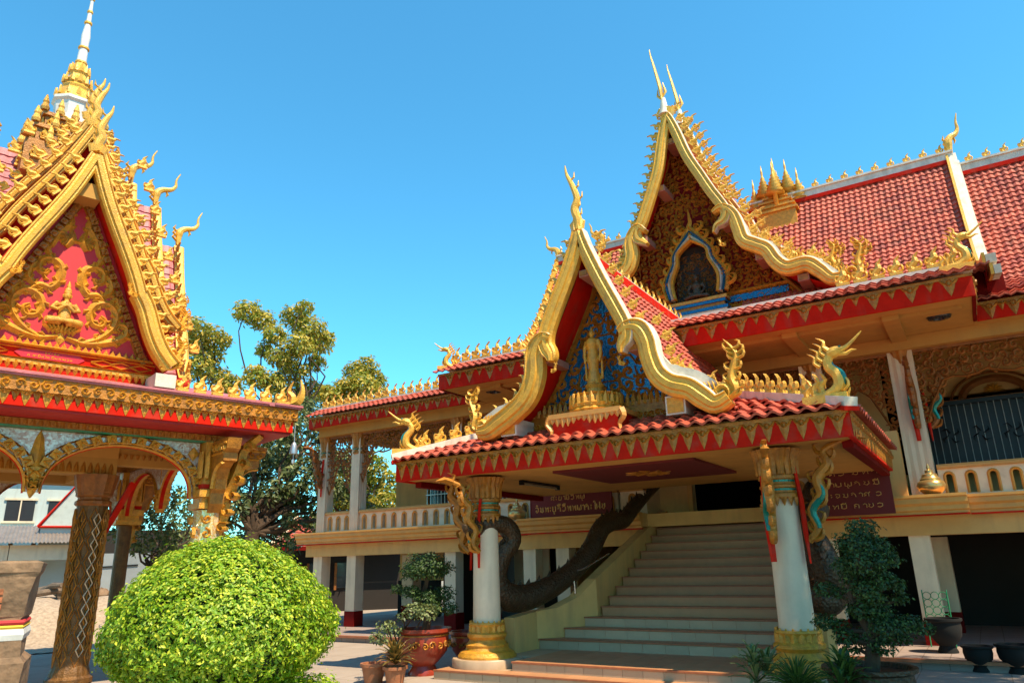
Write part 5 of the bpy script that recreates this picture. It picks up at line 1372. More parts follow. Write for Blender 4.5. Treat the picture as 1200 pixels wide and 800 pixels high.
for sx in (1, -1):
    for sy in (1, -1):
        x, y = sx * CX, sy * CY
        q_ = 1 if sy < 0 else .6
        mb = MB(); mb.lathe([(.34 * q_, .0), (.34 * q_, .12), (.28 * q_, .2), (.25 * q_, .3), (.25 * q_, 2.8)], 16, (x, y, 0)); c = mb.build('corner_column', 'gold_mosaic' if sy < 0 else 'dark_gilt', pav, PV)
        mb = MB(); mb.box(x - .27, y - .27, 2.82, x + .27, y + .27, 2.92); mb.box(x - .22, y - .22, 2.92, x + .22, y + .22, 3.02); mb.box(x - .29, y - .29, 3.02, x + .29, y + .29, 3.14); mb.box(x - .24, y - .24, 3.14, x + .24, y + .24, 3.3); mb.box(x - .22, y - .22, 3.3, x + .22, y + .22, 3.985)
        mb.build('capital', 'gold', c, PV)
        mb = MB()
        for yaw in (0, 90, 180, 270):
            mb.X = F(x, y, 0, yaw) @ Matrix.Translation((0, 0, .25))
            for q in range(4):
                a = -.165 + q * .11; mb.ribbon([(a, 3.34), (a, 3.55), (a, 3.7), (a, 3.82)], [.10, .11, .09, .01], .04, 0, .01)
            for q in range(10 if sy < 0 else 0):
                mb.ribbon(spiral(random.uniform(-.12, .12), .4 + q * .25, .10, 1.2, q, 1 if q % 2 else -1, 9), .05, .05, 0, .01)
            mb.X = None
        mb.build('capital_petals', 'gold', c, PV)
        mb = MB(); mb.box(x - .235, y - .235, 3.16, x + .235, y + .235, 3.24); mb.v = [((a - x) * 1.03 + x, (b - y) * 1.03 + y, z) for a, b, z in mb.v]; mb.build('red_band', 'red', c, PV)
        # diagonal eave brace
        yw = {(1, -1): -45, (1, 1): 45, (-1, 1): 135, (-1, -1): -135}[(sx, sy)]
        mb = MB(); mb.X = F(x, y, 0, yw)
        mb.ribbon(smoothpath([(.15, 2.3), (.28, 2.7), (.24, 3.0), (.40, 3.3), (.50, 3.6), (.55, 3.85), (.85, 4.12)], 4), taper(25, .16, .26, .14, .5), .12)
        for q in range(6): mb.ribbon(spiral(.30 + q * .07, 2.5 + q * .28, .11, 1.1, 1.0 + q, 1, 10), .05, .14)
        mb.X = None; mb.build('eave_brace', 'gold', c, PV)
        for yaw in ((0, 90) if sx > 0 else (180, -90)):
            mb = MB(); FRb = F(x, y, 0, 0 if sx > 0 else 180)
# bracket wings outside the corner columns carrying the eave, with small half arches
for sx, sy, yaw in ((1, -1, 0), (1, -1, -90), (-1, -1, 180), (-1, -1, -90), (1, 1, 0), (1, 1, 90)):
    FB = PV @ F(sx * CX, sy * CY, 0, yaw)
    P = [(.25, 3.98), (.95, 3.98), (.90, 3.80), (.80, 3.74), (.80, 3.6), (.66, 3.58), (.52, 3.5), (.42, 3.32), (.40, 3.15), (.34, 3.08), (.34, 2.9), (.25, 2.75)]
    mb = MB(); mb.poly(P, -.12, .12); o = mb.build('wing_bracket', 'gold_old', pav, FB)
    mb = MB(); mb.ribbon([(.25, 3.9), (.9, 3.9)], .05, .03, .12); mb.ribbon([(.25, 3.74), (.78, 3.74)], .04, .03, .12)
    mb.ribbon(smoothpath([(.78, 3.56), (.60, 3.52), (.46, 3.38), (.40, 3.15)], 4), .05, .04, .12)
    for q in range(4): mb.ribbon(spiral(.36 + q * .15, 3.82, .06, 1.1, q, 1, 9), .03, .04, .12)
    mb.build('bracket_carving', 'gold', o, FB)
# inner square with lattice columns
for sx in (1, -1):
    for sy in (-1,):
        x, y = sx * 1.24, sy * .92
        ml = MB(); ml.lathe([(.36, .02), (.36, .10), (.31, .14), (.30, .2), (.27, .3), (.255, 1.5), (.25, 2.95)], 40, (x, y, 0), .012)
        c = ml.build('inner_column', 'dark_gilt', pav, PV)
        mb = MB()          # raised diamond lattice: silver on the yard side, gilt elsewhere
        for q in range(8):
            for j in range(13):
                t = 2 * pi * (q + .5 * (j % 2)) / 8; zz = .45 + j * .19
                mb.X = F(x + .262 * sin(t), y - .262 * cos(t), zz, math.degrees(t)); mb.ribbon([(-.07, 0), (0, .17), (.07, 0), (0, -.17), (-.07, 0)], .022, .022, 0, .012)
                if (q + j) % 2: mb.ribbon([(0, -.06), (0, .06)], [.03, .01], .03, 0, .01)
        mb.X = None; mb.build('column_lattice', 'gold_old', c, PV)
        mb = MB()
        for j in range(11):
            tt = R(9)
            mb.X = F(x + .275 * sin(tt), y - .275 * cos(tt), .55 + j * .215, math.degrees(tt))
            mb.ribbon([(-.06, 0), (0, .11), (.06, 0), (0, -.11), (-.06, 0)], .020, .03, 0, .012)
        mb.X = None; mb.build('silver_lattice', 'white', c, PV)
        mb = MB(); mb.lathe([(.26, 2.95), (.29, 2.98), (.29, 3.03), (.25, 3.06), (.25, 3.10), (.29, 3.13), (.29, 3.18), (.30, 3.2), (.36, 3.5)], 24, (x, y, 0), .03); mb.build('capital', 'carved_wood', c, PV)
        # red ribbon-like struts
        mb = MB(); mb.bar((x + sx * .22, y, 2.45), (x + sx * .62, y, 3.4), .12, .10); mb.build('strut', 'red', c, PV)
plb('inner_beam', 'soffit', (-1.5, -1.15, 3.5, 1.5, -.72, 3.8), (-1.5, .72, 3.5, 1.5, 1.15, 3.8), (-1.45, -.71, 3.5, -1.05, .71, 3.8), (1.05, -.71, 3.5, 1.45, .71, 3.8))
plb('inner_ceiling', 'soffit', (-1.5, -1.15, 3.8, 1.5, 1.15, 4.1), (-CX, -1.05, 3.7, -1.5, -.8, 4.0), (1.5, -1.05, 3.7, CX, -.8, 4.0))
mb = MB()
for i in range(26): a = -1.4 + i * .112; mb.ribbon([(a, 3.52), (a, 3.62), (a, 3.7)], [.10, .08, .02], .05, 1.155)
for i in range(50): a = -2.6 + i * .106; mb.ribbon([(a, 3.90), (a, 3.82)], [.08, .03], .04, 1.06)
mb.build('carved_frieze', 'gold_old', pav, PV @ F(0, 0, 0, 0))
# hanging bell at the eave corner
be = empty('hanging_bell', PV @ Matrix.Translation((EA - .05, EB + .05, 4.1)), 'small silver bell hanging from the eave corner of the pavilion', 'bell')
mb = MB(); mb.lathe([(.07, -.32), (.065, -.25), (.05, -.16), (.03, -.12), (.008, -.10), (.008, .2)], 14, (0, 0, 0)); mb.build('bell_body', 'silver', be, WM[be.name], True)
mb = MB(); mb.tube([(0, 0, -.28), (0, 0, -.42)], .006, 5); mb.poly([(-.03, -.50), (.03, -.50), (0, -.40)], -.003, .003) if False else mb.ellipsoid((0, 0, -.46), (.03, .008, .05), 8, 6); mb.build('clapper', 'silver', be, WM[be.name])

# pavilion roof: crossing gables in three steps on every side
pvP = [(0, 0), (.22, -.62), (.42, -1.08), (.62, -1.5), (.80, -1.9), (.92, -2.22), (1.05, -2.45), (1.2, -2.85), (1.36, -3.15), (1.56, -3.38)]
def pav_gable(yaw, dist, apex, ks, d0, front=False, fin=True):
    FRM = PV @ F(0, 0, 0, yaw) @ Matrix.Translation((0, 0, dist))
    prof = [(h * ks, apex + dz) for h, dz in pvP]
    for sg in (1, -1):
        arm = [(sg * h, z) for h, z in prof]
        barge(pav, FRM, arm[:6], .20 if front else .15, .22, flip=sg, mats=('gold_bright', 'red', 'gold_bright'))
        barge(pav, FRM @ Matrix.Translation((0, 0, -.015)), arm[5:], .26 if front else .18, .26, flip=sg, mats=('gold_bright', 'red', 'gold_bright'))
        crest_along(pav, FRM, arm, .24 if front else .3, .16, sg, .62, sg, -.08, .25, .05)
        # tile slope behind the board
        up = [(-h, z) for h, z in reversed(prof)]
        mb = MB(); Mx = PV @ T(0, 0, 0, yaw + 90 * sg)
        a_, b_ = (-dist + .05, -d0) if sg > 0 else (d0, dist - .05)
        tilesheet(mb, up, a_, b_, .17, .21, .008, .03); o = mb.build('roof_tiles', 'pink_roof', pav, Mx); o['kind'] = 'stuff'
        if front:
            k = arm[5]; curled_finial(pav, FRM @ Matrix.Translation((k[0] - sg * .10, k[1] - .10, .06)), .20, -sg, 'hook_scroll')
            curled_finial(pav, FRM @ Matrix.Translation((arm[-1][0] - sg * .02, arm[-1][1] - .06, 0)), .5, sg)
        else:
            curled_finial(pav, FRM @ Matrix.Translation((arm[-1][0], arm[-1][1] - .06, 0)), .42, sg)
    mb = MB()      # red closed gable behind the board
    T_ = [(sg * h, z - .08) for sg in (1,) for h, z in prof][::-1] + [(-h, z - .08) for h, z in prof[1:]]
    mb.poly(T_, -.55 if front else -.30, -.5 if front else -.25); gw = mb.build('gable_panel', 'pediment_pink' if front else 'red', pav, FRM)
    mb = MB(); n = len(mb.v)
    for sg in (1, -1):
        n = len(mb.v)
        for h, z in prof: mb.v += [(sg * max(h - .03, 0), z - .06, -.02), (sg * max(h - .03, 0), z - .06, -.6)]
        for i in range(len(prof) - 1): mb.f.append((n + 2 * i, n + 2 * i + 1, n + 2 * i + 3, n + 2 * i + 2)); mb.m.append(0)
    mb.build('gable_soffit', 'red', pav, FRM)
    if fin and yaw in (90, -90): swan_horn(pav, FRM @ Matrix.Translation((0, apex + .12, -.02)) @ Matrix.Rotation(R(-90), 4, 'Y'), 1.05, 1, .06)
    return FRM, gw, prof
FA, gwf, prf = pav_gable(0, 3.5, 8.45, 1.0, 2.9, True, False)
pav_gable(0, 2.9, 9.3, 1.12, 2.3); pav_gable(0, 2.3, 9.75, 1.2, 0)
for yw in (90, -90):
    pav_gable(yw, 2.42, 8.7, .95, 1.85); pav_gable(yw, 1.85, 9.5, 1.08, 1.3); pav_gable(yw, 1.3, 9.9, 1.15, 0)
pav_gable(180, 3.5, 8.45, 1.0, 2.3); pav_gable(180, 2.3, 9.75, 1.2, 0)
for i, (a, z, h) in enumerate(((0, 8.55, 1.0), (-.02, 9.35, 1.0), (0.0, 9.8, 1.0))):
    chofa(pav, PV @ F(a, -3.5 + i * .6, z, 0), h * .95, bend=-1, w=.13)
for sg in (-1, 1):
    for i in range(9): flame(pav, PF(sg * (.9 + i * .16), -2.6 - .0 * i, 9.0 - i * .42) @ Matrix.Scale(.7, 4), sg)
# stacked gold tiers and spire
mb = MB()
for w, z0, z1 in ((.78, 9.2, 9.9), (.62, 9.9, 10.25), (.68, 10.25, 10.33), (.5, 10.33, 10.62), (.56, 10.62, 10.70)): mb.box(-w, -w, z0, w, w, z1)
tb = mb.build('tower_base', 'gold_old', pav, PV)
mb = MB(); cn = MB(); cn.lathe([(.07, 0), (.085, .06), (.05, .16), (.06, .2), (.015, .36)], 8)
CN = cn.mesh('small_finial', 'gold_bright')
for w, z in ((.66, 10.33), (.54, 10.70), (.80, 9.9)):
    for i in range(5):
        t = -1 + i * .5
        for (a, b) in ((t * w, -w), (w, t * w), (t * w, w), (-w, t * w)): put(bpy.data.objects.new('small_finial', CN), tb, PV @ Matrix.Translation((a, b, z)))
for yaw in (0, 90, 180, 270):
    for j, (w, z) in enumerate(((.78, 9.5), (.62, 10.02), (.5, 10.4))):
        for i in range(4):
            a = (i - 1.5) * w * .5; flame(tb, PV @ F(0, 0, 0, yaw) @ Matrix.Translation((a, z, w + .02)) @ Matrix.Scale(.7, 4), 1 if i % 2 else -1)
mb = MB(); mb.lathe([(.40, 10.7), (.38, 10.8), (.34, 10.95), (.37, 11.25), (.42, 11.3), (.42, 11.36)], 8, (0, 0, 0), 0, 0, pi / 8); mb.build('spire_drum', 'spire_white', pav, PV)
mb = MB(); mb.lathe([(.38, 11.36), (.36, 11.45), (.30, 11.6), (.26, 11.66), (.28, 11.72), (.24, 11.78), (.27, 11.86), (.18, 11.98), (.17, 12.05), (.20, 12.12), (.19, 12.2), (.11, 12.35), (.10, 12.4)], 20, (0, 0, 0), .03)
for q in range(12):
    t = 2 * pi * q / 12
    for r, z in ((.36, 11.42), (.27, 11.8), (.19, 12.1)):
        mb.X = F(r * sin(t), -r * cos(t), z, math.degrees(t)); mb.ribbon([(0, 0), (0, .08), (0, .2)], [.09, .08, .01], .03); mb.X = None
mb.build('spire_lotus', 'gold_bright', pav, PV)
mb = MB(); mb.lathe([(.10, 12.4), (.085, 12.75), (.075, 12.78), (.09, 13.1), (.05, 13.45), (.03, 14.1), (.004, 15.0)], 16, (0, 0, 0)); mb.build('spire_shaft', 'spire_white', pav, PV, True)
mb = MB()
for z, r in ((12.4, .12), (12.78, .11), (13.45, .08), (13.75, .06), (14.1, .055)): mb.lathe([(r * .7, z - .04), (r, z - .02), (r, z + .02), (r * .7, z + .04)], 14, (0, 0, 0))
mb.build('spire_rings', 'gold_bright', pav, PV, True)

# pediment carving of the pavilion: bold rinceaux, praying figure, frames, text band
FD = PV @ F(0, 0, 0, 0) @ Matrix.Translation((0, 0, 3.5 - .5))
mb = MB()
half_curves = [
 [(.06, 5.42), (.30, 5.36), (.55, 5.40), (.80, 5.50), (.92, 5.62), (.90, 5.76), (.78, 5.78), (.74, 5.68), (.80, 5.64)],
 [(.30, 5.36), (.55, 5.50), (.72, 5.72), (.74, 5.95), (.60, 6.10), (.42, 6.05), (.34, 5.88), (.40, 5.72), (.54, 5.70), (.58, 5.82), (.50, 5.88)],
 [(.55, 6.10), (.42, 6.22), (.26, 6.20), (.16, 6.38), (.18, 6.60), (.34, 6.70), (.46, 6.62), (.46, 6.46), (.36, 6.42), (.32, 6.50)],
 [(.46, 6.20), (.60, 6.32), (.58, 6.50), (.50, 6.60)],
 [(.34, 6.72), (.42, 6.92), (.36, 7.12), (.22, 7.18), (.16, 7.06), (.22, 6.98)],
 [(.36, 6.9), (.26, 7.2), (.14, 7.38), (.16, 7.56), (.06, 7.72)],
 [(.16, 6.95), (.08, 7.12), (.12, 7.30)],
 [(.74, 5.95), (.78, 6.10), (.70, 6.22), (.64, 6.14)],
]
for ci, cvp in enumerate(half_curves):
    for sg in (1, -1):
        P = smoothpath([(sg * a, b) for a, b in cvp], 4)
        mb.ribbon(P, taper(len(P), .09, .15, .04, .4), .07, 0, .01)
        for i in range(3, len(P) - 2, 4):
            a, b = P[i]; d = (P[i + 1][0] - P[i - 1][0], P[i + 1][1] - P[i - 1][1]); l = hypot(*d) or 1; n_ = (-d[1] / l, d[0] / l)
            for s2 in (1, -1):
                mb.ribbon([(a + n_[0] * s2 * .03, b + n_[1] * s2 * .03), (a + n_[0] * s2 * .08 + d[0] / l * .03, b + n_[1] * s2 * .08 + d[1] / l * .03), (a + n_[0] * s2 * .085 + d[0] / l * .09, b + n_[1] * s2 * .085 + d[1] / l * .09)], [.06, .07, .005], .05, 0, .01)
mb.build('pediment_scrolls', 'gold', gwf, FD)
mb = MB()
for sg in (1, -1):
    mb.ribbon([(sg * 1.30, 5.15), (sg * 1.08, 5.60), (sg * .82, 6.18), (sg * .52, 6.85), (sg * .24, 7.45), (sg * .02, 7.95)], .05, .06, .0, .01)
    mb.ribbon([(sg * 1.18, 5.15), (sg * .98, 5.60), (sg * .72, 6.18), (sg * .42, 6.85), (sg * .16, 7.45), (sg * .0, 7.75)], .03, .04, .0, .01)
fr_ = mb.build('pediment_frame', 'gold_old', gwf, FD)
mb2 = MB(); mb2.box(-.05, -.045, 0, .05, .045, .07); mb2.ribbon([(-.02, -.02), (.02, .02)], .03, .03, .07, .01); BK = mb2.mesh('frame_block', 'gold_old')
P = [(1.25, 5.15), (1.03, 5.60), (.77, 6.18), (.47, 6.85), (.20, 7.45), (.02, 7.85)]
for sg in (1, -1):
    for i in range(24):
        t = (i + .5) / 24 * 5; k = min(4, int(t)); f_ = t - k; a = P[k][0] + (P[k + 1][0] - P[k][0]) * f_; b = P[k][1] + (P[k + 1][1] - P[k][1]) * f_
        put(bpy.data.objects.new('frame_block', BK), fr_, FD @ Matrix.Translation((sg * a, b, .01)) @ Matrix.Rotation(R(26) * sg, 4, 'Z'))
# base bands
BD = MB(); BD.box(-1.42, 4.72, -.1, 1.42, 5.22, .06); bb_ = BD.build('text_band', 'red', pav, FD)
mb = MB()
for z, w in ((5.20, .05), (4.98, .025), (5.14, .02)): mb.ribbon([(-1.42, z), (1.42, z)], w, .05, .06, .0)
for i in range(28):
    a = -1.36 + i * .1007; mb.ribbon([(a, 5.21), (a, 5.25), (a, 5.31)], [.09, .07, .005], .05, .03, .0)
    mb.ribbon([(a, 4.93), (a, 4.88), (a, 4.80)], [.09, .08, .01], .05, .06, .0)
mb.box(-1.42, 4.90, .06, 1.42, 4.96, .085); mb.box(-1.42, 4.72, .06, 1.42, 4.79, .10)
for a in (-1.2, -.85, .62, .9, 1.2): mb.ribbon([(a - .17, 5.065), (a, 5.12), (a + .17, 5.065), (a, 5.01), (a - .17, 5.065)], .03, .03, .06, .0)
mb.build('band_carving', 'gold', bb_, FD)
mb = MB(); mb.poly([(-.60, 5.065), (-.50, 5.13), (.27, 5.13), (.36, 5.065), (.27, 5.0), (-.50, 5.0)], .062, .075); bn = mb.build('text_panel', 'banner_red', bb_, FD)
sign_text(bb_, FD @ Matrix.Translation((-.10, 5.088, .076)), ['0', '9', '-', '0', '9'], .032, .2, 'text_yellow', .22, .006)
sign_text(bb_, FD @ Matrix.Translation((-.115, 5.022, .076)), ['ka', 'sp', 'sa', 'a', 'ba', 'ii', 'na', 'ai', 'tho', 'sp', 'nya', 'ii', 'na', 'tho', 'aa', 'ba', 'wa', 'nga'], .036, .62, 'text_yellow', .2, .006)
plb('verge_block', 'white_trim', (1.30, -3.62, 4.68, 1.62, -2.9, 4.90)); plb('verge_block', 'white_trim', (-1.62, -3.62, 4.68, -1.30, -2.9, 4.90))
mb = MB(); mb.ellipsoid((1.78, -3.45, 4.80), (.12, .12, .12), 14, 10); mb.ellipsoid((-1.78, -3.45, 4.80), (.12, .12, .12), 14, 10); mb.build('verge_ball', 'red', pav, PV, True)
plb('ridge_purlin', 'soffit', (-.16, -3.44, 7.72, .16, -2.95, 7.98))
# praying figure on lotus, fixed on the pediment
sf = seated_figure(.80)
sf.v = [(a, b, c + 0) for a, b, c in sf.v]
fo = remesh_fig(sf, 'praying_figure', 'gold', gwf, FD @ Matrix.Translation((-.02, 5.60, .05)) @ Matrix.Rotation(R(-90), 4, 'X') @ Matrix.Diagonal((1, .6, 1, 1)), .010)
mb = MB()
for i in range(9): a = -.24 + i * .06; mb.ribbon([(a * .7 - .02, 5.52), (a - .02, 5.58), (a * 1.15 - .02, 5.66)], [.05, .08, .01], .08, .0)
for i in range(7): a = -.18 + i * .06; mb.ribbon([(a * .7 - .02, 5.56), (a - .02, 5.50), (a * .9 - .02, 5.45)], [.05, .07, .01], .07, .0)
mb.ribbon([(-.02, 5.48), (-.02, 5.38), (-.02, 5.28)], [.04, .16, .02], .06, .0)
mb.build('lotus_seat', 'gold_bright', gwf, FD)

# ------------------------------------------------------------------ vegetation
def at(px, py, D):
    """world point seen at photo pixel (1200x800) at horizontal distance D from the camera"""
    v = _ray((px - 600) / 847, -(py - 400) / 847, 1.0); k = D / hypot(v.x, v.y)
    return CAM + v * k
def leaves(name, m, P, N, S, parent, wr=.5, tone=None, droop=.25, fold=.25):
    P = np.asarray(P, float); N = np.asarray(N, float); n = len(P); S = np.asarray(S, float) * np.ones(n)
    N = N / (np.linalg.norm(N, axis=1, keepdims=True) + 1e-9)
    r = rng.normal(size=(n, 3)); t = r - N * np.sum(r * N, axis=1, keepdims=True); t /= np.linalg.norm(t, axis=1, keepdims=True)
    d = t * .85 + N * .4 + np.array([0, 0, -droop]); d /= np.linalg.norm(d, axis=1, keepdims=True)
    s = np.cross(N + .5 * rng.normal(size=(n, 3)), d); s /= np.linalg.norm(s, axis=1, keepdims=True)
    u = np.cross(d, s)
    L = S[:, None]
    V = np.empty((n, 4, 3)); V[:, 0] = P; V[:, 1] = P + d * L * .45 + s * L * wr * .5 + u * L * fold * .2
    V[:, 2] = P + d * L - u * L * .12; V[:, 3] = P + d * L * .45 - s * L * wr * .5 + u * L * fold * .2
    me = bpy.data.meshes.new(name); me.vertices.add(n * 4); me.vertices.foreach_set('co', V.reshape(-1))
    idx = np.arange(n)[:, None] * 4 + np.array([0, 1, 2, 0, 2, 3])[None]
    me.loops.add(n * 6); me.loops.foreach_set('vertex_index', idx.reshape(-1).astype(np.int32))
    me.polygons.add(n * 2); me.polygons.foreach_set('loop_start', np.arange(0, n * 6, 3, dtype=np.int32)); me.polygons.foreach_set('loop_total', np.full(n * 2, 3, dtype=np.int32))
    me.materials.append(MATS[m]); me.update(calc_edges=True)
    tn = (rng.random(n) ** 2 if tone is None else np.asarray(tone)); a = me.attributes.new('tone', 'FLOAT', 'FACE'); a.data.foreach_set('value', np.repeat(tn, 2).astype(np.float32))
    return put(bpy.data.objects.new(name, me), parent, I4)
def sph(n):
    v = rng.normal(size=(n, 3)); return v / np.linalg.norm(v, axis=1, keepdims=True)
def clump_pts(c, r, n, shell=.55, flat=1.0):
    d = sph(n); rad = shell + (1 - shell) * rng.random(n) ** .6
    lump = 1 + .22 * np.sin(d[:, 0] * 5 + c[0]) * np.sin(d[:, 1] * 5 + c[1]) + .15 * np.sin(d[:, 2] * 9 + c[2])
    r = np.array(r if hasattr(r, '__len__') else (r, r, r * flat))
    return np.array(c) + d * (rad * lump)[:, None] * r, d
def limb(mb, a, b, r0, r1, wob=.12, n=6):
    a, b = Vector(a), Vector(b); L = (b - a).length
    P = [a.lerp(b, i / n) + Vector((random.uniform(-1, 1), random.uniform(-1, 1), random.uniform(-.5, .5))) * (wob * L * .25 * (0 < i < n)) for i in range(n + 1)]
    mb.tube([tuple(p) for p in smoothpath([tuple(p) for p in P], 2)], [r0 + (r1 - r0) * i / (2 * n) for i in range(2 * n + 1)], 8)
def tree(label, base, clumps, m='leaf_tree', leaf=.2, per=420, trunk_r=.28, fork=.45, name='tree', group='trees behind the temple', tone_pow=2):
    bx_, by_ = base; root = empty(name, T(bx_, by_, 0), label, 'tree', group)
    C_ = np.array([c[:3] for c in clumps]); top = C_.mean(axis=0); fz_ = top[2] * fork
    mb = MB(); f = (bx_ + .1, by_, fz_); limb(mb, (bx_, by_, -.1), f, trunk_r, trunk_r * .7, .08)
    for c in clumps: limb(mb, f, c[:3], trunk_r * .30, trunk_r * .06, .35)
    mb.build('trunk', 'bark', root, I4, True)
    P = []; N = []
    for c in clumps:
        n = int(per * (c[3] ** 2)); p, d = clump_pts(c[:3], (c[3], c[3], c[3] * .8), n, .35); P.append(p); N.append(d + np.array([0, 0, .5]))
    P = np.concatenate(P); N = np.concatenate(N)
    leaves('crown', m, P, N, leaf * rng.uniform(.7, 1.3, len(P)), root, .42, rng.random(len(P)) ** tone_pow)
    return root
def pxclumps(lst, D, k=None):
    out = []
    for q in lst:
        px_, py_, r = q[:3]; d = D + (q[3] if len(q) > 3 else random.uniform(-1.5, 1.5)); c = at(px_, py_, d); out.append((c.x, c.y, c.z, r * d / 880))
    return out
def base_at(px_, D): c = at(px_, 600, D); return (c.x, c.y)
tree('tall sprawling tree with yellow-tipped leaves behind the pavilion eave', base_at(335, 36), pxclumps([(290, 365, 17), (308, 375, 15), (322, 392, 14), (345, 370, 16), (362, 385, 20), (372, 402, 17), (350, 405, 18), (330, 418, 17), (345, 435, 18), (310, 410, 10), (358, 360, 10), (384, 395, 9), (370, 425, 12), (300, 440, 16), (322, 448, 16)], 36), leaf=.22, per=1500, tone_pow=1.3)
tree('leafy tree rising directly beside the pink side gable of the pavilion', base_at(238, 33), pxclumps([(232, 385, 15), (250, 395, 16), (225, 405, 18), (245, 415, 16), (262, 400, 9), (232, 430, 18), (255, 440, 14), (222, 380, 10), (270, 450, 15)], 33), leaf=.21, per=1500, tone_pow=1.4)
tree('round tree above the far low eave at the left wing', base_at(425, 38), pxclumps([(415, 435, 14), (430, 430, 15), (442, 445, 12), (425, 450, 18), (405, 455, 16), (440, 462, 15), (385, 462, 16), (365, 458, 17), (345, 462, 16), (395, 470, 15), (420, 472, 15)], 38), leaf=.22, per=1500, tone_pow=1.4)
tree('dark shady tree with a thick leaning trunk between pavilion and hall', base_at(296, 26), pxclumps([(300, 520, 26), (330, 530, 26), (350, 560, 24), (320, 575, 20), (362, 590, 18), (375, 540, 22), (285, 500, 20), (340, 500, 24), (370, 610, 14), (400, 540, 22), (410, 575, 18), (345, 610, 12), (390, 505, 22), (360, 480, 20), (320, 480, 20), (430, 600, 14), (290, 555, 18), (280, 590, 22), (312, 618, 20), (335, 638, 16), (290, 635, 20), (272, 560, 20), (385, 620, 16), (388, 570, 20), (265, 530, 18), (308, 548, 22), (340, 585, 20), (262, 610, 16), (300, 590, 20), (375, 505, 18)], 27), m='leaf_mid', leaf=.19, per=1200, trunk_r=.30, fork=.62)
tree('small grey-green tree behind the lattice column inside the pavilion view', base_at(185, 21), pxclumps([(150, 618, 16), (175, 605, 20), (195, 625, 18), (165, 635, 16), (190, 600, 14), (210, 612, 14), (140, 630, 9), (200, 645, 12), (225, 625, 14), (215, 590, 16), (235, 600, 16), (248, 575, 14), (232, 640, 12), (180, 585, 14), (205, 578, 14)], 21), m='leaf_mid', leaf=.13, per=1500, trunk_r=.12, fork=.6, group=None)
tree('green tree seen through the open veranda of the left wing', base_at(405, 34), pxclumps([(402, 585, 14), (420, 600, 14), (440, 580, 18), (430, 560, 14), (400, 560, 14), (445, 600, 14), (390, 600, 16), (388, 575, 16), (412, 548, 14), (452, 585, 16), (396, 540, 14), (440, 542, 14), (418, 575, 18), (405, 615, 16), (430, 615, 16), (450, 560, 16), (470, 575, 16), (380, 550, 12)], 34), m='leaf_tree', leaf=.26, per=800, group=None)
# tree beyond the right edge that shades the plants at the foot of the porch
SH = [(3.2, 7.6, 9.6, 1.3), (4.4, 6.6, 10.2, 1.5), (5.4, 8.4, 10.8, 1.6), (4.0, 9.2, 10.0, 1.4), (6.4, 7.2, 11.4, 1.6), (3.4, 11.0, 9.8, 1.2), (5.0, 10.6, 10.6, 1.5), (6.6, 9.8, 11.2, 1.5), (4.6, 12.0, 10.0, 1.1), (6.2, 11.8, 10.6, 1.3), (7.6, 8.6, 11.6, 1.3), (2.9, 9.6, 9.2, 1.0)]
tree('broad shade tree just right of the picture', (6.3, 8.6), SH, m='leaf_mid', leaf=.26, per=620, trunk_r=.25, group=None)

# big unseen trees added round the yard to cut down the low sky light
for i, (x, y, h) in enumerate(((-16, -16, 12), (-4, -20, 14), (9, -15, 12), (20, -4, 13), (24, 12, 12), (-27, -8, 11))):
    cl_ = []
    for q in range(13):
        t = q * 2.4; r_ = 4.2 * sqrt((q + .5) / 13); cl_.append((x + r_ * cos(t), y + r_ * sin(t), h * (.45 + .55 * ((q * 7) % 13) / 13), 2.1))
    tree(['large garden tree behind the viewpoint, left of centre', 'tallest garden tree straight behind the viewpoint', 'large garden tree behind the viewpoint, right of centre', 'garden tree beyond the right edge, level with the viewpoint', 'garden tree beyond the right end of the temple hall', 'garden tree beyond the left edge, behind the pavilion front'][i], (x, y), cl_, m='leaf_mid', leaf=.5, per=75, trunk_r=.35, group='garden trees round the yard')

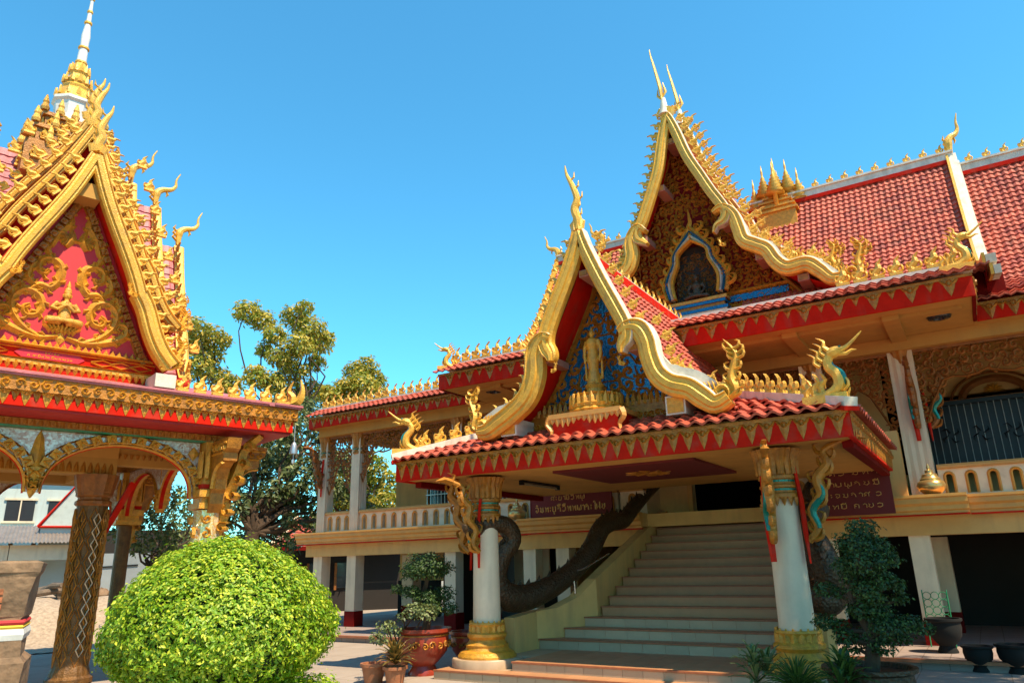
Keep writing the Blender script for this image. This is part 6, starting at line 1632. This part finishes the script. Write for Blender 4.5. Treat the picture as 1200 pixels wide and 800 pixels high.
# clipped round bush in the foreground
bc = at(259, 720, 7.0); BX_, BY_ = bc.x, bc.y
bush = empty('clipped_bush', T(BX_, BY_, 0), 'large clipped dome of bright lime green foliage in the foreground', 'bush')
prz = [(0.0, 2.04), (.24, 2.0), (.46, 1.90), (.66, 1.74), (.79, 1.56), (.875, 1.36), (.86, 1.16), (.74, 1.02), (.5, .94), (.3, .92)]
def dome_leaves(name, prof, n, size, cx, cy, parent, thick=.12, tone_pow=2.6, sq=1.0):
    L = [0]
    for a, b in zip(prof, prof[1:]): L.append(L[-1] + hypot(b[0] - a[0], b[1] - a[1]) * (a[0] + b[0] + .05))
    q = rng.random(n) * L[-1]; rr = np.interp(q, L, [p[0] for p in prof]); zz = np.interp(q, L, [p[1] for p in prof])
    q2 = q + .01; dr = np.interp(q2, L, [p[0] for p in prof]) - rr; dz = np.interp(q2, L, [p[1] for p in prof]) - zz
    th_ = rng.random(n) * 2 * pi; nr = -dz; nz = dr; l = np.hypot(nr, nz) + 1e-9; nr /= l; nz /= l
    lump = 1 + .05 * np.sin(th_ * 3 + zz * 3 + 1) + .04 * np.sin(th_ * 5 - zz * 6) + .022 * np.sin(th_ * 9 + zz * 11) + .015 * np.sin(th_ * 17 - zz * 21)
    dens_ = np.sin(th_ * 11 + zz * 17) * np.sin(th_ * 19 - zz * 23) + .6 * np.sin(th_ * 31 + zz * 41)
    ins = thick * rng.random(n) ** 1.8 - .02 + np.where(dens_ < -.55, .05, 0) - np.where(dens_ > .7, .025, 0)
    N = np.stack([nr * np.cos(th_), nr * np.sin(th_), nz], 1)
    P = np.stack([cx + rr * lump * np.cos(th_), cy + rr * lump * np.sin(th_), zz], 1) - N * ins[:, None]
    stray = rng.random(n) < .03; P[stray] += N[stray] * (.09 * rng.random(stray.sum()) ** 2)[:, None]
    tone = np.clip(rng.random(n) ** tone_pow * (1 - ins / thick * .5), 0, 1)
    return leaves(name, 'leaf_bush', P, N + np.array([0, 0, .25]), size * rng.uniform(.7, 1.25, n), parent, .52, tone, .35, .5)
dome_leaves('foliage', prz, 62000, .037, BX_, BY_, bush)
mb = MB(); mb.lathe([(max(.01, r - .11), z - .06 if z > 1 else z + .06) for r, z in prz], 28, (BX_, BY_, 0)); mb.build('inner_twigs', 'core_dark', bush, I4, True)  # solid core, coloured dark so gaps between leaves read as shade
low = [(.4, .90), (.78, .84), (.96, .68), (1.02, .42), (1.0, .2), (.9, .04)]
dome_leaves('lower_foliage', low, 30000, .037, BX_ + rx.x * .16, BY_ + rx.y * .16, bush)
mb = MB(); mb.lathe([(max(.01, r - .12), z) for r, z in low], 28, (BX_, BY_, 0)); mb.tube([(BX_, BY_, 0), (BX_ + .03, BY_, .9)], .09, 8); mb.build('lower_twigs', 'core_dark', bush, I4, True)  # same dark core for the lower part, plus the trunk stub

def leafball(parent, name, clumps, m, size, dens, flat=.6, tone_pow=3):
    P = []; N = []
    for x, y, z, r in clumps:
        n = int(dens * r * r); p, d = clump_pts((x, y, z), (r, r, r * flat), n, .5); P.append(p); N.append(d + np.array([0, 0, .6]))
    P = np.concatenate(P); N = np.concatenate(N)
    return leaves(name, m, P, N, size * rng.uniform(.7, 1.3, len(P)), parent, .55, rng.random(len(P)) ** tone_pow)
def pot(parent, x, y, z, r, h, m='pot_red', band=True):
    mb = MB(); mb.lathe([(r * .55, 0), (r * .55, h * .05), (r * .42, h * .2), (r * .62, h * .32), (r * .86, h * .5), (r * .93, h * .72), (r * .9, h * .88), (r * 1.02, h * .93), (r * 1.02, h), (r * .9, h), (r * .86, h * .9)], 36, (x, y, z)); p = mb.build('pot', m, parent, I4, True)
    if band:
        mb = MB()
        for q in range(10):
            t = 2 * pi * q / 10; mb.X = F(x + r * .93 * sin(t), y - r * .93 * cos(t), z + h * .66, math.degrees(t))
            mb.ribbon(spiral(-.25 * r, 0, r * .16, 1.2, 0, 1, 10), r * .06, .015, 0, .02); mb.ribbon(spiral(.1 * r, -.02, r * .13, 1.2, 2, -1, 10), r * .06, .015, 0, .02)
        mb.X = None; mb.lathe([(r * .94, h * .86 - .012), (r * .955, h * .86), (r * .94, h * .86 + .012)], 30, (x, y, z)); mb.build('gilt_relief', 'gold_old', p)
    s_ = MB(); s_.lathe([(r * .87, h * .88), (.001, h * .9)], 20, (x, y, z)); s_.build('soil', 'soil', p)
    return p
def bonsai(label, x, y, z0, clumps, m, size, dens, potr, poth, trunk=.06, group='clipped bonsai trees in pots', band=True, pm='pot_red'):
    b = empty('bonsai_tree', T(x, y, z0), label, 'bonsai', group)
    pot(b, x, y, z0, potr, poth, pm, band=band)
    mb = MB(); zt = z0 + poth * .88; top = max(clumps, key=lambda c: c[2])
    P = smoothpath([(x, y, zt - .1), (x + .08, y, zt + (top[2] - zt) * .25), (x - .07, y + .04, zt + (top[2] - zt) * .5), (x + .05, y, zt + (top[2] - zt) * .75), tuple(top[:3])], 5)
    mb.tube(P, [trunk * (1.4 - 1.1 * i / len(P)) for i in range(len(P))], 8)
    for c in clumps:
        j = min(P, key=lambda p: abs(p[2] - c[2] + .12)); limb(mb, j, (c[0], c[1], c[2] - c[3] * .2), trunk * .45, trunk * .2, .3, 4)
    mb.build('trunk', 'bark', b, I4, True)
    leafball(b, 'foliage', clumps, m, size, dens)
    return b
def atxy(px_, py_, x, y):  # height at plan point seen on that pixel row
    return at(px_, py_, hypot(x, y)).z
def pc(lst, D):
    o = []
    for px_, py_, r in lst:
        d = D + random.uniform(-.22, .22); c = at(px_, py_, d); o.append((c.x, c.y, c.z, r * d / 880))
    return o
bl = at(497, 700, 13.6)
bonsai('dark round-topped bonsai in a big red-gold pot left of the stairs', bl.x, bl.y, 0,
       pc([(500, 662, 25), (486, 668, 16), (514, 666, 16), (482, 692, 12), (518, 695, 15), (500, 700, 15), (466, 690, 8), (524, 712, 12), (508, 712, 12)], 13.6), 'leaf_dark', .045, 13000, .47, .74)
sh1 = empty('potted_shrub', T(bl.x - .35, bl.y - .2, 0), 'small bright green shrub with sunlit pads in front of the dark bonsai', 'shrub')
cl = pc([(485, 714, 13), (500, 716, 13), (452, 733, 10), (462, 738, 11), (445, 748, 10), (440, 745, 7), (472, 722, 7)], 13.1)
leafball(sh1, 'foliage', cl, 'leaf_mid', .065, 4200, .6, 1.5)
mb = MB()
for c in cl: limb(mb, (bl.x - .4, bl.y - .2, .3), c[:3], .025, .01, .3, 4)
mb.build('stems', 'bark', sh1, I4, True)
pot(sh1, bl.x - .4, bl.y - .2, 0, .22, .36, 'terracotta', False)
cr = at(463, 790, 12.6); cr_ = empty('potted_croton', T(cr.x, cr.y, 0), 'spiky brown and cream striped croton in a small terracotta pot', 'potted plant')
mb = MB(); mb.lathe([(.13, 0), (.17, .22), (.20, .23), (.20, .27), (.17, .27), (.16, .22)], 24, (cr.x, cr.y, 0)); mb.build('pot', 'terracotta', cr_, I4, True)
def rosette(parent, x, y, z, n, L, w, m, up=.5):
    vs = []; tone = []; me_v = []; fs = []
    for i in range(n):
        t = 2.4 * i; e = up + (1.3 - up) * i / n + random.uniform(-.1, .1); l = L * random.uniform(.75, 1.1); d = Vector((cos(t) * cos(e), sin(t) * cos(e), sin(e))); s = Vector((-sin(t), cos(t), 0)); b = Vector((x, y, z + .10 * i / n))
        ps_ = [b, b + d * l * .4 + Vector((0, 0, .02)), b + d * l * .75 - Vector((0, 0, l * .06)), b + d * l - Vector((0, 0, l * .22))]; ws = [.3, 1, .8, .02]; o = len(me_v)
        for p, q in zip(ps_, ws): me_v += [p + s * w * q / 2, p + Vector((0, 0, -.008)), p - s * w * q / 2]
        for k in range(3):
            for h in range(2): fs.append((o + k * 3 + h, o + k * 3 + h + 1, o + k * 3 + 4 + h, o + k * 3 + 3 + h)); tone.append(random.random())
    mb = MB(); mb.add(me_v, fs); o = mb.build('leaf_rosette', m, parent); a = o.data.attributes.new('tone', 'FLOAT', 'FACE'); a.data.foreach_set('value', tone); return o
rosette(cr_, cr.x, cr.y, .30, 46, .42, .07, 'leaf_croton', .15)
c2_ = at(438, 780, 12.9); tp = empty('terracotta_pot', T(c2_.x, c2_.y, 0), 'small plain terracotta pot half hidden left of the spiky croton', 'pot')
mb = MB(); mb.lathe([(.14, 0), (.19, .24), (.22, .25), (.22, .30), (.18, .30), (.17, .2)], 24, (c2_.x, c2_.y, 0)); mb.build('pot', 'terracotta', tp, I4, True)
c3_ = at(549, 752, 14.2); gp = empty('glazed_pot', T(c3_.x, c3_.y, 0), 'gold and red banded pot standing behind the left porch column', 'pot')
pot(gp, c3_.x, c3_.y, 0, .34, .62)
mb = MB(); vs = []
cc = at(546, 765, 13.4)
for j in range(7):
    for i in range(12):
        t = 2 * pi * i / 12; r = .20 * (1 - (j / 6) ** 2 * .7) * (1 + .2 * sin(3 * t + j)); vs.append((cc.x + r * cos(t), cc.y + r * .8 * sin(t), .0 + .36 * j / 6 + .02 * sin(5 * t)))
mb.add(vs, [(j * 12 + i, j * 12 + (i + 1) % 12, (j + 1) * 12 + (i + 1) % 12, (j + 1) * 12 + i) for j in range(6) for i in range(12)] + [tuple(72 + i for i in range(12))])
tag(mb.build('cloth_bundle', 'cloth_pink', None, I4, True), 'crumpled pink cloth bundle beside the left porch column base', 'cloth')
br = at(1018, 780, 9.9)
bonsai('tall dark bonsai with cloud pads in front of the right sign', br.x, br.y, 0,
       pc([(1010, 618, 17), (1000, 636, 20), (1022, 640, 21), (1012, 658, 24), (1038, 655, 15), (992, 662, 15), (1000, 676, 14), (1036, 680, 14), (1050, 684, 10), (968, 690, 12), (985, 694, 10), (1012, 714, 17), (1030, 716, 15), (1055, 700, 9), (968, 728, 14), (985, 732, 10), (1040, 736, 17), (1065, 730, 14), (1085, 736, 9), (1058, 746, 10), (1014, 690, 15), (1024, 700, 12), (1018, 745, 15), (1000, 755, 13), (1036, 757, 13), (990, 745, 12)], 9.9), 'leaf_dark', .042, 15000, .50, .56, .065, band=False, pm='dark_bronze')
for i, (px_, py_, D, n, L, w, m, lb) in enumerate(((890, 786, 9.6, 40, .42, .05, 'leaf_mid', 'leafy green plant in a pale pot left of the right porch column'), (983, 788, 9.3, 44, .42, .05, 'leaf_dark', 'dark glossy leafed plant between right porch column and bonsai'))):
    c = at(px_, py_, D); r = empty('potted_plant', T(c.x, c.y, 0), lb, 'potted plant')
    mb = MB(); mb.lathe([(.16, 0), (.20, .3), (.23, .31), (.23, .36), (.2, .36), (.19, .28)], 24, (c.x, c.y, 0)); mb.build('pot', 'plinth' if i == 0 else 'terracotta', r, I4, True)
    for q in range(3): rosette(r, c.x + random.uniform(-.1, .1), c.y + random.uniform(-.1, .1), .36 + q * .10, n // 2, L * (1 - .15 * q), w, m, .25)
c = at(935, 800, 9.2); gt = empty('potted_palm', T(c.x, c.y, 0), 'dense dome of fine grassy leaves in front of the right column base', 'potted plant')
mb = MB(); mb.lathe([(.18, 0), (.24, .25), (.24, .30), (.2, .3)], 24, (c.x, c.y, 0)); mb.build('pot', 'terracotta', gt, I4, True)
rosette(gt, c.x, c.y, .30, 260, .46, .016, 'leaf_dark', .1)
for px_, py_, D, r, h, lb in ((1112, 765, 15.4, .34, .62, 'dark water jar on the terrace, nearest to the tall bonsai'), (1148, 775, 14.2, .26, .42, 'low dark bowl pot on the terrace edge, middle of the three at right'), (1192, 778, 14.2, .30, .46, 'dark pot at the right edge of the terrace')):
    c = at(px_, py_, D); j = empty('dark_jar', T(c.x, c.y, TZ), lb, 'jar', 'dark pots on the right terrace'); pot(j, c.x, c.y, TZ if c.y > 14.2 else 0, r * .85, h * .9, 'black', False)
ls = empty('lattice_screen', T(-.9, 16.1, TZ), 'pale green iron scroll screen leaning by the ground floor column, right', 'screen')
mb = MB(); mb.X = F(-.95, 16.15, .5)
for i in range(3):
    for j in range(5): mb.ribbon(spiral(i * .13 - .13, j * .13, .065, 1.0, 0, 1, 12, 1.0), .012, .01)
for a in (-.2, .2): mb.ribbon([(a, -.37), (a, .62)], .02, .01)
mb.X = None; mb.build('scroll_work', 'green_line', ls)

# ------------------------------------------------------------------ background on the left
def billboard_frame(px_, D):
    c = at(px_, 668, D); yaw = math.degrees(atan2(c.y, c.x)) - 90
    return T(c.x, c.y, 0, yaw), D / 880 * 1.0
def zrow(py_, px_, D): return at(px_, py_, D).z
M1, k = billboard_frame(30, 46)
wh = empty('white_house', M1, 'pale two-storey house with large windows far behind the shed', 'house')
za, zb_, zc_ = zrow(655, 30, 46), zrow(578, 30, 46), zrow(615, 30, 46)
mb = MB(); mb.box(-5.5, 0, 0, 2.6, 7, zb_ + .9); mb.build('wall', 'white_house', wh, M1)
for i in range(4):
    a = -5.0 + i * 1.85
    mb = MB(); mb.box(a, -.06, zc_ + .2, a + 1.25, .0, zb_ - .35); w_ = mb.build('window', 'glass_dark', wh, M1)
    mb = MB(); mb.box(a - .1, -.10, zb_ - .35, a + 1.35, -.01, zb_ - .25); mb.box(a - .1, -.12, zc_ + .1, a + 1.35, -.01, zc_ + .2); mb.box(a + .6, -.09, zc_ + .2, a + .66, -.061, zb_ - .35); mb.build('window_frame', 'white', w_, M1)
mb = MB(); mb.box(-5.7, -.5, zc_ - .25, 2.8, 0, zc_ - .1); mb.box(-5.7, -.4, zb_ + .9, 2.8, 7.2, zb_ + 1.05); mb.build('cornice', 'white_house', wh, M1)
M2, k = billboard_frame(62, 38)
ph = empty('small_chapel', M2, 'small building with a pinkish white gable edged in dark red', 'building')
z0_, z1_ = zrow(617, 62, 38), zrow(575, 66, 38)
mb = MB(); mb.poly([(-.75, z0_), (1.6, z0_), (1.5, z0_ + .6), (.55, z1_ + .4)], -3, 0); mb.build('gable', 'white_house', ph, M2 @ F(0, 0, 0))
mb = MB(); mb.ribbon([(-.8, z0_), (.55, z1_ + .48), (1.8, z0_ - .2)], .14, .12); mb.ribbon([(-.8, z0_), (1.7, z0_)], .1, .08); mb.build('roof_edge', 'red', ph, M2 @ F(0, 0, 0))
mb = MB(); mb.box(-.7, .1, 0, 1.6, 3, z0_); mb.build('wall', 'white_house', ph, M2)
M3, k = billboard_frame(45, 37)
sd_ = empty('open_shed', M3, 'open shed with corrugated metal roof and pale wall panels behind the pavilion', 'shed')
z0_, z1_ = zrow(636, 30, 37), zrow(622, 40, 39)
mb = MB(); vs = []; n = 90
for i in range(n + 1):
    a = -4.5 + 6.3 * i / n; w = .03 * (1 if i % 2 else -1)
    vs += [(a, -.5, z0_ + w), (a, 2.4, z1_ + .25 + w)]
mb.add(vs, [(2 * i, 2 * i + 2, 2 * i + 3, 2 * i + 1) for i in range(n)]); mb.build('roof', 'metal_roof', sd_, M3)
zp = zrow(656, 45, 37); 
for a0, a1 in ((-3.9, -1.15), (-1.12, 1.15)):
    mb = MB(); mb.box(a0, 0, zp, a1, .08, z0_ - .08); mb.build('wall_panel', 'white', sd_, M3)
for a in (-3.9, -2.5, -1.2, -.4, 1.2):
    mb = MB(); mb.box(a, .1, 0, a + .16, .26, z0_); mb.build('post', 'wood_grey', sd_, M3)
mb = MB(); mb.box(-4.5, 2.6, 0, 2.0, 2.7, z0_); mb.build('back_wall', 'room_dark', sd_, M3)
M4, k = billboard_frame(140, 32)
gd = empty('grey_outbuilding', M4, 'dark outbuilding with a wide light grey metal door under the small tree', 'building')
zt = zrow(640, 140, 32)
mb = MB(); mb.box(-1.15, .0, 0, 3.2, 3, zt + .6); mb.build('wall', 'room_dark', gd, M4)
for a0, a1 in ((-.75, .12), (.13, 1.0)):
    mb = MB(); mb.box(a0, -.08, 0, a1, -.02, zrow(648, 140, 32)); d_ = mb.build('door_leaf', 'grey_door', gd, M4)
mb = MB(); mb.bar((-.9, -.1, zrow(664, 140, 32)), (.6, -.1, zrow(662, 140, 32)), .05, .05); mb.bar((-.05, -.1, 1.9), (-.05, -.1, 1.1), .04, .04); mb.build('bracing', 'iron', gd, M4)
mb = MB(); mb.tube([(2.0, -.3, 0), (2.05, -.3, 2.4)], .06, 8); mb.build('downpipe', 'white', gd, M4, True)
for i in range(4):
    c = at(50 + i * 5, 704 - (i % 3) * 3, 27 + .5 * (i % 2)); mz = mound(c.x, c.y); lg = empty('log', T(c.x, c.y, mz), ['leftmost weathered log of the heap by the shed', 'weathered log second from the left in the heap by the shed', 'weathered log in the middle of the heap by the shed', 'rightmost weathered log of the heap by the shed'][i], 'log', 'logs heaped near the shed')
    mb = MB(); t = random.uniform(0, 3); mb.tube([(c.x - .5 * cos(t), c.y - .5 * sin(t), mz + .08 + .08 * (i % 3)), (c.x, c.y, mz + .16 + .1 * (i % 3)), (c.x + .5 * cos(t), c.y + .5 * sin(t), mz + .1 + .3 * random.random())], [.09, .10, .07], 8); mb.build('log_body', 'wood_grey', lg)
for i in range(4):
    c = at(120 + i * 18, 683 - (i % 2) * 3, 27.5); rk = MB(); rk.ellipsoid((0, 0, 0), (.28, .22, .18), 8, 6)
    rk.v = [(a * (1 + .25 * random.random()), b * (1 + .25 * random.random()), z * (1 + .3 * random.random())) for a, b, z in rk.v]
    tag(rk.build('rock', 'stone_old', None, T(c.x, c.y, mound(c.x, c.y) + .10)), ['leftmost rough stone before the grey outbuilding', 'rough stone second from left before the grey outbuilding', 'rough stone third from left before the grey outbuilding', 'rightmost rough stone before the grey outbuilding'][i], 'rock', 'stones before the grey outbuilding')
# red-tiled house between pavilion and hall
M5, k = billboard_frame(352, 33)
rh = empty('tiled_house', M5, 'low house with red tiled hip roof and dark windows behind the pavilion', 'house')
ze, zt = zrow(641, 352, 33), zrow(602, 352, 33)
mb = MB(); tilesheet(mb, [(-.6, ze), (1.6, zt)], -1.4, 4.5, .24, .3, .02, .045, 3, lambda t: (-1.4 + t * 1.2, 4.5)); o = mb.build('roof_tiles', 'tile', rh, M5); o['kind'] = 'stuff'
mb = MB(); mb.tube(smoothpath([(-1.5, -.65, ze + .1), (-.9, 0, ze + .35), (-.25, 1.6, zt + .1)], 4), .09, 8); mb.build('hip_ridge', 'white', rh, M5, True)
mb = MB(); mb.box(-1.5, -.7, ze - .14, 4.5, -.62, ze + .02); mb.build('fascia', 'red_dark', rh, M5)
mb = MB(); mb.box(-1.2, .2, 0, 4.5, 3, ze); mb.build('wall', 'room_dark', rh, M5)
for i in range(3):
    a = -.8 + i * 1.15; mb = MB(); mb.box(a, .12, zrow(690, 352, 33), a + .7, .19, zrow(660, 352, 33)); w_ = mb.build('window', 'glass_dark', rh, M5)
    mb = MB(); mb.box(a - .1, .08, zrow(690, 352, 33) - .08, a, .18, zrow(660, 352, 33)); mb.box(a + .7, .08, zrow(690, 352, 33) - .08, a + .8, .18, zrow(660, 352, 33)); mb.build('window_frame', 'carved_wood', w_, M5)
# old stone monument with cloth bands
mc = at(-22, 760, 8.6); MM = T(mc.x, mc.y, 0, 60)
mo = empty('stone_monument', MM, 'weathered stone and brick pillar wrapped with red, yellow and white cloth', 'monument')
mb = MB(); mb.lathe([(.75, 0), (.72, .25), (.60, .30), (.56, .48), (.62, .55), (.56, .75), (.50, .80), (.52, 1.05), (.46, 1.1), (.44, 1.24), (.42, 1.28), (.42, 1.30), (.42, 1.42), (.44, 1.44), (.46, 1.62), (.50, 1.78), (.54, 1.82), (.55, 1.90), (.50, 1.92)], 4, (0, 0, 0), 0, 0, pi / 4)
bmv = mb.v[:]; mb.v = [(a + random.uniform(-.02, .02), b + random.uniform(-.02, .02), z) for a, b, z in bmv]; mb.build('stone_body', 'stone_old', mo, MM)
for m, z0_, z1_, r in (('cloth_red', 1.37, 1.41, .452), ('cloth_yellow', 1.335, 1.369, .45), ('cloth_white', 1.24, 1.334, .465)):
    mb = MB(); mb.lathe([(r, z0_), (r + .012, (z0_ + z1_) / 2), (r - .005, z1_)], 4, (0, 0, 0), 0, 0, pi / 4); mb.build('cloth_band', m, mo, MM)
for j in range(5):
    mb = MB(); mb.box(.05 - .10, -.345, 1.50 + j * .065, .05 + .08, -.31, 1.55 + j * .065); mb.build('brick', 'brick', mo, MM @ Matrix.Rotation(R(-15), 4, 'Z') if False else MM)
ch = at(-6, 790, 6.5); CHM = T(ch.x, ch.y, 0, 40)
rc_ = empty('rattan_chair', CHM, 'reddish rattan chair cut off by the lower left corner', 'chair')
mb = MB(); mb.tube(smoothpath([(.28, 0, .40), (.30, .02, .8), (.24, .05, 1.02), (-.24, .05, 1.02), (-.30, .02, .8), (-.28, 0, .40)], 5), .018, 8)
for q in range(5): mb.tube([(-.28, .03, .5 + q * .1), (.28, .03, .5 + q * .1)], .010, 6)
mb.build('backrest', 'rattan', rc_, CHM, True)
mb = MB(); mb.box(-.28, -.5, .38, .28, 0, .42); mb.build('seat', 'rattan', rc_, CHM)
for sx in (-.25, .25):
    for sy in (-.46, -.03): mb = MB(); mb.tube([(sx, sy, 0), (sx, sy, .38)], .018, 6); mb.build('leg', 'rattan', rc_, CHM, True)
